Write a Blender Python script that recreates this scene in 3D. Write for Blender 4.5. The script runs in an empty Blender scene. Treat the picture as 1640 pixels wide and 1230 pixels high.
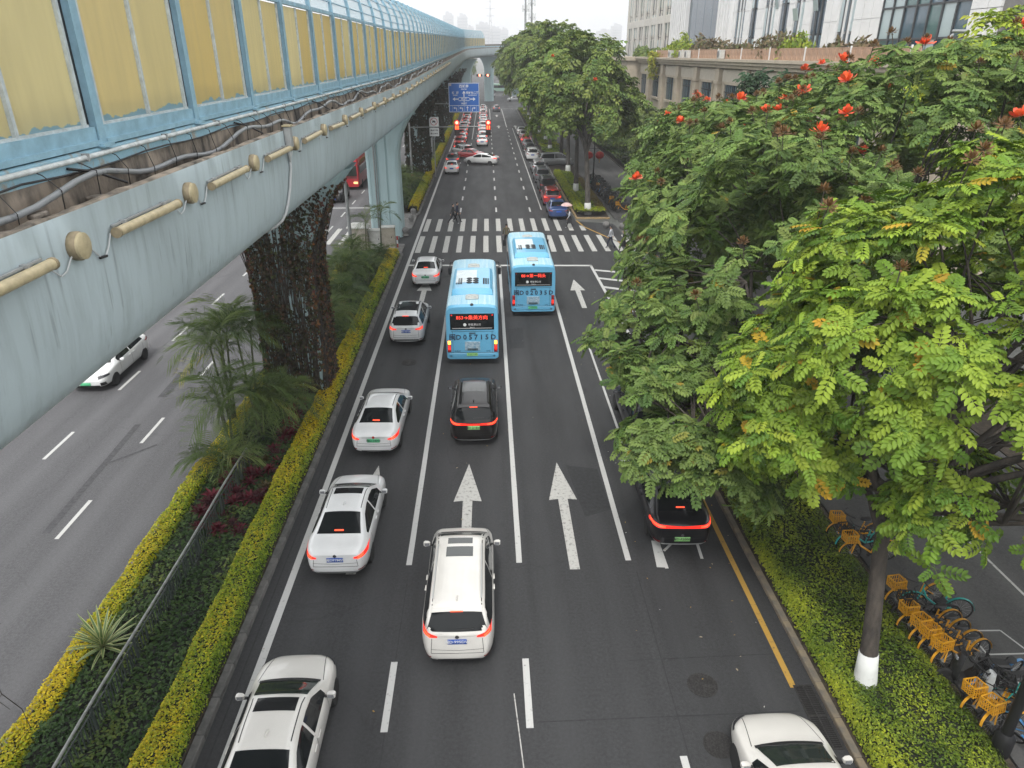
import bpy, bmesh, math, random
import numpy as np
from mathutils import Vector, Matrix
from mathutils.bvhtree import BVHTree

# ------------------------------------------------------------------ camera, sky, sun, exposure
SC = bpy.context.scene
COL = SC.collection
PI = math.pi
R = math.radians
cam_data = bpy.data.cameras.new('camera')
cam = bpy.data.objects.new('camera', cam_data)
COL.objects.link(cam)
cam.location = (0, 0, 13.6)
PITCH = math.atan(530 / 1137)
YAW = math.atan(42 * math.cos(PITCH) / 1137)
cam.rotation_euler = (PI / 2 - PITCH, 0, -YAW)
cam_data.sensor_width = 36
cam_data.lens = 1137 / 1640 * 36
cam_data.clip_start = 0.1
cam_data.clip_end = 6000
SC.camera = cam

SUN_EL, SUN_AZ = 58, 200          # high sun behind an overcast, a little behind the camera
world = bpy.data.worlds.new('World')
SC.world = world
world.use_nodes = True
wn, wl = world.node_tree.nodes, world.node_tree.links
wn.clear()
sky = wn.new('ShaderNodeTexSky')
sky.sky_type = 'NISHITA'
sky.sun_disc = False
sky.sun_elevation = R(SUN_EL)
sky.sun_rotation = R(SUN_AZ)
sky.dust_density = 6
sky.air_density = 1.5
hsv = wn.new('ShaderNodeHueSaturation')
hsv.inputs['Saturation'].default_value = 0.12
mixw = wn.new('ShaderNodeMix')
mixw.data_type = 'RGBA'
mixw.inputs['Factor'].default_value = 0.8
mixw.inputs['B'].default_value = (11.6, 11.8, 12.0, 1)
bg = wn.new('ShaderNodeBackground')
bg.inputs['Strength'].default_value = 0.107
wo = wn.new('ShaderNodeOutputWorld')
wl.new(sky.outputs[0], hsv.inputs['Color'])
wl.new(hsv.outputs[0], mixw.inputs['A'])
wl.new(mixw.outputs['Result'], bg.inputs['Color'])
wl.new(bg.outputs[0], wo.inputs[0])
sun_d = bpy.data.lights.new('sun', 'SUN')
sun_d.energy = 1.5
sun_d.angle = R(14)
sun_d.color = (1, 0.97, 0.92)
sun = bpy.data.objects.new('sun', sun_d)
COL.objects.link(sun)
sun.rotation_euler = (R(90 - SUN_EL), 0, R(180 - SUN_AZ))
SC.view_settings.view_transform = 'Standard'
SC.view_settings.look = 'None'
SC.view_settings.exposure = 0.62
SC.view_settings.gamma = 1
SC.view_settings.use_curve_mapping = False
SC.render.engine = 'CYCLES'
cy = SC.cycles
cy.use_denoising = True
cy.max_bounces = 4
cy.diffuse_bounces = 2
cy.glossy_bounces = 2
cy.transmission_bounces = 2
cy.volume_bounces = 0
cy.transparent_max_bounces = 6
cy.caustics_reflective = cy.caustics_refractive = False
cy.use_adaptive_sampling = True
cy.adaptive_threshold = 0.03

rnd = random.Random(7)
rng = np.random.default_rng(11)

# ------------------------------------------------------------------ materials
MATS = {}


def nodes_of(m):
    m.use_nodes = True
    nt = m.node_tree
    return nt, nt.nodes, nt.links, nt.nodes['Principled BSDF']


def mat(name, col, rough=0.6, metal=0.0, var=0.0, scale=4.0, bump=0.0, bscale=60.0, coat=0.0,
        emit=None, estr=1.0, col2=None, stretch=(1, 1, 1), spec=0.5, coords='Object', detail=5, ramp=(0.38, 0.66)):
    """Principled material with an optional noise between two colours and an optional fine bump."""
    if name in MATS:
        return MATS[name]
    m = bpy.data.materials.new(name)
    nt, N, L, p = nodes_of(m)
    c = (*col, 1)
    p.inputs['Base Color'].default_value = c
    p.inputs['Roughness'].default_value = rough
    p.inputs['Metallic'].default_value = metal
    p.inputs['Specular IOR Level'].default_value = spec
    if coat:
        p.inputs['Coat Weight'].default_value = coat
        p.inputs['Coat Roughness'].default_value = 0.05
    if emit:
        p.inputs['Emission Color'].default_value = (*emit, 1)
        p.inputs['Emission Strength'].default_value = estr
        m.cycles.emission_sampling = 'NONE'
    if var or col2 or bump:
        tc = N.new('ShaderNodeTexCoord')
        mp = N.new('ShaderNodeMapping')
        mp.inputs['Scale'].default_value = stretch
        L.new(tc.outputs[coords], mp.inputs[0])
    if var or col2:
        n = N.new('ShaderNodeTexNoise')
        n.inputs['Scale'].default_value = scale
        n.inputs['Detail'].default_value = detail
        n.inputs['Roughness'].default_value = 0.6
        L.new(mp.outputs[0], n.inputs['Vector'])
        r = N.new('ShaderNodeValToRGB')
        r.color_ramp.elements[0].position, r.color_ramp.elements[1].position = ramp
        d = col2 or tuple(x * (1 - var) for x in col)
        r.color_ramp.elements[0].color = (*d, 1)
        r.color_ramp.elements[1].color = c if col2 else (*[min(1, x * (1 + var * 0.6)) for x in col], 1)
        L.new(n.outputs['Fac'], r.inputs[0])
        L.new(r.outputs[0], p.inputs['Base Color'])
    if bump:
        b = N.new('ShaderNodeTexNoise')
        b.inputs['Scale'].default_value = bscale
        b.inputs['Detail'].default_value = 3
        L.new(tc.outputs[coords], b.inputs['Vector'])
        bp = N.new('ShaderNodeBump')
        bp.inputs['Strength'].default_value = bump
        bp.inputs['Distance'].default_value = 0.02
        L.new(b.outputs['Fac'], bp.inputs['Height'])
        L.new(bp.outputs[0], p.inputs['Normal'])
    MATS[name] = m
    return m


def leaf_mat(name, col=None, attr=True, trans=0.18, rough=0.55, hue=0.0):
    """Leaf: glossy-ish top plus light through the blade; colour from the leaf's own attribute or per-object random."""
    if name in MATS:
        return MATS[name]
    m = bpy.data.materials.new(name)
    nt, N, L, p = nodes_of(m)
    p.inputs['Roughness'].default_value = rough
    p.inputs['Specular IOR Level'].default_value = 0.2
    tr = N.new('ShaderNodeBsdfTranslucent')
    mx = N.new('ShaderNodeMixShader')
    mx.inputs[0].default_value = trans
    if attr:
        a = N.new('ShaderNodeAttribute')
        a.attribute_name = 'Col'
        src = a.outputs['Color']
    else:
        oi = N.new('ShaderNodeObjectInfo')
        r = N.new('ShaderNodeValToRGB')
        r.color_ramp.elements[0].color = (*col[0], 1)
        r.color_ramp.elements[1].color = (*col[1], 1)
        if len(col) > 2:
            r.color_ramp.elements[1].position = 0.955
            e = r.color_ramp.elements.new(0.98)
            e.color = (*col[2], 1)
        L.new(oi.outputs['Random'], r.inputs[0])
        src = r.outputs[0]
    L.new(src, p.inputs['Base Color'])
    L.new(src, tr.inputs['Color'])
    out = [n for n in N if n.type == 'OUTPUT_MATERIAL'][0]
    L.new(p.outputs[0], mx.inputs[1])
    L.new(tr.outputs[0], mx.inputs[2])
    L.new(mx.outputs[0], out.inputs['Surface'])
    MATS[name] = m
    return m


# ------------------------------------------------------------------ mesh helpers
class MB:
    """Collects shapes and builds them as one mesh."""

    def __init__(s):
        s.v, s.f, s.m = [], [], []

    def add(s, vs, fs, m=0):
        o = len(s.v)
        s.v.extend([tuple(x) for x in vs])
        s.f.extend([tuple(i + o for i in f) for f in fs])
        s.m.extend([m] * len(fs))
        return s

    def box(s, c, d, m=0, rz=0.0, mx=None):
        x, y, z = d[0] / 2, d[1] / 2, d[2] / 2
        vs = [Vector(q) for q in ((-x, -y, -z), (x, -y, -z), (x, y, -z), (-x, y, -z), (-x, -y, z), (x, -y, z), (x, y, z), (-x, y, z))]
        if rz:
            rot = Matrix.Rotation(rz, 3, 'Z')
            vs = [rot @ q for q in vs]
        if mx is not None:
            vs = [mx @ q for q in vs]
        vs = [q + Vector(c) for q in vs]
        return s.add(vs, [(3, 2, 1, 0), (4, 5, 6, 7), (0, 1, 5, 4), (1, 2, 6, 5), (2, 3, 7, 6), (3, 0, 4, 7)], m)

    def bevbox(s, c, d, b=0.02, m=0, rz=0.0, seg=1):
        bm = bmesh.new()
        bmesh.ops.create_cube(bm, size=1)
        for v in bm.verts:
            v.co = Vector((v.co.x * d[0], v.co.y * d[1], v.co.z * d[2]))
        bmesh.ops.bevel(bm, geom=list(bm.edges), offset=b, segments=seg, affect='EDGES', profile=0.6)
        rot = Matrix.Rotation(rz, 3, 'Z')
        vs = [rot @ v.co + Vector(c) for v in bm.verts]
        fs = [[v.index for v in f.verts] for f in bm.faces]
        bm.free()
        return s.add(vs, fs, m)

    def tube(s, pts, r, n=8, m=0, caps=True):
        pts = [Vector(p) for p in pts]
        k = len(pts)
        rs = [r] * k if isinstance(r, (int, float)) else list(r)
        rings = []
        up = None
        for i, p in enumerate(pts):
            t = (pts[min(i + 1, k - 1)] - pts[max(i - 1, 0)]).normalized()
            if up is None:
                up = Vector((0, 0, 1)) if abs(t.z) < 0.9 else Vector((1, 0, 0))
            a = t.cross(up)
            if a.length < 1e-5:
                a = t.cross(Vector((0.3, 1, 0.2)))
            a.normalize()
            b = a.cross(t).normalized()
            up = b
            rings.append([p + (a * math.cos(q * 2 * PI / n) + b * math.sin(q * 2 * PI / n)) * rs[i] for q in range(n)])
        return s.loft(rings, m, caps)

    def loft(s, rings, m=0, caps=True, closed=True):
        n = len(rings[0])
        vs = [p for r in rings for p in r]
        fs = []
        for i in range(len(rings) - 1):
            for j in range(n if closed else n - 1):
                a, b = i * n + j, i * n + (j + 1) % n
                fs.append((a, b, b + n, a + n))
        if caps:
            fs.append(tuple(range(n - 1, -1, -1)))
            o = (len(rings) - 1) * n
            fs.append(tuple(range(o, o + n)))
        return s.add(vs, fs, m)

    def lathe(s, prof, n=16, c=(0, 0, 0), axis='Z', m=0):
        rings = []
        for r_, z in prof:
            ring = []
            for q in range(n):
                a = q * 2 * PI / n
                x, y = r_ * math.cos(a), r_ * math.sin(a)
                p = (x, y, z) if axis == 'Z' else ((z, x, y) if axis == 'X' else (x, z, y))
                ring.append((p[0] + c[0], p[1] + c[1], p[2] + c[2]))
            rings.append(ring)
        return s.loft(rings, m)

    def quad(s, a, b, c, d, m=0):
        return s.add([a, b, c, d], [(0, 1, 2, 3)], m)

    def sheet(s, poly, z, m=0):
        return s.add([(p[0], p[1], z) for p in poly], [tuple(range(len(poly)))], m)

    def prism(s, poly, z0, z1, m=0):
        n = len(poly)
        vs = [(p[0], p[1], z0) for p in poly] + [(p[0], p[1], z1) for p in poly]
        fs = [tuple(range(n - 1, -1, -1)), tuple(range(n, 2 * n))] + [(i, (i + 1) % n, n + (i + 1) % n, n + i) for i in range(n)]
        return s.add(vs, fs, m)

    def grid(s, P, m=0, thick=None):
        """P[i][j] points; a sheet of quads."""
        n, k = len(P), len(P[0])
        vs = [p for row in P for p in row]
        fs = [(i * k + j, i * k + j + 1, (i + 1) * k + j + 1, (i + 1) * k + j) for i in range(n - 1) for j in range(k - 1)]
        return s.add(vs, fs, m)

    def mesh(s, name, mats, smooth=None):
        me = bpy.data.meshes.new(name)
        me.from_pydata([tuple(p) for p in s.v], [], s.f)
        mats = mats if isinstance(mats, (list, tuple)) else [mats]
        for q in mats:
            me.materials.append(q)
        if len(mats) > 1:
            me.polygons.foreach_set('material_index', s.m)
        if smooth is not None:
            me.polygons.foreach_set('use_smooth', [True] * len(me.polygons))
            if smooth > 0:
                me.set_sharp_from_angle(angle=R(smooth))
        me.update()
        return me

    def build(s, name, mats, parent=None, smooth=None, loc=None):
        return link(name, s.mesh(name, mats, smooth), parent, loc)


def link(name, data, parent=None, loc=None, rot=None, scale=None):
    o = bpy.data.objects.new(name, data)
    COL.objects.link(o)
    if parent is not None:
        o.parent = parent
    if loc is not None:
        o.location = loc
    if rot is not None:
        o.rotation_euler = rot
    if scale is not None:
        o.scale = scale
    return o


def tag(o, label=None, cat=None, group=None, kind=None):
    for k, v in (('label', label), ('category', cat), ('group', group), ('kind', kind)):
        if v:
            o[k] = v
    return o


def thing(name, label, cat, loc=(0, 0, 0), rz=0.0, group=None):
    return tag(link(name, None, None, loc, (0, 0, rz)), label, cat, group)


def struct(name, mb, m, parent=None, smooth=None):
    o = mb.build(name, m, parent, smooth)
    if parent is None:
        o['kind'] = 'structure'
    return o


KIDS = {}


def kids(o):
    return [c for c in o.children]


def copy_tree(o, parent=None, loc=None, rz=None, label=None, group=None):
    c = o.copy()
    COL.objects.link(c)
    c.parent = parent
    if loc is not None:
        c.location = loc
    if rz is not None:
        c.rotation_euler = (0, 0, rz)
    if label:
        c['label'] = label
    if group:
        c['group'] = group
    for ch in kids(o):
        copy_tree(ch, c)
    return c


def np_mesh(name, V, F, mats, col=None, smooth=True):
    """Mesh from numpy arrays (F: n x k)."""
    me = bpy.data.meshes.new(name)
    nv, (nf, k) = len(V), F.shape
    me.vertices.add(nv)
    me.vertices.foreach_set('co', np.ascontiguousarray(V, dtype=np.float32).ravel())
    me.loops.add(nf * k)
    me.loops.foreach_set('vertex_index', np.ascontiguousarray(F, dtype=np.int32).ravel())
    me.polygons.add(nf)
    me.polygons.foreach_set('loop_start', np.arange(0, nf * k, k, dtype=np.int32))
    if smooth:
        me.polygons.foreach_set('use_smooth', np.ones(nf, dtype=bool))
    me.update(calc_edges=True)
    for q in (mats if isinstance(mats, (list, tuple)) else [mats]):
        me.materials.append(q)
    if col is not None:
        a = me.color_attributes.new('Col', 'FLOAT_COLOR', 'POINT')
        c4 = np.ones((nv, 4), dtype=np.float32)
        c4[:, :3] = col
        a.data.foreach_set('color', c4.ravel())
    return me


def evaluated_mesh(ob, name):
    dg = bpy.context.evaluated_depsgraph_get()
    return bpy.data.meshes.new_from_object(ob.evaluated_get(dg))


TEXTS = {}


def text_mesh(body, size, m, align='CENTER', bold=0.0, sx=1.0):
    key = (body, size, m.name, align, bold, sx)
    if key not in TEXTS:
        cu = bpy.data.curves.new('lettering', 'FONT')
        cu.body = body
        cu.size = size
        cu.align_x = align
        cu.align_y = 'CENTER'
        cu.offset = bold
        cu.resolution_u = 2
        o = bpy.data.objects.new('lettering', cu)
        COL.objects.link(o)
        bpy.context.view_layer.update()
        me = evaluated_mesh(o, 'lettering')
        bpy.data.objects.remove(o)
        bpy.data.curves.remove(cu)
        me.materials.clear()
        me.materials.append(m)
        for v in me.vertices:
            v.co.x *= sx
        TEXTS[key] = me
    return TEXTS[key]


def lettering(body, size, m, parent, loc, rot=(PI / 2, 0, 0), name='lettering', **k):
    return link(name, text_mesh(body, size, m, **k), parent, loc, rot)


ORD = ['first', 'second', 'third', 'fourth', 'fifth', 'sixth', 'seventh', 'eighth', 'ninth', 'tenth', 'eleventh', 'twelfth', 'thirteenth', 'fourteenth', 'fifteenth']
# ------------------------------------------------------------------ ground, roads, kerbs, markings
def road_mat(name, col, dark, streak=0.5):
    """Worn asphalt: grain, broad patches, lengthwise wear streaks, thin cracks."""
    m = bpy.data.materials.new(name)
    nt, N, L, p = nodes_of(m)
    tc = N.new('ShaderNodeTexCoord')

    def noise(scale, st, det=4, rough=0.6):
        mp = N.new('ShaderNodeMapping')
        mp.inputs['Scale'].default_value = st
        L.new(tc.outputs['Object'], mp.inputs[0])
        n = N.new('ShaderNodeTexNoise')
        n.inputs['Scale'].default_value = scale
        n.inputs['Detail'].default_value = det
        n.inputs['Roughness'].default_value = rough
        L.new(mp.outputs[0], n.inputs['Vector'])
        return n.outputs['Fac']

    def mixc(fac, a, b, blend='MIX', amount=None):
        x = N.new('ShaderNodeMix')
        x.data_type = 'RGBA'
        x.blend_type = blend
        for s_, v in (('A', a), ('B', b)):
            if isinstance(v, tuple):
                x.inputs[s_].default_value = (*v, 1)
            else:
                L.new(v, x.inputs[s_])
        if isinstance(fac, float):
            x.inputs['Factor'].default_value = fac
        else:
            L.new(fac, x.inputs['Factor'])
        return x.outputs['Result']

    def rmp(src, a, b, lo=0.0, hi=1.0):
        r = N.new('ShaderNodeMapRange')
        r.inputs['From Min'].default_value = a
        r.inputs['From Max'].default_value = b
        r.inputs['To Min'].default_value = lo
        r.inputs['To Max'].default_value = hi
        L.new(src, r.inputs['Value'])
        return r.outputs['Result']

    base = mixc(rmp(noise(0.25, (1, 0.35, 1)), 0.3, 0.7), dark, col)
    base = mixc(rmp(noise(1.3, (1, 0.03, 1), 3), 0.35, 0.75, 0.0, streak), base, tuple(c * 1.45 for c in col))
    base = mixc(rmp(noise(0.9, (1.2, 0.05, 1), 3), 0.55, 0.72, 0.0, streak * 0.9), base, tuple(c * 0.6 for c in dark))
    base = mixc(rmp(noise(70, (1, 1, 1), 2), 0.42, 0.75, 0.0, 0.6), base, tuple(c * 2.1 for c in col))
    base = mixc(rmp(noise(34, (1, 1, 1), 2), 0.60, 0.72, 0.0, 0.30), base, tuple(c * 3.0 for c in col))
    base = mixc(rmp(noise(13, (1, 1, 1), 3), 0.35, 0.7, 0.0, 0.5), base, tuple(c * 0.62 for c in dark))
    # wheel-polished tracks, two to a lane
    sx = N.new('ShaderNodeSeparateXYZ')
    L.new(tc.outputs['Object'], sx.inputs[0])
    w1 = N.new('ShaderNodeMath')
    w1.operation = 'MULTIPLY_ADD'
    w1.inputs[1].default_value = 2 * PI / 1.62
    w1.inputs[2].default_value = 4.9 * 2 * PI / 1.62
    L.new(sx.outputs['X'], w1.inputs[0])
    w2 = N.new('ShaderNodeMath')
    w2.operation = 'COSINE'
    L.new(w1.outputs[0], w2.inputs[0])
    w3 = N.new('ShaderNodeMath')
    w3.operation = 'MULTIPLY'
    L.new(rmp(w2.outputs[0], -0.2, 1.0), w3.inputs[0])
    L.new(rmp(noise(0.5, (1, 0.12, 1), 4), 0.3, 0.7, 0.1, 0.55), w3.inputs[1])
    base = mixc(w3.outputs[0], base, tuple(c * 1.55 for c in col))
    # oil spots and stains
    base = mixc(rmp(noise(0.7, (1, 0.6, 1), 6, 0.7), 0.64, 0.74, 0.0, 0.55), base, tuple(c * 0.55 for c in dark))
    v = N.new('ShaderNodeTexVoronoi')
    v.feature = 'DISTANCE_TO_EDGE'
    v.inputs['Scale'].default_value = 0.10
    mpw = N.new('ShaderNodeMapping')
    nz = N.new('ShaderNodeTexNoise')
    nz.inputs['Scale'].default_value = 0.8
    nz.inputs['Detail'].default_value = 6
    va = N.new('ShaderNodeVectorMath')
    va.operation = 'MULTIPLY_ADD'
    va.inputs[1].default_value = (1.6, 1.6, 0)
    L.new(tc.outputs['Object'], nz.inputs['Vector'])
    L.new(nz.outputs['Color'], va.inputs[0])
    L.new(tc.outputs['Object'], va.inputs[2])
    L.new(va.outputs[0], v.inputs['Vector'])
    crack = rmp(v.outputs['Distance'], 0.0012, 0.003, 0.16, 0.0)
    base = mixc(crack, base, tuple(c * 0.45 for c in dark))
    L.new(base, p.inputs['Base Color'])
    p.inputs['Roughness'].default_value = 0.72
    L.new(rmp(noise(0.6, (1, 0.2, 1)), 0.3, 0.7, 0.62, 0.85), p.inputs['Roughness'])
    p.inputs['Specular IOR Level'].default_value = 0.35
    b = N.new('ShaderNodeBump')
    b.inputs['Strength'].default_value = 0.35
    b.inputs['Distance'].default_value = 0.012
    L.new(noise(160, (1, 1, 1), 2), b.inputs['Height'])
    L.new(b.outputs[0], p.inputs['Normal'])
    MATS[name] = m
    return m


def paint_mat(name, col, under, lo=0.38, hi=0.52):
    m = mat(name, col, 0.75, col2=under, scale=9, detail=8, ramp=(lo - 0.12, hi - 0.12), bump=0.2, bscale=150)
    return m


ASPH = road_mat('asphalt', (0.038, 0.0385, 0.040), (0.026, 0.0265, 0.028), 0.7)
ASPH_L = road_mat('asphalt_old', (0.088, 0.087, 0.091), (0.069, 0.068, 0.072), 0.35)
PAVE = road_mat('paving_dark', (0.070, 0.069, 0.068), (0.048, 0.048, 0.048), 0.25)
WHITE_L = paint_mat('road_paint_white', (0.50, 0.50, 0.485), (0.20, 0.20, 0.20))
WHITE_W = paint_mat('road_paint_worn', (0.46, 0.455, 0.43), (0.20, 0.195, 0.185), 0.44, 0.6)
YELLOW_L = paint_mat('road_paint_yellow', (0.42, 0.25, 0.045), (0.16, 0.11, 0.05), 0.42, 0.56)
KERB_M = mat('kerb_stone', (0.19, 0.185, 0.175), 0.85, col2=(0.10, 0.10, 0.095), scale=3, bump=0.3)
KERB_Y = mat('kerb_stone_ochre', (0.24, 0.19, 0.12), 0.85, col2=(0.13, 0.115, 0.095), scale=3, bump=0.3)
SOIL = mat('soil', (0.05, 0.038, 0.026), 0.95, var=0.5, scale=6, bump=0.6, bscale=25)
CONC = mat('concrete', (0.24, 0.235, 0.225), 0.85, col2=(0.15, 0.145, 0.14), scale=1.5, bump=0.2)

g = MB()
g.sheet([(-1500, -30), (1500, -30), (1500, 2780), (-1500, 2780)], -0.012)
struct('ground', g, mat('city_ground', (0.13, 0.135, 0.125), 0.9, var=0.35, scale=0.05))
road = MB()
road.sheet([(-6.32, -12), (7.75, -12), (7.62, 33), (8.2, 36), (10.6, 46), (11.4, 52), (11.0, 62.2), (7.8, 63.4), (7.8, 205), (40, 206), (40, 236), (9, 238), (9, 520), (-9, 520), (-9, 238), (-60, 236), (-60, 206), (-6.32, 205), (-6.32, 66.5), (-10.65, 66.5), (-10.65, 52.2), (-6.32, 52.2)], 0.0)
ROAD = struct('road', road, ASPH)
lr = MB()
lr.sheet([(-26, -12), (-10.65, -12), (-10.65, 205.9), (-26, 205.9)], 0.001)
ROAD_L = struct('road_opposite', lr, ASPH_L)
sw = MB()
sw.prism([(10.9, -12), (10.9, 34), (11.5, 40), (13.0, 46), (19, 46), (19, -12)], -0.01, 0.1)
sw.prism([(11.4, 64), (11.6, 205), (17.2, 205), (17.2, 64)], -0.01, 0.08)
sw.prism([(13.5, 46.1), (12.3, 52), (11.6, 63.9), (19, 63.9), (19, 46.1)], -0.01, 0.05)
struct('pavement', sw, PAVE)
# beds
bed = MB()
bed.prism([(-10.4, -12), (-6.56, -12), (-6.56, 52.0), (-10.4, 52.0)], -0.01, 0.11)
bed.prism([(-10.4, 66.7), (-6.56, 66.7), (-6.56, 203), (-10.4, 203)], -0.01, 0.11)
bed.prism([(7.72, -12), (10.85, -12), (10.85, 33), (7.72, 33)], -0.01, 0.09)
bed.prism([(8.1, 64.4), (10.95, 64.4), (11.3, 80), (11.3, 202), (8.1, 202)], -0.01, 0.11)
bed.prism([(17.45, 66), (24.4, 66), (24.4, 200), (17.45, 200)], -0.01, 0.11)
bed.prism([(19.05, -12), (24.4, -12), (24.4, 60), (19.05, 60)], -0.01, 0.11)
struct('planting_bed', bed, SOIL)


def kerb_row(name, pts, w, h, m, step=1.0, gap=0.012, lab=None):
    """A kerb of separate stones along a polyline."""
    root = link(name, None)
    root['kind'] = 'structure'
    acc = 0
    for (a, b) in zip(pts[:-1], pts[1:]):
        a, b = Vector((*a, 0)), Vector((*b, 0))
        d = (b - a)
        n = max(1, round(d.length / step))
        ln = d.length / n
        ang = math.atan2(d.y, d.x)
        key = (name, round(ln, 3))
        mb = MB()
        mb.bevbox((0, 0, h / 2 - 0.02), (ln - gap, w, h + 0.04), 0.018)
        me = mb.mesh('kerb_stone', m)
        for i in range(n):
            p = a + d * ((i + 0.5) / n)
            o = link('kerb_stone', me, root, (p.x, p.y, rnd.uniform(-0.004, 0.004)), (0, 0, ang + rnd.uniform(-0.004, 0.004)))
    return root


kerb_row('kerb_median', [(-6.44, 4), (-6.44, 52.1)], 0.2, 0.14, KERB_M)
kerb_row('kerb_median_end', [(-6.44, 52.1), (-10.5, 52.1)], 0.2, 0.14, KERB_M)
kerb_row('kerb_median_opposite', [(-10.52, 8), (-10.52, 52.1)], 0.2, 0.14, KERB_M, 1.5)
kerb_row('kerb_median_beyond', [(-10.5, 66.6), (-6.44, 66.6), (-6.44, 202)], 0.2, 0.14, KERB_M, 2.5)
kerb_row('kerb_roadside', [(7.68, 4), (7.58, 33)], 0.17, 0.13, KERB_Y)
kerb_row('kerb_island', [(11.0, 64.3), (8.0, 64.3), (7.95, 84)], 0.18, 0.14, mat('kerb_ochre_light', (0.42, 0.28, 0.12), 0.8, col2=(0.25, 0.19, 0.11), scale=3))
kerb_row('kerb_parking', [(7.95, 84), (7.95, 202)], 0.18, 0.14, KERB_M, 3)


def marking(name, poly, m=None, par=None, z=0.005):
    mb = MB()
    mb.sheet(poly, z)
    return mb.build(name, m or WHITE_L, par or ROAD)


def stripe(name, x0, y0, x1, y1, w, m=None, par=None, z=0.005):
    d = Vector((x1 - x0, y1 - y0)).normalized()
    n = Vector((-d.y, d.x)) * w / 2
    a, b = Vector((x0, y0)), Vector((x1, y1))
    # slightly wavy edges
    k = max(1, int((b - a).length / 1.2))
    k = min(k, 40)
    P1, P2 = [], []
    for i in range(k + 1):
        c = a.lerp(b, i / k)
        P1.append(c + n * (1 + rnd.uniform(-0.05, 0.05)))
        P2.append(c - n * (1 + rnd.uniform(-0.05, 0.05)))
    mb = MB()
    mb.grid([[(*p, z) for p in P2], [(*p, z) for p in P1]][::1])
    return mb.build(name, m or WHITE_L, par or ROAD)


stripe('edge_line', -5.74, -6, -5.74, 204, 0.2)
for x in (-2.46, 0.77, 4.0):
    stripe('lane_line', x, 16.7, x, 49.1, 0.17)
    for y in (5.2, 11.05):
        if not (x == 4.0):
            stripe('lane_dash', x, y, x, y + 2.0, 0.16)
stripe('lane_dash', 4.0, 8.2, 4.0, 10.25, 0.16)
for x in (-2.6, 0.78, 4.0):
    for i in range(14):
        y = 67.6 + 6.05 * i
        if x == -2.6 and y > 128:
            continue
        stripe('lane_dash', x, y, x, y + 2.1, 0.15)
    stripe('lane_line', x, 152 if x > 0 else 130, x, 203, 0.15)
stripe('stop_line', -5.65, 49.25, 7.25, 48.75, 0.34)
stripe('stop_line', -5.65, 204.2, 7.2, 204.2, 0.35)
stripe('edge_line', 7.2, 48.8, 7.45, 34.5, 0.18)
for i in range(6):
    y = 47.6 - 1.95 * i
    xe = 10.6 - 0.45 * i
    stripe('hatch_stripe', 7.3, y, xe, y - 1.25, 0.36, z=0.009)
# zebra crossing
for i in range(17):
    x = -5.35 + 1.03 * i
    marking('crosswalk_stripe', [(x - 0.2, 52.7), (x + 0.2, 52.7), (x + 0.2, 58.0), (x - 0.2, 58.0)], WHITE_W)
for i in range(14):
    x = -5.3 + 1.03 * i
    y1 = 64.6 if x < 6.9 else 62.5 - (x - 6.9) * 0.8
    marking('crosswalk_stripe', [(x - 0.2, 59.7), (x + 0.2, 59.7), (x + 0.2, y1), (x - 0.2, y1)], WHITE_W)


def arrow(x, y, ln=5.95, turn=0):
    h = 2.35
    pl = [(x - 0.145, y), (x + 0.145, y), (x + 0.16, y + ln - h), (x + 0.47, y + ln - h - 0.05), (x, y + ln), (x - 0.47, y + ln - h - 0.05), (x - 0.16, y + ln - h)]
    marking('direction_arrow', pl, WHITE_W, z=0.006)


for x in (-4.1, -0.82, 2.38):
    arrow(x, 16.35)
    arrow(x, 39.7)
arrow(5.6, 39.6, 5.8)
for x, y in ((2.4, 150), (5.8, 150), (2.4, 178)):
    arrow(x, y)
stripe('yellow_edge_line', 7.06, 11.95, 7.06, 33, 0.15, YELLOW_L)
pts = [(7.9, 63.6), (8.3, 61.0), (9.4, 58.0), (10.4, 55.4), (11.6, 52.6), (13.0, 50.2)]
for a, b in zip(pts[:-1], pts[1:]):
    stripe('yellow_edge_line', *a, *b, 0.14, YELLOW_L)
# parking bay marks
stripe('bay_line', 5.06, 16.3, 5.06, 33.5, 0.1)
stripe('bay_line', 4.9, 16.35, 5.0, 17.6, 0.26, z=0.009)
stripe('bay_line', 5.15, 17.1, 5.7, 17.7, 0.08)
stripe('bay_line', 6.2, 16.7, 6.27, 17.7, 0.09)
stripe('bay_line', 4.75, 22.3, 5.2, 22.3, 0.2, z=0.01)
stripe('bay_line', 5.1, 68.5, 5.1, 150, 0.1)
# opposite road
for x in (-13.46, -16.53):
    for i in range(-2, 20):
        y = 18.3 + 5.95 * i - (1.1 if x < -15 else 0)
        stripe('lane_dash', x, y + (0.0 if x > -15 else 0.0), x, y + 2.1, 0.13, par=ROAD_L)
stripe('edge_line', -10.95, 67, -10.95, 204, 0.16, par=ROAD_L)
stripe('stop_line', -11.0, 70.0, -20.5, 70.0, 0.35, par=ROAD_L)
for i in range(10):
    x = -11.6 - 1.03 * i
    marking('crosswalk_stripe', [(x - 0.2, 55.5), (x + 0.2, 55.5), (x + 0.2, 61), (x - 0.2, 61)], WHITE_W, ROAD_L)
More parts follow.
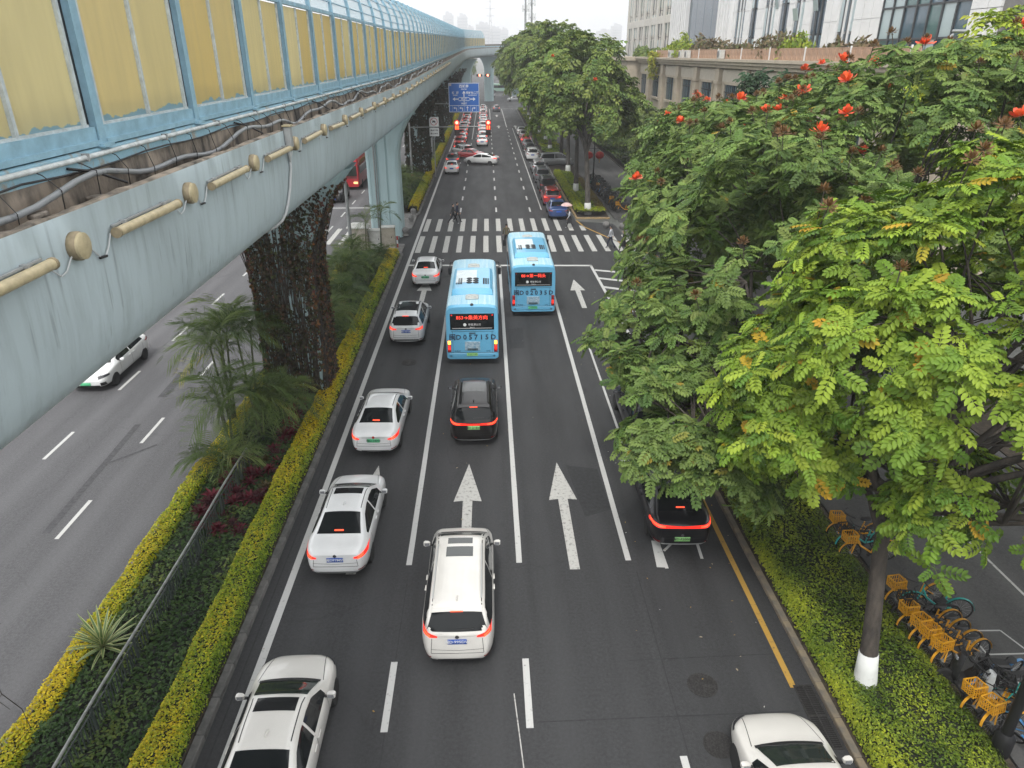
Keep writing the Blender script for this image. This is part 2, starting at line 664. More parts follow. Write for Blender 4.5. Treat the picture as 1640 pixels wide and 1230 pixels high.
# dark repair streaks and patches on the opposite road and ours
PATCH = mat('asphalt_patch', (0.066, 0.066, 0.070), 0.85, var=0.3, scale=8, bump=0.3, bscale=120)
PATCH_D = mat('asphalt_patch_dark', (0.026, 0.027, 0.029), 0.8, var=0.3, scale=8, bump=0.3, bscale=120)
stripe('repair_strip', -13.95, 18.6, -14.25, 25.8, 0.24, PATCH, ROAD_L)
stripe('repair_strip', -14.2, 22.6, -12.8, 24.1, 0.12, PATCH, ROAD_L, z=0.008)
stripe('repair_strip', -14.3, 28.3, -14.42, 31.0, 0.4, PATCH, ROAD_L)
marking('repair_patch', [(1.0, 33.4), (1.75, 33.5), (1.8, 36.4), (1.0, 36.2)], PATCH_D, z=0.004)
marking('repair_patch', [(3.0, 18.9), (3.9, 19.3), (3.8, 21.8), (2.7, 22.1)], PATCH_D, z=0.003)
stripe('tar_seam', 4.05, -5, 4.15, 16.2, 0.03, PATCH_D, z=0.003)
stripe('tar_seam', -2.44, -5, -2.44, 16.4, 0.025, PATCH_D, z=0.003)
stripe('tar_seam', -6.1, -5, -6.1, 52, 0.04, PATCH_D, z=0.003)
stripe('tar_seam', 0.95, 11.2, 7.1, 11.3, 0.035, PATCH_D, z=0.003)
stripe('tar_seam', 3.3, 12.9, 7.1, 13.0, 0.03, PATCH_D, z=0.003)
stripe('scratch_mark', 0.45, 12.0, 0.62, 9.6, 0.025, WHITE_W, z=0.004)
IRON = mat('cast_iron', (0.045, 0.043, 0.042), 0.7, metal=0.4, var=0.4, scale=20, bump=0.5, bscale=60)
for (x, y, r) in ((4.93, 12.1, 0.36), (4.84, 10.5, 0.34), (-3.93, 31.8, 0.38)):
    mb = MB()
    mb.lathe([(r, 0.0), (r, 0.008), (r - 0.03, 0.008), (r - 0.035, 0.004), (r - 0.06, 0.004), (r - 0.065, 0.009), (0.02, 0.009)], 28)
    for k in range(8):
        a = k * PI / 8
        for q in (-1, 1):
            mb.box((math.cos(a) * r * 0.5 * q, math.sin(a) * r * 0.5 * q, 0.011), (r * 0.7, 0.03, 0.006), 0, a)
    mb.build('manhole_cover', IRON, ROAD, loc=(x, y, 0))
dg_ = link('drain_grate', None, ROAD, (7.29, 11.15, 0))
mb = MB()
for s_ in (-0.21, 0.0, 0.21):
    mb.box((s_, 0, 0.014), (0.03, 1.7, 0.016))
for s_ in (-0.85, 0, 0.85):
    mb.box((0, s_, 0.013), (0.45, 0.03, 0.014))
mb.build('grate_frame', IRON, dg_)
mb = MB()
mb.box((0, 0, 0.003), (0.42, 1.7, 0.004))  # flat black sheet, painted shade of the pit under the bars
mb.build('gully_shade', mat('gully_shade_black', (0.004, 0.004, 0.004), 0.9), dg_)
bar = MB()
bar.box((0, 0, 0), (0.43, 0.018, 0.012))
bar_me = bar.mesh('bar', IRON)
for i in range(34):
    link('bar', bar_me, dg_, (0, -0.825 + 0.05 * i, 0.011))
# white painted box on the pavement and faint lines
for a, b in (((12.2, 13.5), (13.05, 13.48)), ((13.05, 13.48), (13.3, 12.7)), ((12.2, 13.5), (12.2, 12.7)), ((12.2, 12.7), (13.3, 12.7))):
    stripe('pavement_line', *a, *b, 0.045, WHITE_L, bpy.data.objects['pavement'], z=0.105)
stripe('pavement_line', 14.6, 14, 14.2, 30, 0.08, WHITE_W, bpy.data.objects['pavement'], z=0.105)
# median gap: concrete platform between the two beds
mg = MB()
mg.prism([(-10.6, 52.3), (-6.5, 52.3), (-6.5, 55.0), (-7.2, 55.2), (-7.2, 60.2), (-6.5, 60.4), (-6.5, 66.4), (-10.6, 66.4)], -0.01, 0.12)
struct('median_platform', mg, CONC)
# fallen leaves and litter
nl = 120
P = np.zeros((nl, 3))
P[:, 0] = np.where(rng.random(nl) < 0.6, rng.uniform(4, 7.4, nl), rng.uniform(-6, 7, nl))
P[:, 1] = rng.uniform(8, 45, nl)
V, F, C = [], [], []
for i in range(nl):
    a = rng.uniform(0, 6.28)
    s_ = rng.uniform(0.02, 0.05)
    d = np.array([math.cos(a), math.sin(a), 0]) * s_
    e = np.array([-math.sin(a), math.cos(a), 0]) * s_ * 0.5
    up = np.array([0, 0, 0.012])
    V += [P[i] - d + up, P[i] + e + up * 1.6, P[i] + d + up, P[i] - e + up * 1.6]
    F.append([4 * i, 4 * i + 1, 4 * i + 2, 4 * i + 3])
    c = [(0.35, 0.30, 0.2), (0.45, 0.45, 0.42), (0.22, 0.16, 0.06), (0.4, 0.25, 0.05)][rng.integers(4)]
    C += [c] * 4
o = link('fallen_leaves', np_mesh('fallen_leaves', np.array(V), np.array(F), leaf_mat('leaf_attr'), np.array(C)))
tag(o, 'small dry leaves and bits of litter scattered over the road', 'litter', kind='stuff')
# ------------------------------------------------------------------ elevated viaduct with noise barrier
def voff(y):
    return max(0.0, y - 170) ** 2 / 520


def vrise(y):
    return 0.015 * max(0.0, min(y, 240) - 40)


def vpt(u, y, z):
    h = (max(0.0, y - 170) / 260)
    c, s_ = math.cos(math.atan(h)), math.sin(math.atan(h))
    return (-8.2 + voff(y) + u * c, y - u * s_, z + vrise(y))


def streak_mat(name, col, dirt, amount=0.6, scale=5.0, zs=0.12, rough=0.6):
    """Painted concrete with dirt running down in streaks."""
    m = bpy.data.materials.new(name)
    nt, N, L, p = nodes_of(m)
    tc = N.new('ShaderNodeTexCoord')
    mp = N.new('ShaderNodeMapping')
    mp.inputs['Scale'].default_value = (1, 1, zs)
    L.new(tc.outputs['Object'], mp.inputs[0])
    n = N.new('ShaderNodeTexNoise')
    n.inputs['Scale'].default_value = scale
    n.inputs['Detail'].default_value = 7
    n.inputs['Roughness'].default_value = 0.65
    L.new(mp.outputs[0], n.inputs['Vector'])
    n2 = N.new('ShaderNodeTexNoise')
    n2.inputs['Scale'].default_value = 0.5
    n2.inputs['Detail'].default_value = 6
    L.new(tc.outputs['Object'], n2.inputs['Vector'])
    r1 = N.new('ShaderNodeMapRange')
    r1.inputs['From Min'].default_value, r1.inputs['From Max'].default_value = 0.46, 0.8
    r1.inputs['To Max'].default_value = amount
    L.new(n.outputs['Fac'], r1.inputs['Value'])
    r2 = N.new('ShaderNodeMapRange')
    r2.inputs['From Min'].default_value, r2.inputs['From Max'].default_value = 0.3, 0.75
    r2.inputs['To Max'].default_value = 0.35
    L.new(n2.outputs['Fac'], r2.inputs['Value'])
    ad = N.new('ShaderNodeMath')
    ad.operation = 'ADD'
    ad.use_clamp = True
    L.new(r1.outputs[0], ad.inputs[0])
    L.new(r2.outputs[0], ad.inputs[1])
    # thin dark drip lines and blotches of flaked paint
    mp3 = N.new('ShaderNodeMapping')
    mp3.inputs['Scale'].default_value = (1, 1, 0.035)
    L.new(tc.outputs['Object'], mp3.inputs[0])
    n3 = N.new('ShaderNodeTexNoise')
    n3.inputs['Scale'].default_value = 16
    n3.inputs['Detail'].default_value = 3
    L.new(mp3.outputs[0], n3.inputs['Vector'])
    n4 = N.new('ShaderNodeTexNoise')
    n4.inputs['Scale'].default_value = 1.1
    n4.inputs['Detail'].default_value = 4
    L.new(tc.outputs['Object'], n4.inputs['Vector'])
    r3 = N.new('ShaderNodeMapRange')
    r3.inputs['From Min'].default_value, r3.inputs['From Max'].default_value = 0.60, 0.74
    L.new(n3.outputs['Fac'], r3.inputs['Value'])
    r4 = N.new('ShaderNodeMapRange')
    r4.inputs['From Min'].default_value, r4.inputs['From Max'].default_value = 0.40, 0.62
    r4.inputs['To Max'].default_value = 0.75
    L.new(n4.outputs['Fac'], r4.inputs['Value'])
    m34 = N.new('ShaderNodeMath')
    m34.operation = 'MULTIPLY_ADD'
    L.new(r3.outputs[0], m34.inputs[0])
    L.new(r4.outputs[0], m34.inputs[1])
    L.new(ad.outputs[0], m34.inputs[2])
    m34.use_clamp = True
    ad = m34
    mx = N.new('ShaderNodeMix')
    mx.data_type = 'RGBA'
    mx.inputs['A'].default_value = (*col, 1)
    mx.inputs['B'].default_value = (*dirt, 1)
    L.new(ad.outputs[0], mx.inputs['Factor'])
    L.new(mx.outputs['Result'], p.inputs['Base Color'])
    p.inputs['Roughness'].default_value = rough
    b = N.new('ShaderNodeBump')
    b.inputs['Strength'].default_value = 0.15
    b.inputs['Distance'].default_value = 0.02
    L.new(n2.outputs['Fac'], b.inputs['Height'])
    L.new(b.outputs[0], p.inputs['Normal'])
    MATS[name] = m
    return m


GIRD = streak_mat('viaduct_paint', (0.42, 0.495, 0.52), (0.21, 0.24, 0.245), 0.5)
RAWC = mat('raw_concrete', (0.27, 0.235, 0.20), 0.9, col2=(0.10, 0.085, 0.07), scale=7, detail=8, bump=0.7, bscale=18)
TROUGH = mat('trough_concrete', (0.30, 0.25, 0.20), 0.9, col2=(0.05, 0.045, 0.04), scale=2.5, detail=8, stretch=(1, 1, 0.4), ramp=(0.36, 0.6), bump=0.6, bscale=14)
BLUE = mat('barrier_blue', (0.26, 0.43, 0.53), 0.5, var=0.18, scale=4, bump=0.15, bscale=30)
BLUE_W = mat('plinth_paint', (0.30, 0.50, 0.60), 0.6, col2=(0.34, 0.33, 0.29), scale=3.5, detail=9, ramp=(0.36, 0.46), bump=0.4, bscale=20)
PALE = mat('frame_pale', (0.50, 0.55, 0.56), 0.5, var=0.2, scale=10)
BLACK = mat('rubber_and_gap_black', (0.012, 0.012, 0.013), 0.5)
GREYP = mat('grey_paint', (0.30, 0.31, 0.31), 0.5, var=0.15, scale=5)
WPIPE = mat('white_pipe', (0.55, 0.58, 0.58), 0.5, var=0.25, scale=8)

VIA = thing('viaduct', 'long pale blue-green elevated viaduct running along the median', 'viaduct', (0, 0, 0))
half = [(3.25, 12.0, 1), (3.25, 12.56, 1), (3.27, 12.58, 2), (3.56, 12.58, 2), (3.58, 12.56, 2), (3.58, 12.38, 1), (3.6, 12.0, 1), (3.85, 12.0, 1), (3.86, 12.13, 1), (3.9, 12.17, 1), (3.985, 12.17, 1),
        (4.0, 12.15, 0), (3.998, 11.8, 0), (3.99, 11.4, 0), (3.97, 11.0, 0), (3.93, 10.72, 0), (3.88, 10.52, 0), (3.80, 10.38, 0), (3.66, 10.27, 0), (3.45, 10.17, 0), (3.0, 10.02, 0), (2.3, 9.85, 0), (1.2, 9.68, 0)]
prof = [(u, z, m) for u, z, m in half] + [(-u, z, m) for u, z, m in reversed(half)]
ys = [-6 + 3 * i for i in range(44)] + [130 + 6 * i for i in range(36)]
n = len(prof)
jit = [[rnd.uniform(-1, 1) for _ in range(n)] for _ in ys]


def girder_piece(ya, yb):
    yy = [y for y in ys if ya < y < yb]
    yy = [ya] + yy + [yb]
    # finer sampling near so that the broken lip edge is uneven
    if ya < 40:
        k = int((yb - ya) / 0.25)
        yy = [ya + (yb - ya) * i / k for i in range(k + 1)]
    mb = MB()
    vs, fs, ms = [], [], []
    for y in yy:
        for j, (u, z, m) in enumerate(prof):
            du = dz = 0
            if 8 <= j <= 10:
                dz = rnd.uniform(-0.02, 0.012)
                du = rnd.uniform(-0.015, 0.015) if j == 8 else 0
            if j == 6 or j == 7:
                dz = rnd.uniform(-0.03, 0.05)
            vs.append(vpt(u + du, y, z + dz))
    for i in range(len(yy) - 1):
        for j in range(n):
            a, b = i * n + j, i * n + (j + 1) % n
            fs.append((a, a + n, b + n, b))
            ms.append(prof[j][2] if j != n // 2 - 1 else 0)
    fs.append(tuple(range(n)))
    ms.append(0)
    o = (len(yy) - 1) * n
    fs.append(tuple(range(o + n - 1, o - 1, -1)))
    ms.append(0)
    mb.v, mb.f, mb.m = vs, fs, ms
    return mb.build('girder', [GIRD, TROUGH, BLUE_W], VIA, smooth=35)


PIERS = [28.7, 58.7, 88.7, 118.7, 148.7, 178.7, 208.7, 238.7, 268.7, 298.7]
cuts = [-6] + [p for p in PIERS] + [340]
for a, b in zip(cuts[:-1], cuts[1:]):
    girder_piece(a + (0.02 if a > 0 else 0), b - 0.02)


def pier(y):
    hw, hd = 1.25, 1.0
    zs = [0.0, 0.5, 2, 4, 5.6, 6.4, 7.1, 7.8, 8.4, 8.9, 9.3, 9.65]
    rings = []
    dz = vrise(y)
    for z in zs:
        t = max(0, (z - 5.6) / 4.05)
        w = hw + 1.75 * t ** 2.2
        d = hd
        b = 0.14
        # front face with two shallow grooves, then round the block
        xs = [-w, -w + b, -0.42, -0.40, -0.30, -0.28, 0.28, 0.30, 0.40, 0.42, w - b, w]
        dy = [b, 0, 0, 0.07, 0.07, 0, 0, 0.07, 0.07, 0, 0, b]
        zz = z if z < 5.6 else z + dz
        ring = [vpt(x, y - d + q, z)[:2] + (zz,) for x, q in zip(xs, dy)]
        ring += [vpt(x, y + d - q, z)[:2] + (zz,) for x, q in zip(reversed(xs), reversed(dy))]
        rings.append(ring)
    mb = MB()
    mb.loft(rings)
    # raised outline ribs along the flare edges
    for s_ in (-1, 1):
        pts = []
        for z in zs[1:]:
            t = max(0, (z - 5.6) / 4.05)
            w = hw + 1.75 * t ** 2.2 - 0.24
            pts.append(vpt(s_ * w, y - hd - 0.01, z)[:2] + ((z if z < 5.6 else z + dz),))
        mb.tube(pts, 0.04, 6)
    return mb.build('pier', PIERM, VIA, smooth=30)


PIERM = streak_mat('pier_paint', (0.42, 0.56, 0.58), (0.27, 0.35, 0.35), 0.35, 3.0)
for y in PIERS:
    pier(y)
mb = MB()
for y in (57.67,):
    mb.tube([vpt(-0.62, y, 0.1), vpt(-0.62, y, 8.8)], 0.055, 8)
    mb.tube([vpt(-0.46, y, 0.1), vpt(-0.46, y, 8.8)], 0.03, 6)
mb.build('downpipe', GREYP, VIA, smooth=0)

# inner parapet wall behind the barrier panels
mb = MB()
for a, b in zip(ys[:-1], ys[1:]):
    mb.loft([[vpt(u, y, z) for u, z in ((3.08, 12.0), (3.24, 12.0), (3.24, 13.12), (3.12, 13.12))] for y in (a, b)], caps=False)
mb.build('parapet', RAWC, VIA)
mb = MB()
for a, b in zip(ys[:-1], ys[1:]):
    mb.quad(vpt(-3.2, a, 12.02), vpt(2.7, a, 12.02), vpt(2.7, b, 12.02), vpt(-3.2, b, 12.02))
mb.build('deck_surface', mat('deck_asphalt', (0.06, 0.06, 0.06), 0.9), VIA)


# ---- noise barrier
def panel_mat():
    m = bpy.data.materials.new('panel_yellow')
    nt, N, L, p = nodes_of(m)
    tc = N.new('ShaderNodeTexCoord')
    geo = N.new('ShaderNodeNewGeometry')
    sep = N.new('ShaderNodeSeparateXYZ')
    L.new(tc.outputs['Object'], sep.inputs[0])
    oi = N.new('ShaderNodeObjectInfo')
    n = N.new('ShaderNodeTexNoise')
    n.noise_dimensions = '4D'
    n.inputs['Scale'].default_value = 3.2
    n.inputs['Detail'].default_value = 7
    L.new(tc.outputs['Object'], n.inputs['Vector'])
    mw = N.new('ShaderNodeMath')
    mw.operation = 'MULTIPLY'
    mw.inputs[1].default_value = 50
    L.new(oi.outputs['Random'], mw.inputs[0])
    L.new(mw.outputs[0], n.inputs['W'])
    # left-over blue paint and grime near the bottom edge
    ma = N.new('ShaderNodeMath')
    ma.operation = 'MULTIPLY_ADD'
    ma.inputs[1].default_value = -3.2
    ma.inputs[2].default_value = 1.38
    L.new(sep.outputs['Z'], ma.inputs[0])
    ad = N.new('ShaderNodeMath')
    ad.operation = 'ADD'
    L.new(ma.outputs[0], ad.inputs[0])
    L.new(n.outputs['Fac'], ad.inputs[1])
    st = N.new('ShaderNodeMapRange')
    st.inputs['From Min'].default_value, st.inputs['From Max'].default_value = 0.92, 0.95
    L.new(ad.outputs[0], st.inputs['Value'])
    base = N.new('ShaderNodeValToRGB')
    base.color_ramp.elements[0].color = (0.78, 0.71, 0.44, 1)
    base.color_ramp.elements[1].color = (0.83, 0.77, 0.52, 1)
    e = base.color_ramp.elements.new(0.93)
    e.color = (0.76, 0.62, 0.28, 1)
    L.new(oi.outputs['Random'], base.inputs[0])
    mpd = N.new('ShaderNodeMapping')
    mpd.inputs['Scale'].default_value = (1, 2.2, 0.25)
    L.new(tc.outputs['Object'], mpd.inputs[0])
    nd = N.new('ShaderNodeTexNoise')
    nd.noise_dimensions = '4D'
    nd.inputs['Scale'].default_value = 2.5
    nd.inputs['Detail'].default_value = 6
    L.new(mpd.outputs[0], nd.inputs['Vector'])
    L.new(mw.outputs[0], nd.inputs['W'])
    rd = N.new('ShaderNodeMapRange')
    rd.inputs['From Min'].default_value, rd.inputs['From Max'].default_value = 0.35, 0.75
    rd.inputs['To Max'].default_value = 0.4
    L.new(nd.outputs['Fac'], rd.inputs['Value'])
    md = N.new('ShaderNodeMix')
    md.data_type = 'RGBA'
    md.inputs['B'].default_value = (0.55, 0.49, 0.30, 1)
    L.new(rd.outputs[0], md.inputs['Factor'])
    L.new(base.outputs[0], md.inputs['A'])
    mx = N.new('ShaderNodeMix')
    mx.data_type = 'RGBA'
    L.new(md.outputs['Result'], mx.inputs['A'])
    mx.inputs['B'].default_value = (0.34, 0.52, 0.60, 1)
    L.new(st.outputs[0], mx.inputs['Factor'])
    L.new(mx.outputs['Result'], p.inputs['Base Color'])
    p.inputs['Roughness'].default_value = 0.38
    tr = N.new('ShaderNodeBsdfTranslucent')
    L.new(mx.outputs['Result'], tr.inputs['Color'])
    ms = N.new('ShaderNodeMixShader')
    ms.inputs[0].default_value = 0.5
    out = [q for q in N if q.type == 'OUTPUT_MATERIAL'][0]
    L.new(p.outputs[0], ms.inputs[1])
    L.new(tr.outputs[0], ms.inputs[2])
    L.new(ms.outputs[0], out.inputs[0])
    return m


PANEL = panel_mat()
CANO = bpy.data.materials.new('canopy_sheet')
nt, N, L, p = nodes_of(CANO)
p.inputs['Base Color'].default_value = (0.62, 0.76, 0.82, 1)
p.inputs['Roughness'].default_value = 0.3
tr = N.new('ShaderNodeBsdfTranslucent')
tr.inputs['Color'].default_value = (0.75, 0.88, 0.93, 1)
ms = N.new('ShaderNodeMixShader')
ms.inputs[0].default_value = 0.6
L.new(p.outputs[0], ms.inputs[1])
L.new(tr.outputs[0], ms.inputs[2])
tp_ = N.new('ShaderNodeBsdfTransparent')
ms2 = N.new('ShaderNodeMixShader')
ms2.inputs[0].default_value = 0.5
L.new(ms.outputs[0], ms2.inputs[1])
L.new(tp_.outputs[0], ms2.inputs[2])
L.new(ms2.outputs[0], [q for q in N if q.type == 'OUTPUT_MATERIAL'][0].inputs[0])

BAR = thing('noise_barrier', 'blue framed noise barrier with yellow panels along the viaduct edge', 'noise barrier', (0, 0, 0))
BAY = 3.08
arc = [(0.0, 2.08), (-0.02, 2.42), (-0.09, 2.76), (-0.22, 3.09), (-0.42, 3.40), (-0.68, 3.66), (-0.98, 3.86)]


def bay_shapes():
    S = {}
    q = MB()
    q.box((0.035, 0, 1.05), (0.13, 0.13, 2.1))
    q.box((0.10, 0, 1.03), (0.012, 0.16, 2.06))
    q.box((0.05, 0, 0.02), (0.24, 0.26, 0.04))
    for a, b in zip(arc[:-1], arc[1:]):
        mid = ((a[0] + b[0]) / 2, (a[1] + b[1]) / 2)
        ang = math.atan2(b[1] - a[1], b[0] - a[0])
        q.box((mid[0] + 0.03, 0, mid[1]), (math.hypot(b[0] - a[0], b[1] - a[1]) + 0.02, 0.09, 0.11), 0, 0, Matrix.Rotation(-ang, 3, 'Y'))
    S['post'] = (q, BLUE, 0)
    q = MB()
    q.box((0.03, BAY / 2, 0.13), (0.10, BAY - 0.15, 0.2))
    q.box((0.09, BAY / 2, 0.05), (0.04, BAY - 0.17, 0.06))
    S['base_rail'] = (q, BLUE, 0)
    q = MB()
    q.box((0.02, BAY / 2, 2.10), (0.09, BAY - 0.14, 0.09))
    S['top_rail'] = (q, BLUE, 0)
    q = MB()
    q.box((0.02, BAY / 2, 1.14), (0.06, 0.055, 1.78))
    for y in (0.21, BAY - 0.21):
        q.box((0.02, y, 1.14), (0.05, 0.06, 1.78))
    q.box((0.02, BAY / 2, 0.245), (0.055, BAY - 0.3, 0.03))
    S['panel_frame'] = (q, PALE, 0)
    q = MB()
    for y in (0.125, BAY - 0.125):
        q.box((0.0, y, 1.14), (0.05, 0.07, 1.78))
    S['gap_shade'] = (q, BLACK, 0)  # black strips stand in for the dark open gaps beside the posts
    q = MB()
    pl = (BAY / 2 - 0.0275 - 0.24)
    q.box((0.0, 0.24 + pl / 2, 1.14), (0.02, pl - 0.01, 1.76))
    S['panel'] = (q, PANEL, 0)
    q = MB()
    q.box((0.0, BAY / 2 + 0.0275 + pl / 2, 1.14), (0.02, pl - 0.01, 1.76))
    S['panel.'] = (q, PANEL, 0)
    q = MB()
    q.grid([[(x - 0.02, 0.06, z) for x, z in arc], [(x - 0.02, BAY - 0.06, z) for x, z in arc]])
    q.grid([[(x - 0.03, 0.06, z - 0.008) for x, z in reversed(arc)], [(x - 0.03, BAY - 0.06, z - 0.008) for x, z in reversed(arc)]])
    S['canopy_sheet'] = (q, CANO, 0)
    q = MB()
    for x, z in arc[1:]:
        q.tube([(x + 0.02, 0.04, z), (x + 0.02, BAY - 0.04, z)], 0.022, 5)
    S['canopy_bar'] = (q, BLUE, 0)
    return S


SH = bay_shapes()
MESH = {k: q.mesh(k.strip('.'), m) for k, (q, m, _) in SH.items()}
far = {}
for i in range(-4, 68):
    y = 9.15 + BAY * i
    yb = y + BAY
    a, b = vpt(3.48, y, 12.58), vpt(3.48, yb, 12.58)
    d = Vector(b) - Vector(a)
    rz = math.atan2(-d.x, d.y)
    rx = math.atan2(d.z, d.y)
    if i < 22:
        for k, me in MESH.items():
            link(k.strip('.'), me, BAR, a, (rx, 0, rz))
    else:
        mx = Matrix.Translation(a) @ Matrix.Rotation(rz, 4, 'Z') @ Matrix.Rotation(rx, 4, 'X')
        for k, (q, m, _) in SH.items():
            f = far.setdefault(m.name, (MB(), m))[0]
            f.add([mx @ Vector(p) for p in q.v], q.f)
for k, (q, m) in far.items():
    nm = {'barrier_blue': 'far_frame', 'frame_pale': 'far_panel_frame', 'rubber_and_gap_black': 'far_gap_shade', 'panel_yellow': 'far_panel', 'canopy_sheet': 'far_canopy_sheet'}[k]
    q.build(nm, m, BAR)['kind'] = 'stuff'

# ---- facade lamps on the girder: tubes and round ones in turn
LAMPB = mat('lamp_beige', (0.44, 0.37, 0.23), 0.5, var=0.2, scale=8)
LAMPD = mat('lamp_dirty', (0.26, 0.21, 0.13), 0.6, var=0.3, scale=8)
WIRE = mat('wire_pale', (0.45, 0.46, 0.46), 0.5)


def round_lamp():
    t = thing('round_lamp', '', 'lamp')
    q = MB()
    q.lathe([(0.142, 0.0), (0.147, 0.03), (0.147, 0.07), (0.135, 0.085)], 20, axis='X')
    q.build('lamp_housing', LAMPD, t, smooth=40)
    q = MB()
    q.lathe([(0.135, 0.085), (0.135, 0.112), (0.118, 0.12), (0.02, 0.123)], 20, axis='X')
    q.build('lamp_lens', LAMPB, t, smooth=40)
    q = MB()
    q.tube([(0.03, 0.15, -0.02), (0.02, 0.3, -0.12), (0.02, 0.42, -0.22), (0.02, 0.52, -0.23), (0.02, 0.62, -0.15), (0.03, 0.70, -0.02)], 0.009, 5)
    q.tube([(0.03, -0.13, -0.08), (0.02, -0.25, -0.2), (0.02, -0.36, -0.22), (0.02, -0.50, -0.12)], 0.008, 5)
    q.build('wire', WIRE, t)
    q = MB()
    q.tube([(0.022, 0.40, -0.22), (0.022, 0.54, -0.23)], 0.016, 6)
    q.build('wire_connector', BLACK, t)
    return t


def tube_lamp():
    t = thing('tube_lamp', '', 'lamp')
    q = MB()
    q.tube([(0.09, 0.0, 0), (0.09, 1.72, 0)], 0.055, 12)
    q.build('lamp_tube', LAMPB, t, smooth=40)
    q = MB()
    q.tube([(0.09, -0.015, 0), (0.09, 0.02, 0)], 0.061, 12)
    q.build('end_cap', LAMPD, t, smooth=40)
    q = MB()
    q.tube([(0.09, 1.70, 0), (0.09, 1.735, 0)], 0.061, 12)
    q.build('end_cap', LAMPD, t, smooth=40)
    q = MB()
    for y in (0.3, 1.4):
        q.box((0.03, y, 0.05), (0.09, 0.05, 0.06))
    q.box((0.025, 0.86, 0.06), (0.03, 1.6, 0.02))
    q.build('bracket', GREYP, t)
    return t


rl0, tl0 = round_lamp(), tube_lamp()
NEAR_W = ['nearest the camera'] + [f'{w} from the near end' for w in ORD[1:]]
for i in range(28):
    y = 7.25 + 3.0 * i
    yt = y + 0.72
    a, b = vpt(4.0, y, 11.83), vpt(4.0, yt, 11.80)
    la = f'round beige lamp on the viaduct fascia, {NEAR_W[i]}' if i < 14 else 'small round beige lamp far along the viaduct fascia'
    lb = f'beige tube lamp on the viaduct fascia, {NEAR_W[i + 1]}' if i < 14 else 'short beige tube lamp far along the viaduct fascia'
    for base, p_, l_, g_ in ((rl0, a, la, 'round lamps on the girder'), (tl0, b, lb, 'tube lamps on the girder')):
        o = base if i == 0 else copy_tree(base)
        o.location = p_
        o['label'], o['group'] = l_, g_
        o.rotation_euler = (R(rnd.uniform(-1.2, 1.2)), 0, 0)
o = copy_tree(tl0, None, vpt(4.0, 7.25 - 3.0 + 0.72, 11.80), 0, 'beige tube lamp cut off by the left picture edge')

# junction box with a conduit running down the fascia
jb = thing('junction_box', 'grey junction box with a conduit down the viaduct fascia', 'junction box', (0, 0, 0))
q = MB()
q.bevbox((-4.13, 15.72, 12.02), (0.14, 0.2, 0.42), 0.02)
q.build('box', GREYP, jb)
q = MB()
q.box((-4.13, 15.72, 12.24), (0.17, 0.24, 0.03))
q.build('lid', LAMPB, jb)
q = MB()
fp = [(u, z) for u, z, m in half if m == 0]
q.tube([(-8.2 + u + 0.04, 15.75 - 0.5 * max(0, 11.4 - z), z) for u, z in fp[1:9]], 0.03, 7)
for k in range(3):
    q.tube([(-4.16, 15.68 + 0.05 * k, 11.8), (-4.14, 15.6 + 0.1 * k, 11.66), (-4.16, 15.75, 11.5)], 0.014, 5)
q.build('conduit', WIRE, jb, smooth=0)

# cables in the trough
cb = thing('cable', 'thick black cable snaking along the trough below the noise barrier', 'cable', (0, 0, 0))
pts, ties = [], []
for k in range(200):
    y = 2 + 0.4 * k
    z = 12.27 + 0.09 * math.sin(y * 0.95) + 0.05 * math.sin(y * 2.3 + 1) - 0.04
    u = 3.72 + 0.05 * math.sin(y * 0.8 + 2)
    pts.append(vpt(u, y, z))
    ties.append((u, y, z))
q = MB()
q.tube(pts, 0.035, 8)
q.build('sheath', mat('cable_black', (0.03, 0.03, 0.035), 0.35, col2=(0.22, 0.23, 0.24), scale=4, ramp=(0.56, 0.7)), cb, smooth=0)
q = MB()
for u, y, z in ties[::2]:
    if y < 45:
        q.tube([vpt(3.6, y + rnd.uniform(-.05, .05), 12.5), vpt(3.67, y, 12.47), vpt(u + 0.04, y + 0.03, z + 0.03), vpt(u + 0.02, y + 0.05, z - 0.06), vpt(u, y + 0.07, 12.05)], 0.006, 4)
q.build('tie', BLACK, cb)
for y in (8.5, 14.2, 20.6, 27):
    q = MB()
    q.tube([vpt(3.6, y - 0.3, 12.45), vpt(3.72, y, 12.38), vpt(3.9, y + 0.35, 12.2)], 0.016, 5)
    q.build('branch_cable', BLACK, cb)
pc = thing('pipe', 'white pipe clipped along the barrier plinth of the viaduct', 'pipe', (0, 0, 0))
q = MB()
q.tube([vpt(3.62, 1 + 1.5 * k, 12.52 + rnd.uniform(-0.006, 0.006)) for k in range(60)], 0.03, 8)
q.build('pipe_run', WPIPE, pc, smooth=0)
q = MB()
for k in range(40):
    q.box(vpt(3.615, 2 + 2.2 * k, 12.52), (0.08, 0.04, 0.085))
q.build('clip', GREYP, pc)
w2 = MB()
w2.tube([vpt(3.62, 1 + 0.7 * k, 12.43 - 0.05 * abs(math.sin(k * 0.7))) for k in range(90)], 0.012, 5)
w2.build('thin_wire', BLACK, cb)
q = MB()
for k in range(26):       # broken lumps of mortar and dirt along the lip
    y = rnd.uniform(3, 40)
    q.bevbox(vpt(rnd.uniform(3.66, 3.92), y, 12.06 + rnd.uniform(0, 0.1)), (rnd.uniform(0.04, 0.16), rnd.uniform(0.06, 0.4), rnd.uniform(0.03, 0.09)), 0.015, 0, rnd.uniform(-0.3, 0.3))
tag(q.build('rubble', RAWC), 'broken mortar and dirt lying in the viaduct trough', 'rubble', kind='stuff')
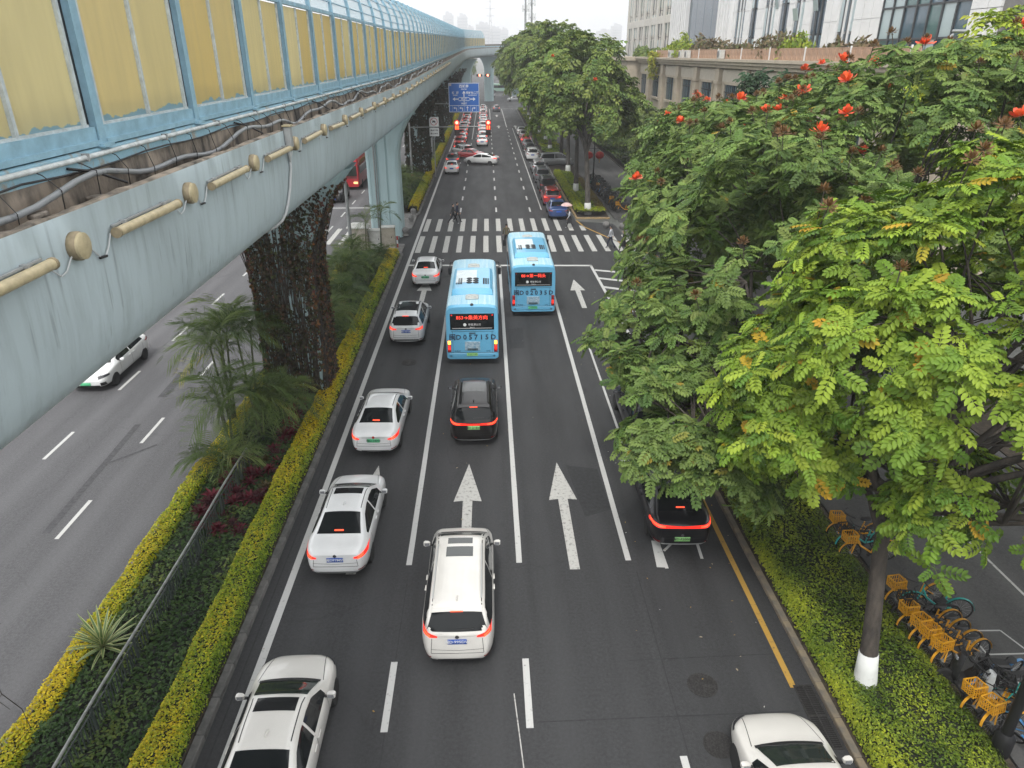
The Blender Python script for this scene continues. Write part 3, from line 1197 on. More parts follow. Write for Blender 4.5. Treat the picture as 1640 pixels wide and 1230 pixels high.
# ------------------------------------------------------------------ vehicles
def paint(name, col, metal=0.0, rough=0.28):
    return mat('paint_' + name, col, rough, metal, coat=0.35 if max(col) < .05 else 0.8, spec=0.3 if max(col) < .05 else 0.5, var=0.04, scale=2)


P_WHITE = paint('white', (0.74, 0.745, 0.74))
P_PEARL = paint('pearl', (0.66, 0.64, 0.60))
P_BLACK = paint('black', (0.008, 0.008, 0.010))
P_BROWN = paint('brownblack', (0.007, 0.006, 0.006))
P_SILVER = paint('silver', (0.36, 0.37, 0.38), 0.5, 0.35)
P_GREY = paint('grey', (0.15, 0.155, 0.165), 0.4, 0.35)
P_RED = paint('red', (0.40, 0.015, 0.02))
P_BLUE = paint('blue', (0.02, 0.05, 0.16))
TRIM = mat('trim_black', (0.014, 0.014, 0.015), 0.55)
CHROME = mat('chrome', (0.6, 0.6, 0.6), 0.2, 1.0)
SILVERT = mat('silver_trim', (0.5, 0.51, 0.5), 0.35, 0.6)
TYRE = mat('tyre', (0.014, 0.014, 0.014), 0.85)
RIM = mat('rim', (0.42, 0.43, 0.44), 0.3, 0.85)
RIMD = mat('rim_dark', (0.09, 0.09, 0.095), 0.35, 0.7)
SEAM = mat('seam', (0.02, 0.02, 0.02), 0.8)


def glass_mat(name, col, rough=0.05):
    m = mat(name, col, rough, 0.0, spec=0.32)
    return m


GLASS = glass_mat('car_glass', (0.010, 0.012, 0.013))
GLASS_R = glass_mat('roof_glass', (0.016, 0.017, 0.018), 0.08)
GLASS_G = glass_mat('sunroof_grey', (0.10, 0.105, 0.105), 0.12)
SHIELD = glass_mat('windscreen', (0.022, 0.030, 0.026), 0.05)
LAMP_RED = mat('lamp_red', (0.28, 0.012, 0.012), 0.2, coat=0.6)
LAMP_LIT = mat('lamp_red_lit', (0.5, 0.02, 0.01), 0.2, emit=(1.0, 0.03, 0.02), estr=0.75)
LAMP_HOT = mat('lamp_red_hot', (0.6, 0.1, 0.02), 0.2, emit=(1.0, 0.06, 0.03), estr=1.5)
LAMP_AMB = mat('lamp_amber', (0.8, 0.4, 0.05), 0.2, emit=(1.0, 0.5, 0.06), estr=2.5)
LAMP_CLR = mat('lamp_clear', (0.30, 0.31, 0.33), 0.08, 0.3, coat=1)
LAMP_DARK = mat('headlamp_dark', (0.03, 0.03, 0.035), 0.1, coat=1)
PLATE_B = mat('plate_blue', (0.02, 0.09, 0.42), 0.4)
PLATE_G = mat('plate_green', (0.10, 0.50, 0.24), 0.4)
PLATE_LG = mat('plate_pale_green', (0.30, 0.62, 0.22), 0.4)
TXT_W = mat('letters_white', (0.75, 0.75, 0.75), 0.5)
TXT_K = mat('letters_black', (0.015, 0.015, 0.015), 0.5)
BADGE_R = mat('badge_red', (0.4, 0.02, 0.02), 0.3)

KINDS = {
    # per kind: dims, then control curves (s: 0 rear .. 1 front)
    'sedan': dict(L=4.64, W=1.79, H=1.44,
                  zt=[(0, .90), (.015, 1.0), (.05, 1.045), (.15, 1.085), (.33, 1.385), (.42, 1.44), (.52, 1.44), (.60, 1.40), (.755, 1.02), (.85, .955), (.94, .85), (.98, .74), (1, .62)],
                  wr=[(0, .60), (.05, .70), (.15, .70), (.24, .63), (.35, .565), (.55, .57), (.66, .63), (.755, .70), (.88, .68), (.95, .60), (1, .44)],
                  wsh=(.61, .752), rw=(.165, .325), rwmode='top', ab=(.20, .685), zb=[(0, .80), (.03, .91), (.2, .965), (.5, .94), (.75, .91), (.9, .80), (1, .55)]),
    'suv': dict(L=4.5, W=1.84, H=1.66,
                zt=[(0, 1.0), (.012, 1.12), (.03, 1.30), (.075, 1.565), (.13, 1.62), (.3, 1.655), (.5, 1.66), (.60, 1.61), (.755, 1.16), (.85, 1.10), (.94, 1.02), (.98, .90), (1, .72)],
                wr=[(0, .66), (.03, .70), (.10, .62), (.3, .62), (.55, .61), (.67, .67), (.755, .73), (.88, .71), (.95, .64), (1, .48)],
                wsh=(.608, .75), rw=(1.12, 1.53), rwmode='back', ab=(.09, .69), zb=[(0, .90), (.03, 1.03), (.2, 1.08), (.5, 1.04), (.75, 1.02), (.9, .95), (1, .66)]),
    'mpv': dict(L=4.72, W=1.81, H=1.74,
                zt=[(0, 1.02), (.010, 1.14), (.025, 1.32), (.06, 1.62), (.12, 1.69), (.3, 1.73), (.5, 1.74), (.66, 1.68), (.74, 1.47), (.845, 1.12), (.92, 1.02), (.97, .90), (1, .70)],
                wr=[(0, .70), (.03, .72), (.09, .645), (.3, .64), (.6, .635), (.75, .69), (.845, .74), (.92, .70), (.97, .62), (1, .46)],
                wsh=(.68, .84), rw=(1.12, 1.57), rwmode='back', ab=(.07, .775), zb=[(0, .92), (.03, 1.03), (.2, 1.06), (.5, 1.03), (.78, 1.0), (.92, .90), (1, .64)]),
    'fastback': dict(L=4.75, W=1.88, H=1.46,
                     zt=[(0, .92), (.012, 1.04), (.04, 1.10), (.09, 1.15), (.30, 1.39), (.42, 1.455), (.52, 1.46), (.61, 1.40), (.77, 1.0), (.86, .93), (.94, .82), (.98, .72), (1, .58)],
                     wr=[(0, .62), (.05, .72), (.12, .70), (.24, .63), (.35, .585), (.55, .585), (.67, .65), (.77, .73), (.88, .72), (.95, .62), (1, .44)],
                     wsh=(.62, .765), rw=(.11, .30), rwmode='top', ab=(.17, .70), zb=[(0, .84), (.03, .96), (.2, .99), (.5, .94), (.75, .90), (.9, .78), (1, .52)]),
}


def patch(bvh, fn, n, m, d, off=0.006, both=False):
    """Grid of points fn(u,v) cast along d onto the body, lifted off it."""
    d = Vector(d)
    P = []
    for i in range(n + 1):
        row = []
        for j in range(m + 1):
            o = Vector(fn(i / n, j / m)) - d * 3
            h, nn, _, _ = bvh.ray_cast(o, d, 8)
            if h is None:
                h, nn, _, _ = bvh.find_nearest(o + d * 3)
            if nn.dot(d) > 0:
                nn = -nn
            row.append(h + nn * off)
        P.append(row)
    return P


def lerp(a, b, t):
    return a + (b - a) * t


def fix_grid(q, P, d):
    """Add the grid with its faces turned against direction d."""
    a, b, c = Vector(P[0][0]), Vector(P[1][0]), Vector(P[0][1])
    mid = len(P) // 2
    k = len(P[0]) // 2
    nn = (Vector(P[mid][k - 1 if k else 0]) - Vector(P[mid - 1][k - 1 if k else 0])).cross(Vector(P[mid][k]) - Vector(P[mid][k - 1 if k else 0]))
    q.grid(P if nn.dot(Vector(d)) < 0 else [list(reversed(r)) for r in P])


CARS = {}


def wheel_meshes(r, w, dark):
    key = ('wheel', r, w, dark)
    if key not in CARS:
        t = MB()
        t.lathe([(r * 0.66, -w / 2), (r * 0.9, -w / 2), (r * 0.985, -w / 2 + 0.03), (r, -w / 4), (r, w / 4), (r * 0.985, w / 2 - 0.03), (r * 0.9, w / 2), (r * 0.66, w / 2)], 24, axis='X')
        q = MB()
        ri = r * 0.67
        q.lathe([(ri, -w / 2 + 0.01), (ri, w / 2 - 0.008), (ri * 0.92, w / 2 - 0.008), (ri * 0.9, w / 2 - 0.05), (0.02, w / 2 - 0.06)], 24, axis='X')
        q.lathe([(ri, -w / 2 + 0.008), (0.02, -w / 2 + 0.03)], 16, axis='X')
        for k in range(5):
            a = k * 2 * PI / 5
            for s_ in (-0.13, 0.13):
                mx = Matrix.Rotation(a + s_, 3, 'X')
                q.box(mx @ Vector((w / 2 - 0.035, 0, ri * 0.52)), (0.035, ri * 0.16, ri * 0.9), 1, 0, mx)
        q.lathe([(0.055, w / 2 - 0.05), (0.055, w / 2 - 0.01), (0.02, w / 2 - 0.006)], 12, axis='X', m=1)
        CARS[key] = (t.mesh('tyre', TYRE, 40), q.mesh('rim', [RIMD, RIMD if dark else RIM], 40))
    return CARS[key]


def car_model(kind, feat=()):
    key = (kind, tuple(sorted(feat)))
    if key in CARS:
        return CARS[key]
    K = KINDS[kind]
    L, W, H = K['L'], K['W'], K['H']
    hw = W / 2
    fz = lambda s_: float(np.interp(s_, *zip(*K['zt'])))
    fb = lambda s_: float(np.interp(s_, *zip(*K['zb'])))
    fr = lambda s_: float(np.interp(s_, *zip(*K['wr'])))
    wm = [(0, .76), (.02, .86), (.06, .95), (.14, 1.0), (.5, .99), (.82, .99), (.90, .95), (.955, .86), (.985, .74), (1, .60)]
    fm = lambda s_: float(np.interp(s_, *zip(*wm))) * hw
    ss = [0, .006, .02, .045, .075, .11, .15, .19, .235, .28, .33, .38, .44, .5, .56, .61, .65, .70, .755, .80, .85, .895, .93, .96, .98, .993, 1.0]
    rings = []
    for s_ in ss:
        y0 = (s_ - 0.5) * L
        zt, zb, wr, w = fz(s_), fb(s_), fr(s_), fm(s_)
        zb = min(zb, zt - 0.05)
        zu = 0.20 + 0.08 * max(0, (0.06 - s_) / 0.06) + 0.03 * max(0, (s_ - .93) / .07)
        wb = w * 0.965
        wr = min(wr, wb - 0.05)
        x6, z6 = wb - 0.035, zb + 0.025
        zte = zt - 0.035
        hp = [(0, zu), (w * .8, zu), (w * .955, zu + .09), (w * .992, lerp(zu, zb, .45)), (w, lerp(zu, zb, .72)), (wb, zb), (x6, z6),
              (lerp(x6, wr, .5) + 0.012, lerp(z6, zte, .5)), (lerp(x6, wr, .9) + 0.01, lerp(z6, zte, .88)), (wr - 0.05, zte + 0.004), (wr * .5, zt - 0.008), (0, zt)]
        ring = []
        er = max(0, 1 - s_ / .10)
        ef = max(0, (s_ - .92) / .08)
        for x, z in hp:
            dy = 0
            if s_ < .10:
                dy = er * (max(0, z - .62) * .16 + max(0, .36 - z) * .5 + (0.10 * (x / hw) ** 4))
            if s_ > .92:
                dy = -ef * (max(0, z - .55) * .25 + max(0, .34 - z) * .4)
            ring.append((x, y0 + dy, z))
        full = ring + [(-x, y, z) for x, y, z in reversed(ring[1:-1])]
        rings.append(full)
    q = MB()
    nr = len(rings[0])
    q.loft([list(reversed(r_)) for r_ in rings], caps=False)
    for r_, flip in ((0, False), (len(rings) - 1, True)):       # end caps as quad strips
        o = r_ * nr
        idx = [o + j for j in range(nr)]
        h = nr // 2
        # reversed ring: index 0 is last point; pair symmetric ones
        for j in range(-1, h - 1):
            a, b = idx[j % nr], idx[(j + 1) % nr]
            c_, d_ = idx[(nr - 2 - j - 1) % nr], idx[(nr - 2 - j) % nr]
            if len({a, b, c_, d_}) < 4:
                f = tuple(dict.fromkeys((a, b, c_, d_)))
                if len(f) < 3:
                    continue
            else:
                f = (a, b, c_, d_)
            q.f.append(f)
            q.m.append(0)
    me = q.mesh('body', [P_WHITE, TRIM], 0)
    bm = bmesh.new()
    bm.from_mesh(me)
    bmesh.ops.remove_doubles(bm, verts=bm.verts, dist=1e-5)
    bmesh.ops.recalc_face_normals(bm, faces=bm.faces)
    bm.to_mesh(me)
    bm.free()
    ob = link('body', me)
    sub = ob.modifiers.new('s', 'SUBSURF')
    sub.levels = 1
    sub.render_levels = 1
    rw_ = 0.335 if kind in ('suv', 'mpv') else 0.32
    wy = (-L / 2 + 0.20 * L, L / 2 - 0.185 * L)
    # wheel wells
    c = MB()
    for y in wy:
        for s_ in (-1, 1):
            c.tube([(s_ * (hw - 0.30), y, rw_ - 0.005), (s_ * (hw + 0.3), y, rw_ - 0.005)], rw_ + 0.045, 28, 1)
    cme = c.mesh('cut', [TRIM, TRIM])
    cob = link('cut', cme)
    bo = ob.modifiers.new('b', 'BOOLEAN')
    bo.operation = 'DIFFERENCE'
    bo.object = cob
    bo.solver = 'EXACT'
    cob.hide_render = True
    bpy.context.view_layer.update()
    dg = bpy.context.evaluated_depsgraph_get()
    body = bpy.data.meshes.new_from_object(ob.evaluated_get(dg))
    bo.show_viewport = False
    bpy.context.view_layer.update()
    dg = bpy.context.evaluated_depsgraph_get()
    plain = bpy.data.meshes.new_from_object(ob.evaluated_get(dg))
    bvh = BVHTree.FromPolygons([v.co for v in plain.vertices], [p_.vertices for p_ in plain.polygons])
    bpy.data.objects.remove(ob)
    bpy.data.objects.remove(cob)
    body.polygons.foreach_set('use_smooth', [True] * len(body.polygons))
    body.set_sharp_from_angle(angle=R(50))
    body.name = 'body'
    # underside and sills dark
    for p_ in body.polygons:
        if p_.center.z < 0.27 and p_.material_index == 0:
            p_.material_index = 1
    parts = []      # (name, mesh, parent part index or None, material key)

    def add(nm, q, mk, par=None, sm=50):
        parts.append((nm, q.mesh(nm, mk, sm), par))
        return len(parts) - 1

    Y = lambda s_: (s_ - 0.5) * L
    # side windows, front and rear, with dark surround
    a0, a1 = K['ab']
    mid = lerp(a0, a1, .53)
    for sgn in (1, -1):
        for lo, hi in ((a0, mid - .008), (mid + .008, a1)):
            def fn(u, v, lo=lo, hi=hi):
                s_ = lerp(lo, hi, u)
                zl = fb(s_) + 0.035
                zh = max(zl + 0.02, fz(s_) - 0.125)
                return (0, Y(s_), lerp(zl, zh, v))
            q = MB()
            d = (-sgn, 0, 0)
            P = patch(bvh, fn, 12, 3, d, 0.007)
            fix_grid(q, P, d)
            add('side_window', q, GLASS)
        # door seams
        q = MB()
        for s_ in (mid, lerp(a0, a1, .98), lerp(a0, mid, .12)):
            P = patch(bvh, lambda u, v, s_=s_: (0, Y(s_) + (v - .5) * 0.014 + 0.10 * (1 - u) * (1 if s_ < mid - .1 else 0), lerp(0.33, fb(s_) + 0.02, u)), 6, 1, (-sgn, 0, 0), 0.003)
            fix_grid(q, P, (-sgn, 0, 0))
        P = patch(bvh, lambda u, v: (0, lerp(Y(a0) + .2, Y(a1), u), 0.30 + (v - .5) * 0.015), 8, 1, (-sgn, 0, 0), 0.003)
        fix_grid(q, P, (-sgn, 0, 0))
        add('door_seam', q, SEAM)
        for s_ in (mid - .045, lerp(mid, a1, .13)):
            q = MB()
            h, nn, _, _ = bvh.ray_cast(Vector((sgn * 3, Y(s_), fb(s_) - 0.10)), Vector((-sgn, 0, 0)))
            q.bevbox(h + Vector((sgn * 0.018, 0, 0)), (0.035, 0.20, 0.03), 0.01)
            add('door_handle', q, 'PAINT')
        # mirrors
        s_ = lerp(mid, a1, .93)
        zb = fb(s_)
        q = MB()
        xx = fm(s_)
        q.loft([[(sgn * (xx + dx), Y(s_) + dy, zb + 0.075 + dz) for dy, dz in ((-.05 * k, -.05 * k), (.055 * k, -.045 * k), (.075 * k, .0), (.05 * k, .055 * k), (-.05 * k, .06 * k))] for dx, k in ((0.0, .6), (.05, 1.0), (.14, 1.1), (.18, .8))])
        mi = add('mirror', q, 'PAINT')
        q = MB()
        q.box((sgn * (xx - 0.01), Y(s_), zb + 0.035), (0.10, 0.06, 0.03))
        add('mirror_arm', q, TRIM, mi)
        q = MB()
        q.quad(*[(sgn * (xx + dx), Y(s_) - 0.062, zb + 0.08 + dz) for dx, dz in ((0.02, -.045), (.155, -.04), (.15, .045), (.02, .05))])
        add('mirror_glass', q, LAMP_CLR, mi, None)
    # windscreen
    w0, w1 = K['wsh']
    q = MB()
    P = patch(bvh, lambda u, v: ((v - .5) * 2 * (fr(lerp(w0, w1, u)) - 0.045), Y(lerp(w0, w1, u)), 0), 8, 8, (0, 0, -1), 0.006)
    fix_grid(q, P, (0, 0, -1))
    add('windscreen', q, SHIELD)
    q = MB()
    P = patch(bvh, lambda u, v: ((v - .5) * 2 * (fr(w1) - 0.03), Y(w1) + lerp(-.01, .075, u) - 0.05 * (2 * v - 1) ** 2, 0), 2, 8, (0, 0, -1), 0.009)
    fix_grid(q, P, (0, 0, -1))
    wi = add('wiper_cowl', q, TRIM)
    q = MB()
    for k, x0 in ((0, -.05), (1, -.60)):
        pts = []
        for t in np.linspace(0, 1, 6):
            x = x0 + 0.56 * t
            h, nn, _, _ = bvh.ray_cast(Vector((x, Y(w1) + 0.0 - 0.035 * t - 0.03, 3)), Vector((0, 0, -1)))
            pts.append(h + nn * 0.022)
        q.tube(pts, 0.008, 4)
    add('wiper', q, TRIM, wi)
    # rear window
    if K['rwmode'] == 'top':
        r0, r1 = K['rw']
        q = MB()
        P = patch(bvh, lambda u, v: ((v - .5) * 2 * (fr(lerp(r0, r1, u)) - 0.06), Y(lerp(r0, r1, u)) - 0.03 * (2 * v - 1) ** 2 * (1 - u) * -1, 0), 7, 8, (0, 0, -1), 0.006)
        fix_grid(q, P, (0, 0, -1))
        add('rear_window', q, GLASS)
        zs_, ys_ = fz(lerp(r0, r1, .12)), Y(lerp(r0, r1, .12))
        q = MB()
        q.bevbox((0, ys_ + 0.02, zs_ + 0.012), (0.26, 0.05, 0.03), 0.008)
        add('high_brake_light', q, 'BRAKE')
        bmp = 0.93
    else:
        z0, z1 = K['rw']
        q = MB()
        P = patch(bvh, lambda u, v: ((v - .5) * 2 * lerp(hw * .80, hw * .64, u), 0, lerp(z0, z1, u)), 7, 10, (0, 1, 0), 0.007)
        fix_grid(q, P, (0, 1, 0))
        add('rear_window', q, GLASS)
        h, nn, _, _ = bvh.ray_cast(Vector((0, -4, z1 + 0.035)), Vector((0, 1, 0)))
        q = MB()
        q.loft([[(x, h.y + dy, h.z + dz + 0.03 - 0.03 * (x / .6) ** 2) for dy, dz in ((0.10, 0.0), (-.10, -.015), (-.11, -.03), (.10, -.05))] for x in (-.60, -.4, 0, .4, .60)])
        si = add('roof_spoiler', q, 'PAINT')
        q = MB()
        q.box((0, h.y - 0.115, h.z - 0.0), (0.30, 0.016, 0.02))
        add('high_brake_light', q, 'BRAKE', si)
        h, nn, _, _ = bvh.ray_cast(Vector((0.05, -4, z0 + 0.04)), Vector((0, 1, 0)))
        q = MB()
        pts = []
        for t in np.linspace(0, 1, 5):
            h, nn, _, _ = bvh.ray_cast(Vector((-0.02 + .42 * t, -4, z0 + 0.05 + 0.02 * t)), Vector((0, 1, 0)))
            pts.append(h + nn * 0.02)
        q.tube(pts, 0.009, 5)
        add('rear_wiper', q, TRIM)
        bmp = z0 - 0.02
    # tail lights
    zl = {'sedan': .80, 'fastback': .88, 'suv': .93, 'mpv': 1.0}[kind]
    if 'lightbar' in feat:
        q = MB()
        P = patch(bvh, lambda u, v: ((u - .5) * 2 * hw * .97, 0, zl + lerp(-.045, .055, v) - 0.02 * (1 - abs(2 * u - 1)) * (1 - v) * -1 + .03 * abs(2 * u - 1)), 28, 1, (0, 1, 0), 0.012)
        fix_grid(q, P, (0, 1, 0))
        add('tail_light', q, 'TAIL')
        q = MB()
        for s_ in (-1, 1):
            P = patch(bvh, lambda u, v: (s_ * lerp(hw * .55, hw * .95, u), 0, zl + lerp(.0, .05, v) + .03 * u), 8, 1, (0, 1, 0), 0.018)
            fix_grid(q, P, (0, 1, 0))
        add('brake_strip', q, 'HOT', len(parts) - 1)
    else:
        for s_ in (-1, 1):
            q = MB()
            x0 = hw * (.58 if kind in ('sedan', 'fastback') else .52)
            P = patch(bvh, lambda u, v: (s_ * lerp(x0, hw * (.965 if kind in ('sedan', 'fastback') else .90), u), 0, zl + lerp(-.075, .06, v) * (0.35 + .65 * u) + .055 * u), 8, 3, (0, 1, 0), 0.012)
            fix_grid(q, P, (0, 1, 0))
            ti = add('tail_light', q, 'TAIL')
            q = MB()
            P = patch(bvh, lambda u, v: (s_ * lerp(hw * .70, hw * .86, u), 0, zl + lerp(-.035, .04, v) + .05 * u), 4, 2, (0, 1, 0), 0.018)
            fix_grid(q, P, (0, 1, 0))
            add('brake_lamp', q, 'HOT', ti)
    # trunk / tailgate seams, plate, bumper insert
    q = MB()
    for s_ in (-1, 1):
        P = patch(bvh, lambda u, v: (s_ * (hw * .70 - 0.03 * u + (v - .5) * 0.012), 0, lerp(.52, zl - .06, u)), 5, 1, (0, 1, 0), 0.003)
        fix_grid(q, P, (0, 1, 0))
    P = patch(bvh, lambda u, v: ((u - .5) * 2 * hw * .70, 0, .52 + (v - .5) * 0.014), 10, 1, (0, 1, 0), 0.003)
    fix_grid(q, P, (0, 1, 0))
    P = patch(bvh, lambda u, v: ((u - .5) * 2 * hw * .97, 0, .60 - .0 + (v - .5) * 0.010 + .05 * abs(2 * u - 1)), 14, 1, (0, 1, 0), 0.003)
    fix_grid(q, P, (0, 1, 0))
    add('tailgate_seam', q, SEAM)
    q = MB()
    zt_ = .43 if 'blackbumper' in feat else .345
    P = patch(bvh, lambda u, v: ((u - .5) * 2 * hw * (.93 if 'blackbumper' in feat else .72), 0, lerp(.24, zt_, v)), 14, 2, (0, 1, 0), 0.008)
    fix_grid(q, P, (0, 1, 0))
    bi = add('lower_bumper', q, TRIM)
    if 'chromebumper' in feat or 'silverbumper' in feat:
        q = MB()
        P = patch(bvh, lambda u, v: ((u - .5) * 2 * hw * .86, 0, zt_ - .05 + lerp(.0, .05 if 'silverbumper' in feat else .028, v) + .03 * abs(2 * u - 1) ** 2), 14, 1, (0, 1, 0), 0.016)
        fix_grid(q, P, (0, 1, 0))
        add('bumper_trim', q, SILVERT, bi)
    for s_ in (-1, 1):
        q = MB()
        P = patch(bvh, lambda u, v: (s_ * lerp(hw * .70, hw * .88, u), 0, lerp(.40, .435, v)), 3, 1, (0, 1, 0), 0.012)
        fix_grid(q, P, (0, 1, 0))
        add('rear_reflector', q, LAMP_RED)
    zp = {'sedan': .745, 'fastback': .70, 'suv': .82, 'mpv': .86}[kind]
    if 'lowplate' in feat:
        zp = .50
    h, nn, _, _ = bvh.ray_cast(Vector((0, -4, zp)), Vector((0, 1, 0)))
    hy = min(h.y, bvh.ray_cast(Vector((0, -4, zp - .06)), Vector((0, 1, 0)))[0].y, bvh.ray_cast(Vector((0, -4, zp + .06)), Vector((0, 1, 0)))[0].y)
    q = MB()
    q.bevbox((0, hy - 0.008, zp), (0.46, 0.012, 0.15), 0.004)
    pi = add('number_plate', q, 'PLATE')
    plate = (0, hy - 0.0155, zp)
    q = MB()
    zz = zp + .125
    if kind in ('mpv', 'suv'):
        zz = zp + .14
    h, nn, _, _ = bvh.ray_cast(Vector((0, -4, zz)), Vector((0, 1, 0)))
    q.lathe([(0.05, 0), (0.05, 0.012), (0.035, 0.014), (0.032, 0.008), (0.01, 0.008)], 14, (h.x, h.y - 0.012, h.z), 'Y')
    add('emblem', q, BADGE_R if 'redbadge' in feat else CHROME)
    if 'chromestrip' in feat:
        q = MB()
        P = patch(bvh, lambda u, v: ((u - .5) * 2 * .42, 0, zp + .095 + .025 * v), 8, 1, (0, 1, 0), 0.012)
        fix_grid(q, P, (0, 1, 0))
        add('chrome_strip', q, SILVERT)
    # front: headlights, grille, lower intake, front plate
    for s_ in (-1, 1):
        q = MB()
        zh = {'sedan': .70, 'fastback': .66, 'suv': .86, 'mpv': .80}[kind]
        dd = Vector((-s_ * .35, -1, 0)).normalized()
        P = patch(bvh, lambda u, v: (s_ * lerp(hw * .52, hw * 1.03, u), L / 2 - .2, zh + lerp(-.055, .05, v) * (1.05 - .3 * u) + .06 * u), 8, 3, dd, 0.012)
        fix_grid(q, P, dd)
        add('headlight', q, LAMP_DARK)
    q = MB()
    P = patch(bvh, lambda u, v: ((u - .5) * 2 * hw * .62, 0, lerp(.27, .36, v)), 8, 2, (0, -1, 0), 0.012)
    fix_grid(q, P, (0, -1, 0))
    add('lower_intake', q, TRIM)
    q = MB()
    for s_ in (-1, 1):
        P = patch(bvh, lambda u, v: (s_ * lerp(hw * .66, hw * .84, u), 0, lerp(.33, .47, v)), 3, 2, (0, -1, 0), 0.012)
        fix_grid(q, P, (0, -1, 0))
    add('fog_pocket', q, TRIM)
    h, nn, _, _ = bvh.ray_cast(Vector((0, 4, .42)), Vector((0, -1, 0)))
    q = MB()
    q.bevbox((0, h.y + 0.02, .43), (0.46, 0.014, 0.14), 0.004)
    add('number_plate', q, 'PLATE')
    # bonnet seam
    q = MB()
    for s_ in (-1, 1):
        P = patch(bvh, lambda u, v: (s_ * (lerp(fr(w1) + .02, fr(.95) - .02, u) + (v - .5) * .014), Y(lerp(w1 + .005, .955, u)), 0), 8, 1, (0, 0, -1), 0.003)
        fix_grid(q, P, (0, 0, -1))
    add('bonnet_seam', q, SEAM)
    # roof: sunroofs, ribs, rails, antenna
    rs0, rs1 = (.36, .59) if K['rwmode'] == 'top' else (.12, .60)
    if kind == 'mpv':
        rs0, rs1 = .10, .655
    for s_ in (-1, 1):        # roof ditch seams
        q = MB()
        P = patch(bvh, lambda u, v: (s_ * (fr(lerp(rs0, rs1, u)) - .055 + (v - .5) * 0.022), Y(lerp(rs0, rs1, u)), 0), 12, 1, (0, 0, -1), 0.004)
        fix_grid(q, P, (0, 0, -1))
        add('roof_ditch', q, SEAM)

    def roofglass(nm, s0, s1, w, m_):
        q = MB()
        P = patch(bvh, lambda u, v: ((v - .5) * 2 * w, Y(lerp(s0, s1, u)), 0), 5, 5, (0, 0, -1), 0.006)
        fix_grid(q, P, (0, 0, -1))
        add(nm, q, m_)
    if 'sunroof' in feat:
        roofglass('sunroof', .505, .585, .43, GLASS_R)
    if 'panoroof' in feat:
        roofglass('sunroof', .22, .595, .54, GLASS_R)
    if 'twinroof' in feat:
        roofglass('sunroof', .575, .635, .33, GLASS_G)
        roofglass('sunroof', .455, .545, .35, GLASS_G)
    if 'bigroof' in feat:
        roofglass('sunroof', .33, .58, .46, GLASS_G)
    if 'ribs' in feat:
        q = MB()
        for x in (-.42, -.30, -.10, .10, .30, .42):
            P = patch(bvh, lambda u, v: (x + (v - .5) * .02, Y(lerp(.12, .40, u)), 0), 6, 1, (0, 0, -1), 0.010)
            fix_grid(q, P, (0, 0, -1))
        add('roof_rib', q, 'PAINT')
    if 'rails' in feat:
        for s_ in (-1, 1):
            q = MB()
            pts = []
            for u in np.linspace(0, 1, 9):
                sv = lerp(.14, .58, u)
                pts.append((s_ * (fr(sv) - .06), Y(sv), fz(sv) - .035 + (0.055 if 0 < u < 1 else 0.0)))
            q.tube(pts, 0.016, 6)
            add('roof_rail', q, SILVERT if 'silverrail' in feat else TRIM)
    if 'fin' in feat:
        sv = rs0 + .03
        q = MB()
        zz = fz(sv)
        q.add([(-.03, Y(sv) + .12, zz), (.03, Y(sv) + .12, zz), (.02, Y(sv) - .07, zz), (-.02, Y(sv) - .07, zz), (0, Y(sv) - .08, zz + .075), (0, Y(sv) - .03, zz + .06)],
              [(0, 1, 5), (1, 2, 4, 5), (2, 3, 4), (3, 0, 5, 4)])
        add('antenna_fin', q, 'FIN')
    CARS[key] = dict(body=body, parts=parts, wheels=(rw_, .21, wy, hw), L=L, plate=plate)
    return CARS[key]


def car(kind, feat, pm, x, y, rz, label, name='car', cat='car', group=None, plate=None, pmat=None, brake=True, darkrim=False, lite=False):
    """Place a car; y is the middle of the car."""
    K = car_model(kind, feat)
    t = thing(name, label, cat, (x, y, 0.0), rz, group)
    mk = {'PAINT': pm, 'TAIL': LAMP_LIT if brake else LAMP_RED, 'HOT': LAMP_HOT if brake else LAMP_RED, 'BRAKE': LAMP_HOT if brake else LAMP_RED, 'PLATE': pmat or PLATE_B, 'FIN': TRIM if 'blackfin' in feat else pm}
    b = link('body', K['body'], t)
    b.material_slots[0].link = 'OBJECT'
    b.material_slots[0].material = pm
    objs = []
    skip = ('door_handle', 'door_seam', 'wiper', 'tailgate_seam', 'bonnet_seam', 'roof_ditch', 'rear_reflector', 'emblem', 'fog_pocket', 'mirror_glass', 'mirror_arm', 'rear_wiper', 'roof_rib', 'wiper_cowl') if lite else ()
    for nm, me, par in K['parts']:
        if nm in skip:
            objs.append(None)
            continue
        p_ = objs[par] if par is not None and objs[par] is not None else t
        o = link(nm, me, p_)
        key = me.get('mk')
        if key:
            o.material_slots[0].link = 'OBJECT'
            o.material_slots[0].material = mk[key]
        objs.append(o)
        if nm == 'number_plate' and plate and len([q for q in objs if q and q.name.startswith('number_plate')]) == 1:
            lettering(plate, 0.115, TXT_W if (pmat or PLATE_B) is PLATE_B else TXT_K, o, K['plate'], bold=0.002)
    r_, w_, wy, hw = K['wheels']
    tm, rm = wheel_meshes(r_, w_, darkrim)
    for yy in wy:
        for s_ in (-1, 1):
            w = link('wheel', None, t, (s_ * (hw - w_ / 2 - 0.012), yy, r_), (0, 0, 0 if s_ > 0 else PI))
            link('tyre', tm, w)
            link('rim', rm, w)
    return t


_old_mesh = MB.mesh


def _mesh(s, name, mats, smooth=None):
    if isinstance(mats, str):
        me = _old_mesh(s, name, P_WHITE, smooth)
        me['mk'] = mats
        return me
    return _old_mesh(s, name, mats, smooth)


MB.mesh = _mesh
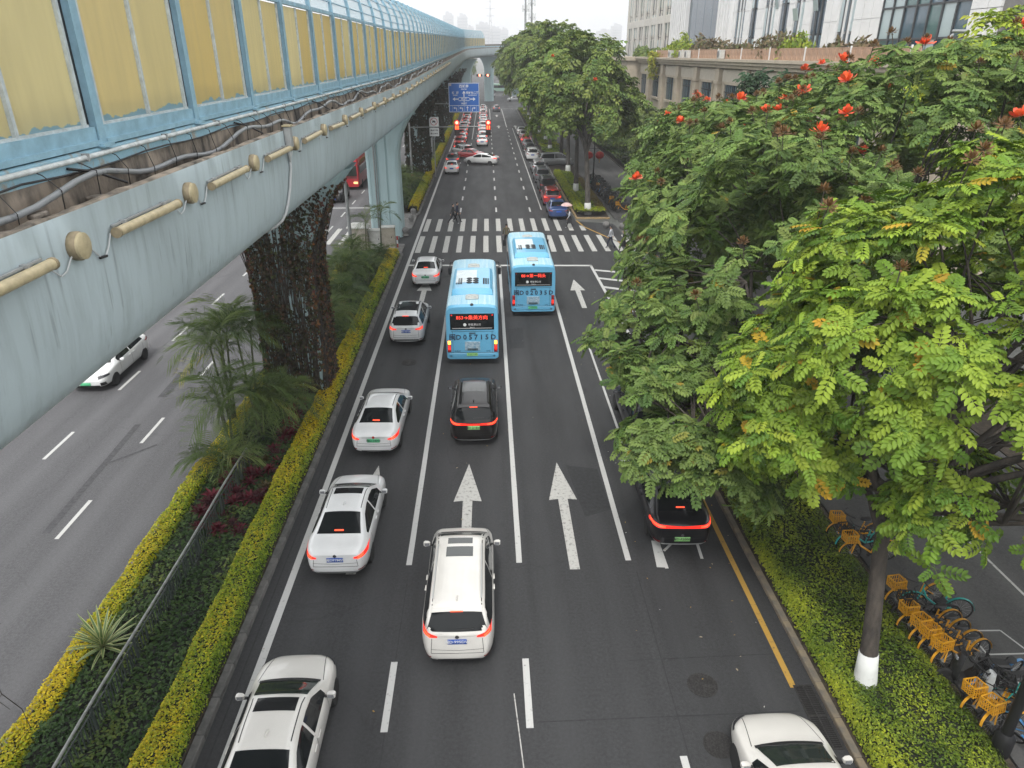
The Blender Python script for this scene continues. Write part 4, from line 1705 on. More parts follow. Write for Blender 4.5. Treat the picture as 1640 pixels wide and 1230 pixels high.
# ------------------------------------------------------------------ buses
BUSB = mat('paint_bus_blue', (0.14, 0.44, 0.67), 0.35, coat=0.5, var=0.05, scale=1.5)
BUSW = mat('paint_bus_white', (0.62, 0.70, 0.73), 0.45, var=0.12, scale=3)
BUSR = mat('paint_bus_roof', (0.50, 0.66, 0.72), 0.5, col2=(0.27, 0.52, 0.66), scale=3, stretch=(3, 0.12, 1))
BUSRED = mat('paint_bus_red', (0.42, 0.025, 0.035), 0.35, coat=0.6)
LED = mat('led_red', (0.2, 0.01, 0.01), 0.5, emit=(1.0, 0.06, 0.03), estr=1.6)
HATCH = mat('roof_hatch', (0.48, 0.50, 0.48), 0.6, var=0.15, scale=5)
VENT = mat('vent_dark', (0.02, 0.025, 0.03), 0.7)
NAVY = mat('letters_navy', (0.02, 0.035, 0.07), 0.5)
POSTER = mat('bus_panel_print', (0.12, 0.28, 0.42), 0.4, col2=(0.45, 0.55, 0.6), scale=9, stretch=(1, 1, 2))


def bus(x, yrear, label, num, led, L=8.4, col=None, lit=True, name='city_bus', rz=0.0, front=False):
    W, H = 2.5, 3.0
    hw = W / 2
    col = col or BUSB
    t = thing(name, label, 'bus', (x, yrear + L / 2 if not front else yrear, 0), rz)
    q = MB()
    rings = []
    for s_, k, dz in ((0, .965, -.07), (.008, .985, -.03), (.025, 1, 0), (.5, 1, 0), (.96, 1, 0), (.985, .985, -.05), (1, .95, -.16)):
        y = (s_ - .5) * L
        w = hw * k
        h = H + dz
        half_ = [(w * .9, .34), (w * .99, .40), (w, .55), (w, 1.2), (w, 2.1), (w * .985, 2.60), (w * .95, h - .16), (w * .88, h - .06), (w * .7, h - .01), (w * .35, h + .012)]
        rings.append([(a, y, b) for a, b in half_] + [(-a, y, b) for a, b in reversed(half_)])
    q.loft([list(reversed(r_)) for r_ in rings])
    nh = len(rings[0])
    for fi in range(len(rings) - 1):
        for j in range(nh):
            if min(q.v[i_][2] for i_ in q.f[fi * nh + j]) > 2.7 and fi > 1:
                q.m[fi * nh + j] = 1
    body = q.mesh('body', [col, BUSR], 35)
    link('body', body, t)
    # rear face: black glass, panel, lights
    yr = -L / 2
    q = MB()
    q.bevbox((0, yr - 0.004, 2.22), (2.06, 0.03, 0.80), 0.012)
    rw = q.build('rear_window', GLASS, t)
    q = MB()
    q.bevbox((0, yr - 0.012, 1.90), (1.86, 0.03, 0.02), 0.004)
    q.build('window_trim', SILVERT, rw)
    lettering(led, 0.23, LED, rw, (0.0, yr - 0.026, 2.42), name='destination_text', bold=0.0)
    lettering('新能源公交', 0.12, TXT_W, rw, (0.12, yr - 0.026, 2.08), name='operator_text')
    q = MB()
    q.lathe([(.075, 0), (.075, .006), (.055, .006), (.055, .002), (.03, .002), (.03, .006), (.01, .006)], 16, (-.34, yr - .027, 2.08), 'Y')
    q.build('operator_emblem', TXT_W, rw)
    lettering('绿色出行', 0.06, TXT_W, rw, (0.0, yr - 0.026, 1.94), name='slogan_text')
    for s_ in (-1, 1):
        q = MB()
        q.bevbox((s_ * .95, yr - 0.03, 2.55), (.06, .02, .05), .005)
        q.build('marker_lamp', LAMP_LIT if lit else LAMP_RED, rw)
        q = MB()
        q.bevbox((s_ * 1.10, yr + 0.0, 1.0), (.17, .07, .62), .02)
        hl = q.build('tail_light', LAMP_RED, t)
        q = MB()
        q.bevbox((s_ * 1.10, yr - 0.038, 1.19), (.13, .02, .18), .01)
        q.build('indicator', LAMP_AMB if lit else LAMP_RED, hl)
        q = MB()
        q.bevbox((s_ * 1.10, yr - 0.038, .93), (.12, .02, .22), .01)
        q.build('brake_lamp', LAMP_LIT, hl)
        q = MB()
        q.lathe([(.05, 0), (.05, .02), (.01, .022)], 12, (s_ * 1.02, yr - .025, .50), 'Y')
        q.build('rear_reflector', LAMP_CLR, t)
    q = MB()
    q.box((0, yr - .006, 1.74), (2.0, .01, .012))
    q.box((0, yr - .006, .66), (2.1, .01, .014))
    for s_ in (-1, 1):
        q.box((s_ * .93, yr - .006, 1.2), (.012, .01, 1.08))
    q.build('engine_door_seam', SEAM, t)
    q = MB()
    q.bevbox((0, yr - .008, 1.0), (.72, .02, .46), .01)
    q.build('rear_panel', POSTER, t)
    q = MB()
    q.box((0, yr - .03, .84), (.50, .01, .10))
    q.build('panel_skyline', mat('print_dark', (0.06, .10, .12), .5, var=.4, scale=20), t)
    q = MB()
    q.bevbox((0, yr - .01, .55), (2.2, .03, .18), .012)
    q.build('bumper', col, t)
    q = MB()
    q.box((-.02, yr - .032, .58), (.52, .012, .15))
    np_ = q.build('number_plate', PLATE_LG if lit else PLATE_G, t)
    lettering(num, .11, TXT_K, np_, (0, yr - .04, .58))
    q = MB()
    q.bevbox((0, yr - .02, 1.66), (.3, .05, .035), .01)
    q.build('handle', TRIM, t)
    lettering('闽' + ' '.join(num), 0.34, NAVY, t, (0, yr - .014, 1.44), name='fleet_number', bold=.008, sx=.98)
    lettering('纯电动', .10, NAVY, t, (-.72, yr - .014, .74), name='lettering')
    lettering('XMQ', .09, NAVY, t, (.75, yr - .014, .74), name='lettering')
    # camera dome, roof hatches, air-conditioning unit
    q = MB()
    q.lathe([(.09, 0), (.09, .05), (.05, .10), (.01, .11)], 12, (0, yr + .14, H - .04))
    q.build('reversing_camera', TRIM, t, smooth=40)
    for yy in (yr + 1.15, yr + 6.6):
        q = MB()
        q.bevbox((0, yy, H + .05), (.62, .56, .10), .03)
        hb = q.build('roof_hatch', HATCH, t)
        q = MB()
        q.bevbox((0, yy, H + .12), (.40, .36, .05), .02)
        q.build('hatch_lid', HATCH, hb)
    q = MB()
    y0, y1 = yr + 1.9, yr + 5.6
    sec = lambda y, k: [(-1.02 * k, y, H - .03), (-.98 * k, y, H + .16 * k), (-.86 * k, y, H + .25 * k), (0, y, H + .28 * k), (.86 * k, y, H + .25 * k), (.98 * k, y, H + .16 * k), (1.02 * k, y, H - .03)]
    q.loft([sec(y0 - .35, .9) if False else [(a, b, min(c, H + .02)) for a, b, c in sec(y0 - .25, 1)], sec(y0, .99), sec(y0 + .2, 1), sec(y1 - .1, 1), [(a, b, min(c, H + .06)) for a, b, c in sec(y1 + .2, .96)]])
    ac = q.build('air_conditioner', col, t, smooth=30)
    q = MB()
    q.grid([[(-.84, y0 + .9, H + .262), (-.5, y0 + .9, H + .276), (0, y0 + .9, H + .288), (.2, y0 + .9, H + .284)], [(-.84, y1 - .6, H + .262), (-.5, y1 - .6, H + .276), (0, y1 - .6, H + .288), (.2, y1 - .6, H + .284)]])
    q.build('white_band', BUSW, ac)
    for s_ in (-1, 1):
        q = MB()
        for i in range(6):
            for j in range(3):
                q.box((s_ * (.56 + .11 * j), y0 + .72 + .17 * i, H + .272 - .012 * j), (.085, .11, .022))
        q.build('vent_grille', VENT, ac)
    for i in range(3):
        for s_ in (-1, 1):
            q = MB()
            q.lathe([(.14, 0), (.15, .015), (.13, .03), (.05, .035)], 14, (s_ * .16, y0 + .85 + .34 * i, H + .275))
            q.build('fan', VENT, ac)
    q = MB()
    for xx in (-.85, -.6, .6, .85):
        q.box((xx, yr + .75, H - .005 - .05 * (abs(xx) > .8)), (.02, 1.2, .02))
    q.build('roof_rib', BUSR, t)
    # sides: window band, wheels, mirrors
    for s_ in (-1, 1):
        q = MB()
        q.box((s_ * (hw + .004), 0, 2.02), (.02, L - .9, .86))
        sw_ = q.build('window_band', GLASS, t)
        q = MB()
        for k in range(1, 6):
            q.box((s_ * (hw + .016), -L / 2 + .45 + (L - .9) * k / 6, 2.02), (.012, .05, .86))
        q.build('window_post', TRIM, sw_)
        tm, rm = wheel_meshes(.46, .26, False)
        for yy in (-L / 2 + 2.1, L / 2 - 2.0):
            w = link('wheel', None, t, (s_ * (hw - .12), yy, .46), (0, 0, 0 if s_ > 0 else PI))
            link('tyre', tm, w)
            link('rim', rm, w)
        q = MB()
        q.tube([(s_ * 1.15, L / 2 - .05, 2.75), (s_ * 1.38, L / 2 + .12, 2.72), (s_ * 1.42, L / 2 + .12, 2.4)], .025, 6)
        mi = q.build('mirror', TRIM, t)
        q = MB()
        q.bevbox((s_ * 1.42, L / 2 + .10, 2.2), (.2, .1, .42), .03)
        q.build('mirror_housing', TRIM, mi)
    q = MB()
    q.bevbox((0, L / 2 - .012, 1.95), (2.2, .06, 1.3), .03)
    q.build('windscreen', SHIELD, t)
    return t


bus(-0.82, 31.35, 'nearer blue city bus with red destination display, behind the black people carrier lane', 'D05715D', '853→集美方向', 8.5)
b2 = bus(2.47, 38.1, 'farther blue city bus standing on the crosswalk side, right of the other bus', 'D02035D', '88→第一码头', 8.4, lit=False)

# ------------------------------------------------------------------ cars near the camera
car('sedan', ('sunroof', 'fin'), P_PEARL, -4.52, 10.45, 0, 'cream white sedan with black sunroof, cut off by the bottom picture edge', darkrim=False, plate='闽D·2K816')
car('sedan', ('sunroof', 'fin', 'chromebumper'), P_WHITE, -4.40, 18.35, R(-0.5), 'white sedan with black sunroof and blue plate, second in the left lane', plate='闽DP7M59')
car('sedan', ('redbadge', 'chromestrip'), P_WHITE, -4.25, 25.1, R(-1.5), 'white sedan with plain roof and green plate over the half hidden arrow', pmat=PLATE_G, plate='闽D·14093')
car('suv', ('panoroof', 'blackbumper', 'chromebumper', 'rails', 'fin'), P_WHITE, -4.24, 36.05, 0, 'white SUV with black panoramic roof and black bumper, left of the bus', plate='闽D·0715K')
car('sedan', ('fin',), P_WHITE, -4.05, 46.0, R(0.5), 'small white sedan waiting at the stop line in the left lane', pmat=PLATE_G, plate='闽D·F8832')
car('mpv', ('twinroof', 'ribs', 'fin', 'rails', 'silverrail'), P_PEARL, -0.87, 15.1, R(-0.3), 'white people carrier with two grey sunroofs and ribbed roof in the middle lane', plate='闽D·995DW')
car('suv', ('lightbar', 'bigroof', 'chromebumper', 'rails', 'blackfin', 'fin', 'chromestrip', 'ribs'), P_BROWN, -0.65, 25.75, 0, 'glossy black SUV with full-width red light bar in the middle lane', pmat=PLATE_LG, plate='闽D·D18331')
car('fastback', (), P_PEARL, 5.92, 8.42, R(1.5), 'cream white car with black wheels entering at the bottom right corner', brake=False, darkrim=True)
car('fastback', ('lightbar', 'silverbumper', 'lowplate', 'bigroof'), P_BLACK, 5.72, 19.35, R(-2), 'black parked car with thin red light bar half under the leaves', pmat=PLATE_LG, plate='闽D·F20001')
car('suv', ('rails',), P_BLACK, 6.1, 25.2, 0, 'dark car parked under the tree, nearly hidden by leaves', brake=False)
car('fastback', (), P_WHITE, -17.75, 31.2, PI, 'white car with black headlights coming towards the camera on the opposite road', pmat=PLATE_G, brake=False, darkrim=True)
car('suv', ('panoroof',), P_BLACK, -15.3, 74.5, PI, 'dark SUV in front of the red bus on the opposite road', brake=False)

# red double-deck style coach on the opposite road
bt = thing('red_bus', 'red bus with orange side panel waiting on the opposite road', 'bus', (-15.2, 84.5, 0), 0)
q = MB()
rings = []
for y, k, dz in ((-4.6, .93, -.25), (-4.5, .98, -.08), (-4.2, 1, 0), (4.4, 1, 0), (4.6, .96, -.1)):
    w = 1.25 * k
    h = 3.3 + dz
    hf = [(w * .9, .35), (w, .5), (w, 2.5), (w * .95, h - .15), (w * .85, h)]
    rings.append([(a, y, b) for a, b in hf] + [(-a, y, b) for a, b in reversed(hf)])
q.loft([list(reversed(r_)) for r_ in rings])
q.build('body', BUSRED, bt, smooth=35)
q = MB()
q.bevbox((0, -4.56, 2.0), (2.1, .12, 1.15), .03)
q.build('windscreen', SHIELD, bt)
q = MB()
q.box((0, -4.6, 2.85), (1.5, .1, .3))
q.build('destination_panel', TRIM, bt)
q = MB()
q.box((0, -4.64, 1.32), (2.1, .06, .10))
q.build('front_strip', TRIM, bt)
for s_ in (-1, 1):
    q = MB()
    q.bevbox((s_ * .85, -4.56, .78), (.5, .14, .26), .04)
    q.build('headlight', mat('lamp_warm', (.8, .5, .2), .2, emit=(1, .6, .25), estr=.8), bt)
    q = MB()
    q.box((s_ * 1.252, .2, 2.05), (.02, 8.2, .8))
    q.build('window_band', GLASS, bt)
    q = MB()
    q.box((s_ * 1.256, .6, 2.85), (.02, 7.4, .45))
    q.build('side_banner', mat('banner_orange', (.55, .30, .06), .5, col2=(.25, .14, .05), scale=6), bt)
    tm, rm = wheel_meshes(.46, .26, False)
    for yy in (-2.6, 2.6):
        w = link('wheel', None, bt, (s_ * 1.13, yy, .46), (0, 0, 0 if s_ > 0 else PI))
        link('tyre', tm, w)
        link('rim', rm, w)
    q = MB()
    q.tube([(s_ * 1.15, -4.5, 2.7), (s_ * 1.4, -4.75, 2.6), (s_ * 1.42, -4.75, 2.2)], .05, 6)
    q.build('mirror', TRIM, bt)

# ------------------------------------------------------------------ queue beyond the crossing
COLS = {'white': P_WHITE, 'silver': P_SILVER, 'grey': P_GREY, 'black': P_BLACK, 'red': P_RED, 'blue': P_BLUE}
car('sedan', ('fin',), P_WHITE, -4.4, 92.6, 0, 'white sedan at the tail of the left queue beyond the crosswalk', lite=True)
car('suv', ('rails',), P_GREY, -4.6, 99.6, 0, 'grey SUV just ahead of the last car in the left queue', lite=True)
car('fastback', (), P_WHITE, -0.75, 99.6, R(72), 'white fastback turned across the lanes beyond the crosswalk', lite=True)
car('suv', (), P_SILVER, -3.6, 108.5, R(28), 'silver car slanted across the left queue beside the white fastback', lite=True)
car('sedan', (), P_RED, -2.5, 105.0, R(50), 'red car squeezing in behind the slanted silver car', lite=True)
q1 = [('red', 'suv', 113.5), ('red', 'suv', 120), ('white', 'sedan', 126.5), ('red', 'sedan', 133), ('silver', 'suv', 140), ('white', 'suv', 146.5), ('silver', 'sedan', 153), ('red', 'sedan', 160), ('white', 'sedan', 166.5), ('red', 'suv', 173), ('red', 'sedan', 180), ('white', 'suv', 187)]
for i, (c, k, y) in enumerate(q1):
    car(k, (), COLS[c], -4.25 + rnd.uniform(-.15, .15), y, 0, f'{c} {"SUV" if k == "suv" else "sedan"} {ORD[i]} in the left lane queue past the slanted cars', lite=True, group='cars queueing in the left lane')
q2 = [('white', 'sedan', 121.5), ('white', 'suv', 128), ('red', 'sedan', 134.5), ('white', 'sedan', 141), ('white', 'suv', 147.5), ('silver', 'sedan', 154), ('white', 'sedan', 160.5), ('white', 'sedan', 167), ('red', 'sedan', 173.5), ('white', 'suv', 180), ('silver', 'sedan', 186.5), ('white', 'sedan', 193), ('white', 'sedan', 199.5)]
for i, (c, k, y) in enumerate(q2):
    car(k, (), COLS[c], -0.8 + rnd.uniform(-.12, .12), y, 0, f'{c} {"SUV" if k == "suv" else "sedan"} {ORD[i]} in the second lane queue under the blue sign', lite=True, group='cars queueing in the second lane')
car('suv', (), P_GREY, 2.5, 195, 0, 'dark grey SUV alone in the third lane short of the far junction', lite=True)
car('fastback', (), P_WHITE, 1.3, 257, R(160), 'white car crossing the far junction in front of the green bus', lite=True, brake=False)
car('suv', (), P_SILVER, 8.6, 236, R(95), 'silver van turning at the far junction near the trees', lite=True, brake=False)
# parked along the right kerb
pk = [('blue', 'sedan', 66.1, 'dark blue sedan parked nearest the crosswalk beside the umbrella'), ('red', 'suv', 72.0, 'red SUV parked right ahead of the dark blue sedan'), ('black', 'mpv', 78.6, 'dark people carrier with pale roof parked third from the crosswalk'),
      ('grey', 'mpv', 85.4, 'grey van with light roof parked fourth from the crosswalk'), ('silver', 'suv', 92.2, 'silver SUV parked fifth from the crosswalk'), ('white', 'suv', 104.5, 'white SUV parked past the silver van in the gateway'), ('black', 'sedan', 110.8, 'black sedan parked seventh along the right kerb'),
      ('grey', 'sedan', 117.2, 'grey sedan parked eighth along the right kerb'), ('red', 'sedan', 123.6, 'red sedan parked ninth along the right kerb'), ('silver', 'suv', 130.5, 'silver SUV parked at the far end of the right kerb row'), ('white', 'sedan', 137.5, 'white sedan double parked past the far end of the kerb row')]
for c, k, y, lab in pk:
    car(k, ('bigroof',) if k == 'mpv' else (), COLS[c], 6.35 + rnd.uniform(-.08, .08), y, 0, lab, lite=True, group='cars parked along the right kerb', brake=(c == 'red'))
car('mpv', (), P_SILVER, 9.1, 97.6, R(-88), 'silver van standing across the gateway between the tree trunks', lite=True, brake=False)
# green bus at the far junction
gb = thing('green_bus', 'pale green bus crossing the far junction under the red lights', 'bus', (6.5, 292, 0), R(80))
q = MB()
q.bevbox((0, 0, 1.75), (2.5, 10.5, 2.7), .18)
q.build('body', mat('paint_green', (.22, .34, .28), .4), gb, smooth=30)
q = MB()
q.box((1.256, 0, 2.1), (.02, 9.6, .9))
q.box((-1.256, 0, 2.1), (.02, 9.6, .9))
q.build('window_band', GLASS, gb)
for s_ in (-1, 1):
    tm, rm = wheel_meshes(.46, .26, False)
    for yy in (-3.2, 3.2):
        w = link('wheel', None, gb, (s_ * 1.14, yy, .46), (0, 0, 0 if s_ > 0 else PI))
        link('tyre', tm, w)
        link('rim', rm, w)
# ------------------------------------------------------------------ vegetation
LEAF = leaf_mat('leaf_attr')
BARK = mat('bark', (0.075, 0.062, 0.050), 0.9, col2=(0.035, 0.030, 0.026), scale=6, stretch=(1, 1, 0.25), bump=0.8, bscale=18)
BARK_G = mat('bark_grey', (0.11, 0.098, 0.085), 0.9, col2=(0.05, 0.045, 0.04), scale=6, stretch=(1, 1, 0.25), bump=0.8, bscale=18)
WASH = mat('whitewash', (0.62, 0.63, 0.61), 0.9, col2=(0.40, 0.40, 0.38), scale=5, ramp=(0.25, 0.45))


def unit(a):
    return a / np.maximum(np.linalg.norm(a, axis=-1, keepdims=True), 1e-9)


def leaflet(base, d, up, ln, w, fold=0.25, droop=0.15):
    """Six-point leaflet folded along its midrib: two quads."""
    d, up = unit(np.array(d, float)), np.array(up, float)
    s_ = unit(np.cross(d, up))
    up = np.cross(s_, d)
    b = np.array(base, float)

    def pt(t, x, z):
        return b + d * (t * ln) + s_ * (x * w) + up * (z * w - droop * ln * t * t)
    V = [pt(0, 0, 0), pt(.32, .5, fold), pt(.72, .42, fold), pt(1, 0, 0), pt(.72, -.42, fold), pt(.32, -.5, fold)]
    return V, [(0, 1, 2, 3), (0, 3, 4, 5)]


def pinnate(pairs=5, L=1.0, ll=0.25, lw=0.15, droop=0.22, ang=62, term=True):
    V, F = [], []

    def rach(t):
        return np.array([0, t * L * (1 - 0.08 * t), 0.10 * t * L - droop * L * t * t])

    def add(vs, fs):
        o = len(V)
        V.extend(vs)
        F.extend([tuple(i + o for i in f) for f in fs])
    for k in range(pairs):
        t = 0.24 + 0.68 * k / (pairs - 1)
        tl = ll * (0.8 + 0.45 * math.sin(PI * (0.2 + 0.7 * k / pairs)))
        for s_ in (-1, 1):
            a = R(ang - 14 * k / pairs)
            d = (s_ * math.sin(a), math.cos(a), -0.10 - 0.15 * t)
            add(*leaflet(rach(t), d, (s_ * 0.15, 0, 1), tl, lw))
    if term:
        add(*leaflet(rach(0.95), (0, 1, -0.3), (0, 0, 1), ll * 1.1, lw * 1.1))
    a, b, c = rach(0), rach(.5), rach(1)
    w = 0.008 * L
    add([a + (w, 0, 0), a - (w, 0, 0), b - (w, 0, 0), b + (w, 0, 0)], [(0, 1, 2, 3)])
    add([b + (w, 0, 0), b - (w, 0, 0), c - (w, 0, 0), c + (w, 0, 0)], [(0, 1, 2, 3)])
    return np.array(V), np.array(F)


PIN = pinnate()
PIN_C = pinnate(3, 1.0, 0.34, 0.20)


def place(tmpl, pos, d, up, sc, col):
    """Many copies of a template at once: vertex, face and colour arrays."""
    TV, TF = tmpl
    d = unit(d)
    s_ = unit(np.cross(d, up))
    u = np.cross(s_, d)
    V = pos[:, None, :] + sc[:, None, None] * (TV[None, :, 0:1] * s_[:, None] + TV[None, :, 1:2] * d[:, None] + TV[None, :, 2:3] * u[:, None])
    n, k = len(pos), len(TV)
    F = (TF[None] + (np.arange(n) * k)[:, None, None]).reshape(-1, TF.shape[1])
    C = np.repeat(col, k, axis=0)
    return V.reshape(-1, 3), F, C


def crown_tips(lobes, rg, dome_r=1.15, tips_per=11, dens=1.0):
    """Small leafy domes over the big lobes, tips on each dome; gaps stay between domes."""
    T, NRM = [], []
    for ci, (c, r) in enumerate(lobes):
        c, r = np.array(c), np.array(r)
        area = 4 * PI * ((r[0] * r[1]) ** 1.6 / 3 + (r[0] * r[2]) ** 1.6 / 3 + (r[1] * r[2]) ** 1.6 / 3) ** (1 / 1.6)
        small = max(r) < 1.7
        nd = max(7 if small else 4, int(dens * area / (dome_r ** 2 * 2.3)))
        v = unit(rg.normal(size=(nd, 3)))
        # even them out a little
        for _ in range(6):
            dd = v[:, None] - v[None]
            di = np.linalg.norm(dd, axis=2) + np.eye(nd)
            v = unit(v + 0.10 / nd ** 0.5 * (dd / di[..., None] ** 2.5).sum(1) / nd ** 0.5)
        v = v[v[:, 2] > -0.62]
        for q in v:
            p = c + q * r * rg.uniform(0.78, 1.0)
            inside = any(np.sum(((p - np.array(c2)) / np.array(r2)) ** 2) < 0.55 for j, (c2, r2) in enumerate(lobes) if j != ci)
            if inside:
                continue
            nn = unit(q / r)
            nn = unit(nn + np.array([0, 0, 0.45]))
            rr = dome_r * rg.uniform(0.7, 1.25) * (.62 if small else 1)
            w = unit(rg.normal(size=(tips_per, 3)) * 0.62 + nn)
            T.append(p + w * rr * rg.uniform(0.55, 1.0, (tips_per, 1)) * np.array([1, 1, 0.72]))
            NRM.append(unit(w + nn * 0.4))
    return np.concatenate(T), np.concatenate(NRM)


def rosettes(T, Nn, rg, per=6, size=0.6, elev=(-0.25, 0.55)):
    n = len(T)
    a = unit(Nn + np.array([0, 0, 0.7]))
    h = unit(np.cross(a, rg.normal(size=(n, 3))))
    g = np.cross(a, h)
    pos, d, up = [], [], []
    ph = rg.uniform(0, 6.28, n)
    for k in range(per):
        an = ph + 2.399 * k + rg.uniform(-.25, .25, n)
        e = rg.uniform(*elev, n)[:, None]
        ring = h * np.cos(an)[:, None] + g * np.sin(an)[:, None]
        pos.append(T)
        d.append(ring * np.cos(e) + a * np.sin(e))
        up.append(a + rg.normal(size=(n, 3)) * 0.15)
    pos, d, up = np.concatenate(pos), np.concatenate(d), np.concatenate(up)
    return pos, d, up, rg.uniform(0.6, 1.28, len(pos)) * size


def palette(rg, n, cols, wts, jitter=0.18):
    c = np.array(cols)[rg.choice(len(cols), n, p=np.array(wts) / sum(wts))]
    return np.clip(c * (1 + rg.uniform(-jitter, jitter, (n, 1))) * (1 + rg.uniform(-.06, .06, (n, 3))), 0, 1)


DARKG = ([(0.105, 0.172, 0.040), (0.14, 0.212, 0.052), (0.185, 0.258, 0.068), (0.068, 0.120, 0.032), (0.34, 0.25, 0.04)], [4, 5, 4, 3, 0.12])
LIGHTG = ([(0.15, 0.24, 0.028), (0.205, 0.30, 0.034), (0.28, 0.37, 0.042), (0.10, 0.18, 0.026), (0.45, 0.30, 0.03)], [5, 5, 3, 4, 0.3])
YELLG = ([(0.24, 0.32, 0.03), (0.32, 0.38, 0.04), (0.16, 0.24, 0.03)], [3, 3, 2])
FARG = ([(0.125, 0.19, 0.045), (0.16, 0.225, 0.055), (0.20, 0.255, 0.06), (0.085, 0.14, 0.038)], [3, 4, 3, 2])


def limb(q, a, b, r0, r1, rg, n=7, sag=0.25, wob=0.12):
    a, b = np.array(a, float), np.array(b, float)
    ln = np.linalg.norm(b - a)
    pts = []
    w1 = rg.normal(size=3) * wob * ln * 0.3
    for i in range(n + 1):
        t = i / n
        p = a + (b - a) * t + w1 * math.sin(PI * t) + np.array([0, 0, -sag * ln * 0.25 * math.sin(PI * t) * -1])
        pts.append(tuple(p))
    q.tube(pts, [r0 + (r1 - r0) * (i / n) ** 0.8 for i in range(n + 1)], 7, caps=False)
    return pts


def tree(name, label, base, lobes, pal, seed, trunk_top=None, r0=0.2, per=6, size=0.6, tmpl=PIN, dome=1.15, tips=11, dens=1.0, nparts=0, leafcols=None, group=None, wash=True, bark=None, cat='tree', keep=None, gap=None):
    rg = np.random.default_rng(seed)
    base = np.array(base, float)
    t = thing(name, label, cat, tuple(base), 0, group)
    T, Nn = crown_tips(lobes, rg, dome, tips, dens)
    if gap:
        for gc, gr in gap:
            m_ = np.linalg.norm((T - np.array(gc)) / np.array(gr), axis=1) > 1
            T, Nn = T[m_], Nn[m_]
    pos, d, up, sc = rosettes(T, Nn, rg, per, size)
    col = palette(rg, len(pos), *pal)
    if nparts:
        # the leaves that show largest: near the camera and on the side that faces it
        cv = np.array([0, 0, 13.6]) - pos
        dist = np.linalg.norm(cv, axis=1)
        nrm = np.repeat(Nn[None], per, 0).reshape(-1, 3)
        score = dist - 2.2 * np.sum(nrm * cv, axis=1) / dist
        u_ = (pos[:, 0] / np.maximum(pos[:, 1], 1))
        score += np.where((u_ > 0.80) | (pos[:, 2] < 2.5), 50, 0)
        idx = np.argsort(score)[:nparts]
    else:
        idx = np.array([], int)
    rest = np.setdiff1d(np.arange(len(pos)), idx)
    V, F, C = place(tmpl, pos[rest] - base, d[rest], up[rest], sc[rest], col[rest])
    cr = link('crown', np_mesh('crown', V, F, LEAF, C), t)
    cr['kind'] = 'stuff'
    if nparts:
        lm = leaf_mat('leaf_' + name + str(seed), leafcols, attr=False)
        me = np_mesh('leaf', tmpl[0], tmpl[1], lm)
        for i in idx:
            dd = unit(d[i])
            s_ = unit(np.cross(dd, up[i]))
            u = np.cross(s_, dd)
            m = Matrix(((s_[0] * sc[i], dd[0] * sc[i], u[0] * sc[i], pos[i][0] - base[0]), (s_[1] * sc[i], dd[1] * sc[i], u[1] * sc[i], pos[i][1] - base[1]), (s_[2] * sc[i], dd[2] * sc[i], u[2] * sc[i], pos[i][2] - base[2]), (0, 0, 0, 1)))
            o = bpy.data.objects.new('leaf', me)
            COL.objects.link(o)
            o.parent = t
            o.matrix_local = m
    # trunk and limbs
    c0 = np.mean([np.array(c) for c, r in lobes], axis=0)
    top = np.array(trunk_top if trunk_top is not None else (base[0] * .6 + c0[0] * .4, base[1] * .6 + c0[1] * .4, min(c[2] - 0.55 * r[2] for c, r in lobes))) - base
    q = MB()
    tp = []
    for i in range(9):
        u_ = i / 8
        tp.append(tuple(top * u_ + np.array([0.12 * math.sin(2.2 * u_ + seed), 0.10 * math.sin(3 * u_ + seed * 2), 0]) * u_))
    rr = [r0 * (1.35 if i == 0 else 1.12 if i == 1 else 1 - .3 * i / 8) for i in range(9)]
    q.tube(tp, rr, 12)
    q.build('trunk', bark or BARK, t, smooth=0)
    if wash:
        w = MB()
        k = min(1.0, 1.05 / max(top[2], .1))
        pts = [tuple(np.array(tp[0]) * (1 - u_ * k * 1.0) + 0 * u_) if False else tuple(top * (u_ * k) + np.array([0.12 * math.sin(2.2 * u_ * k + seed), 0.10 * math.sin(3 * u_ * k + seed * 2), 0]) * u_ * k) for u_ in (0, .3, .6, 1)]
        w.tube(pts, [float(np.interp(u_ * k * 8, range(9), rr)) + 0.012 for u_ in (0, .3, .6, 1)], 14)
        w.build('whitewash_band', WASH, t, smooth=0)
    q = MB()
    end = np.array(tp[-1])
    for (c, r) in lobes:
        c, r = np.array(c) - base, np.array(r)
        m = 4 if max(r) > 2.4 else 2
        for k in range(m):
            a = 6.28 * k / m + rg.uniform(0, 1)
            mid = c + np.array([math.cos(a) * r[0] * .38, math.sin(a) * r[1] * .38, -.15 * r[2] + rg.uniform(-.2, .5)])
            limb(q, end * rg.uniform(.75, 1.0), mid, r0 * .5, r0 * .24, rg)
            near = np.argsort(np.linalg.norm(T - base - mid, axis=1))[:260]
            for j in rg.choice(near, min(7, len(near)), replace=False):
                limb(q, mid, T[j] - base, r0 * .22, .012, rg, 5)
    q.build('branches', bark or BARK, t, smooth=0)
    return t, T, Nn


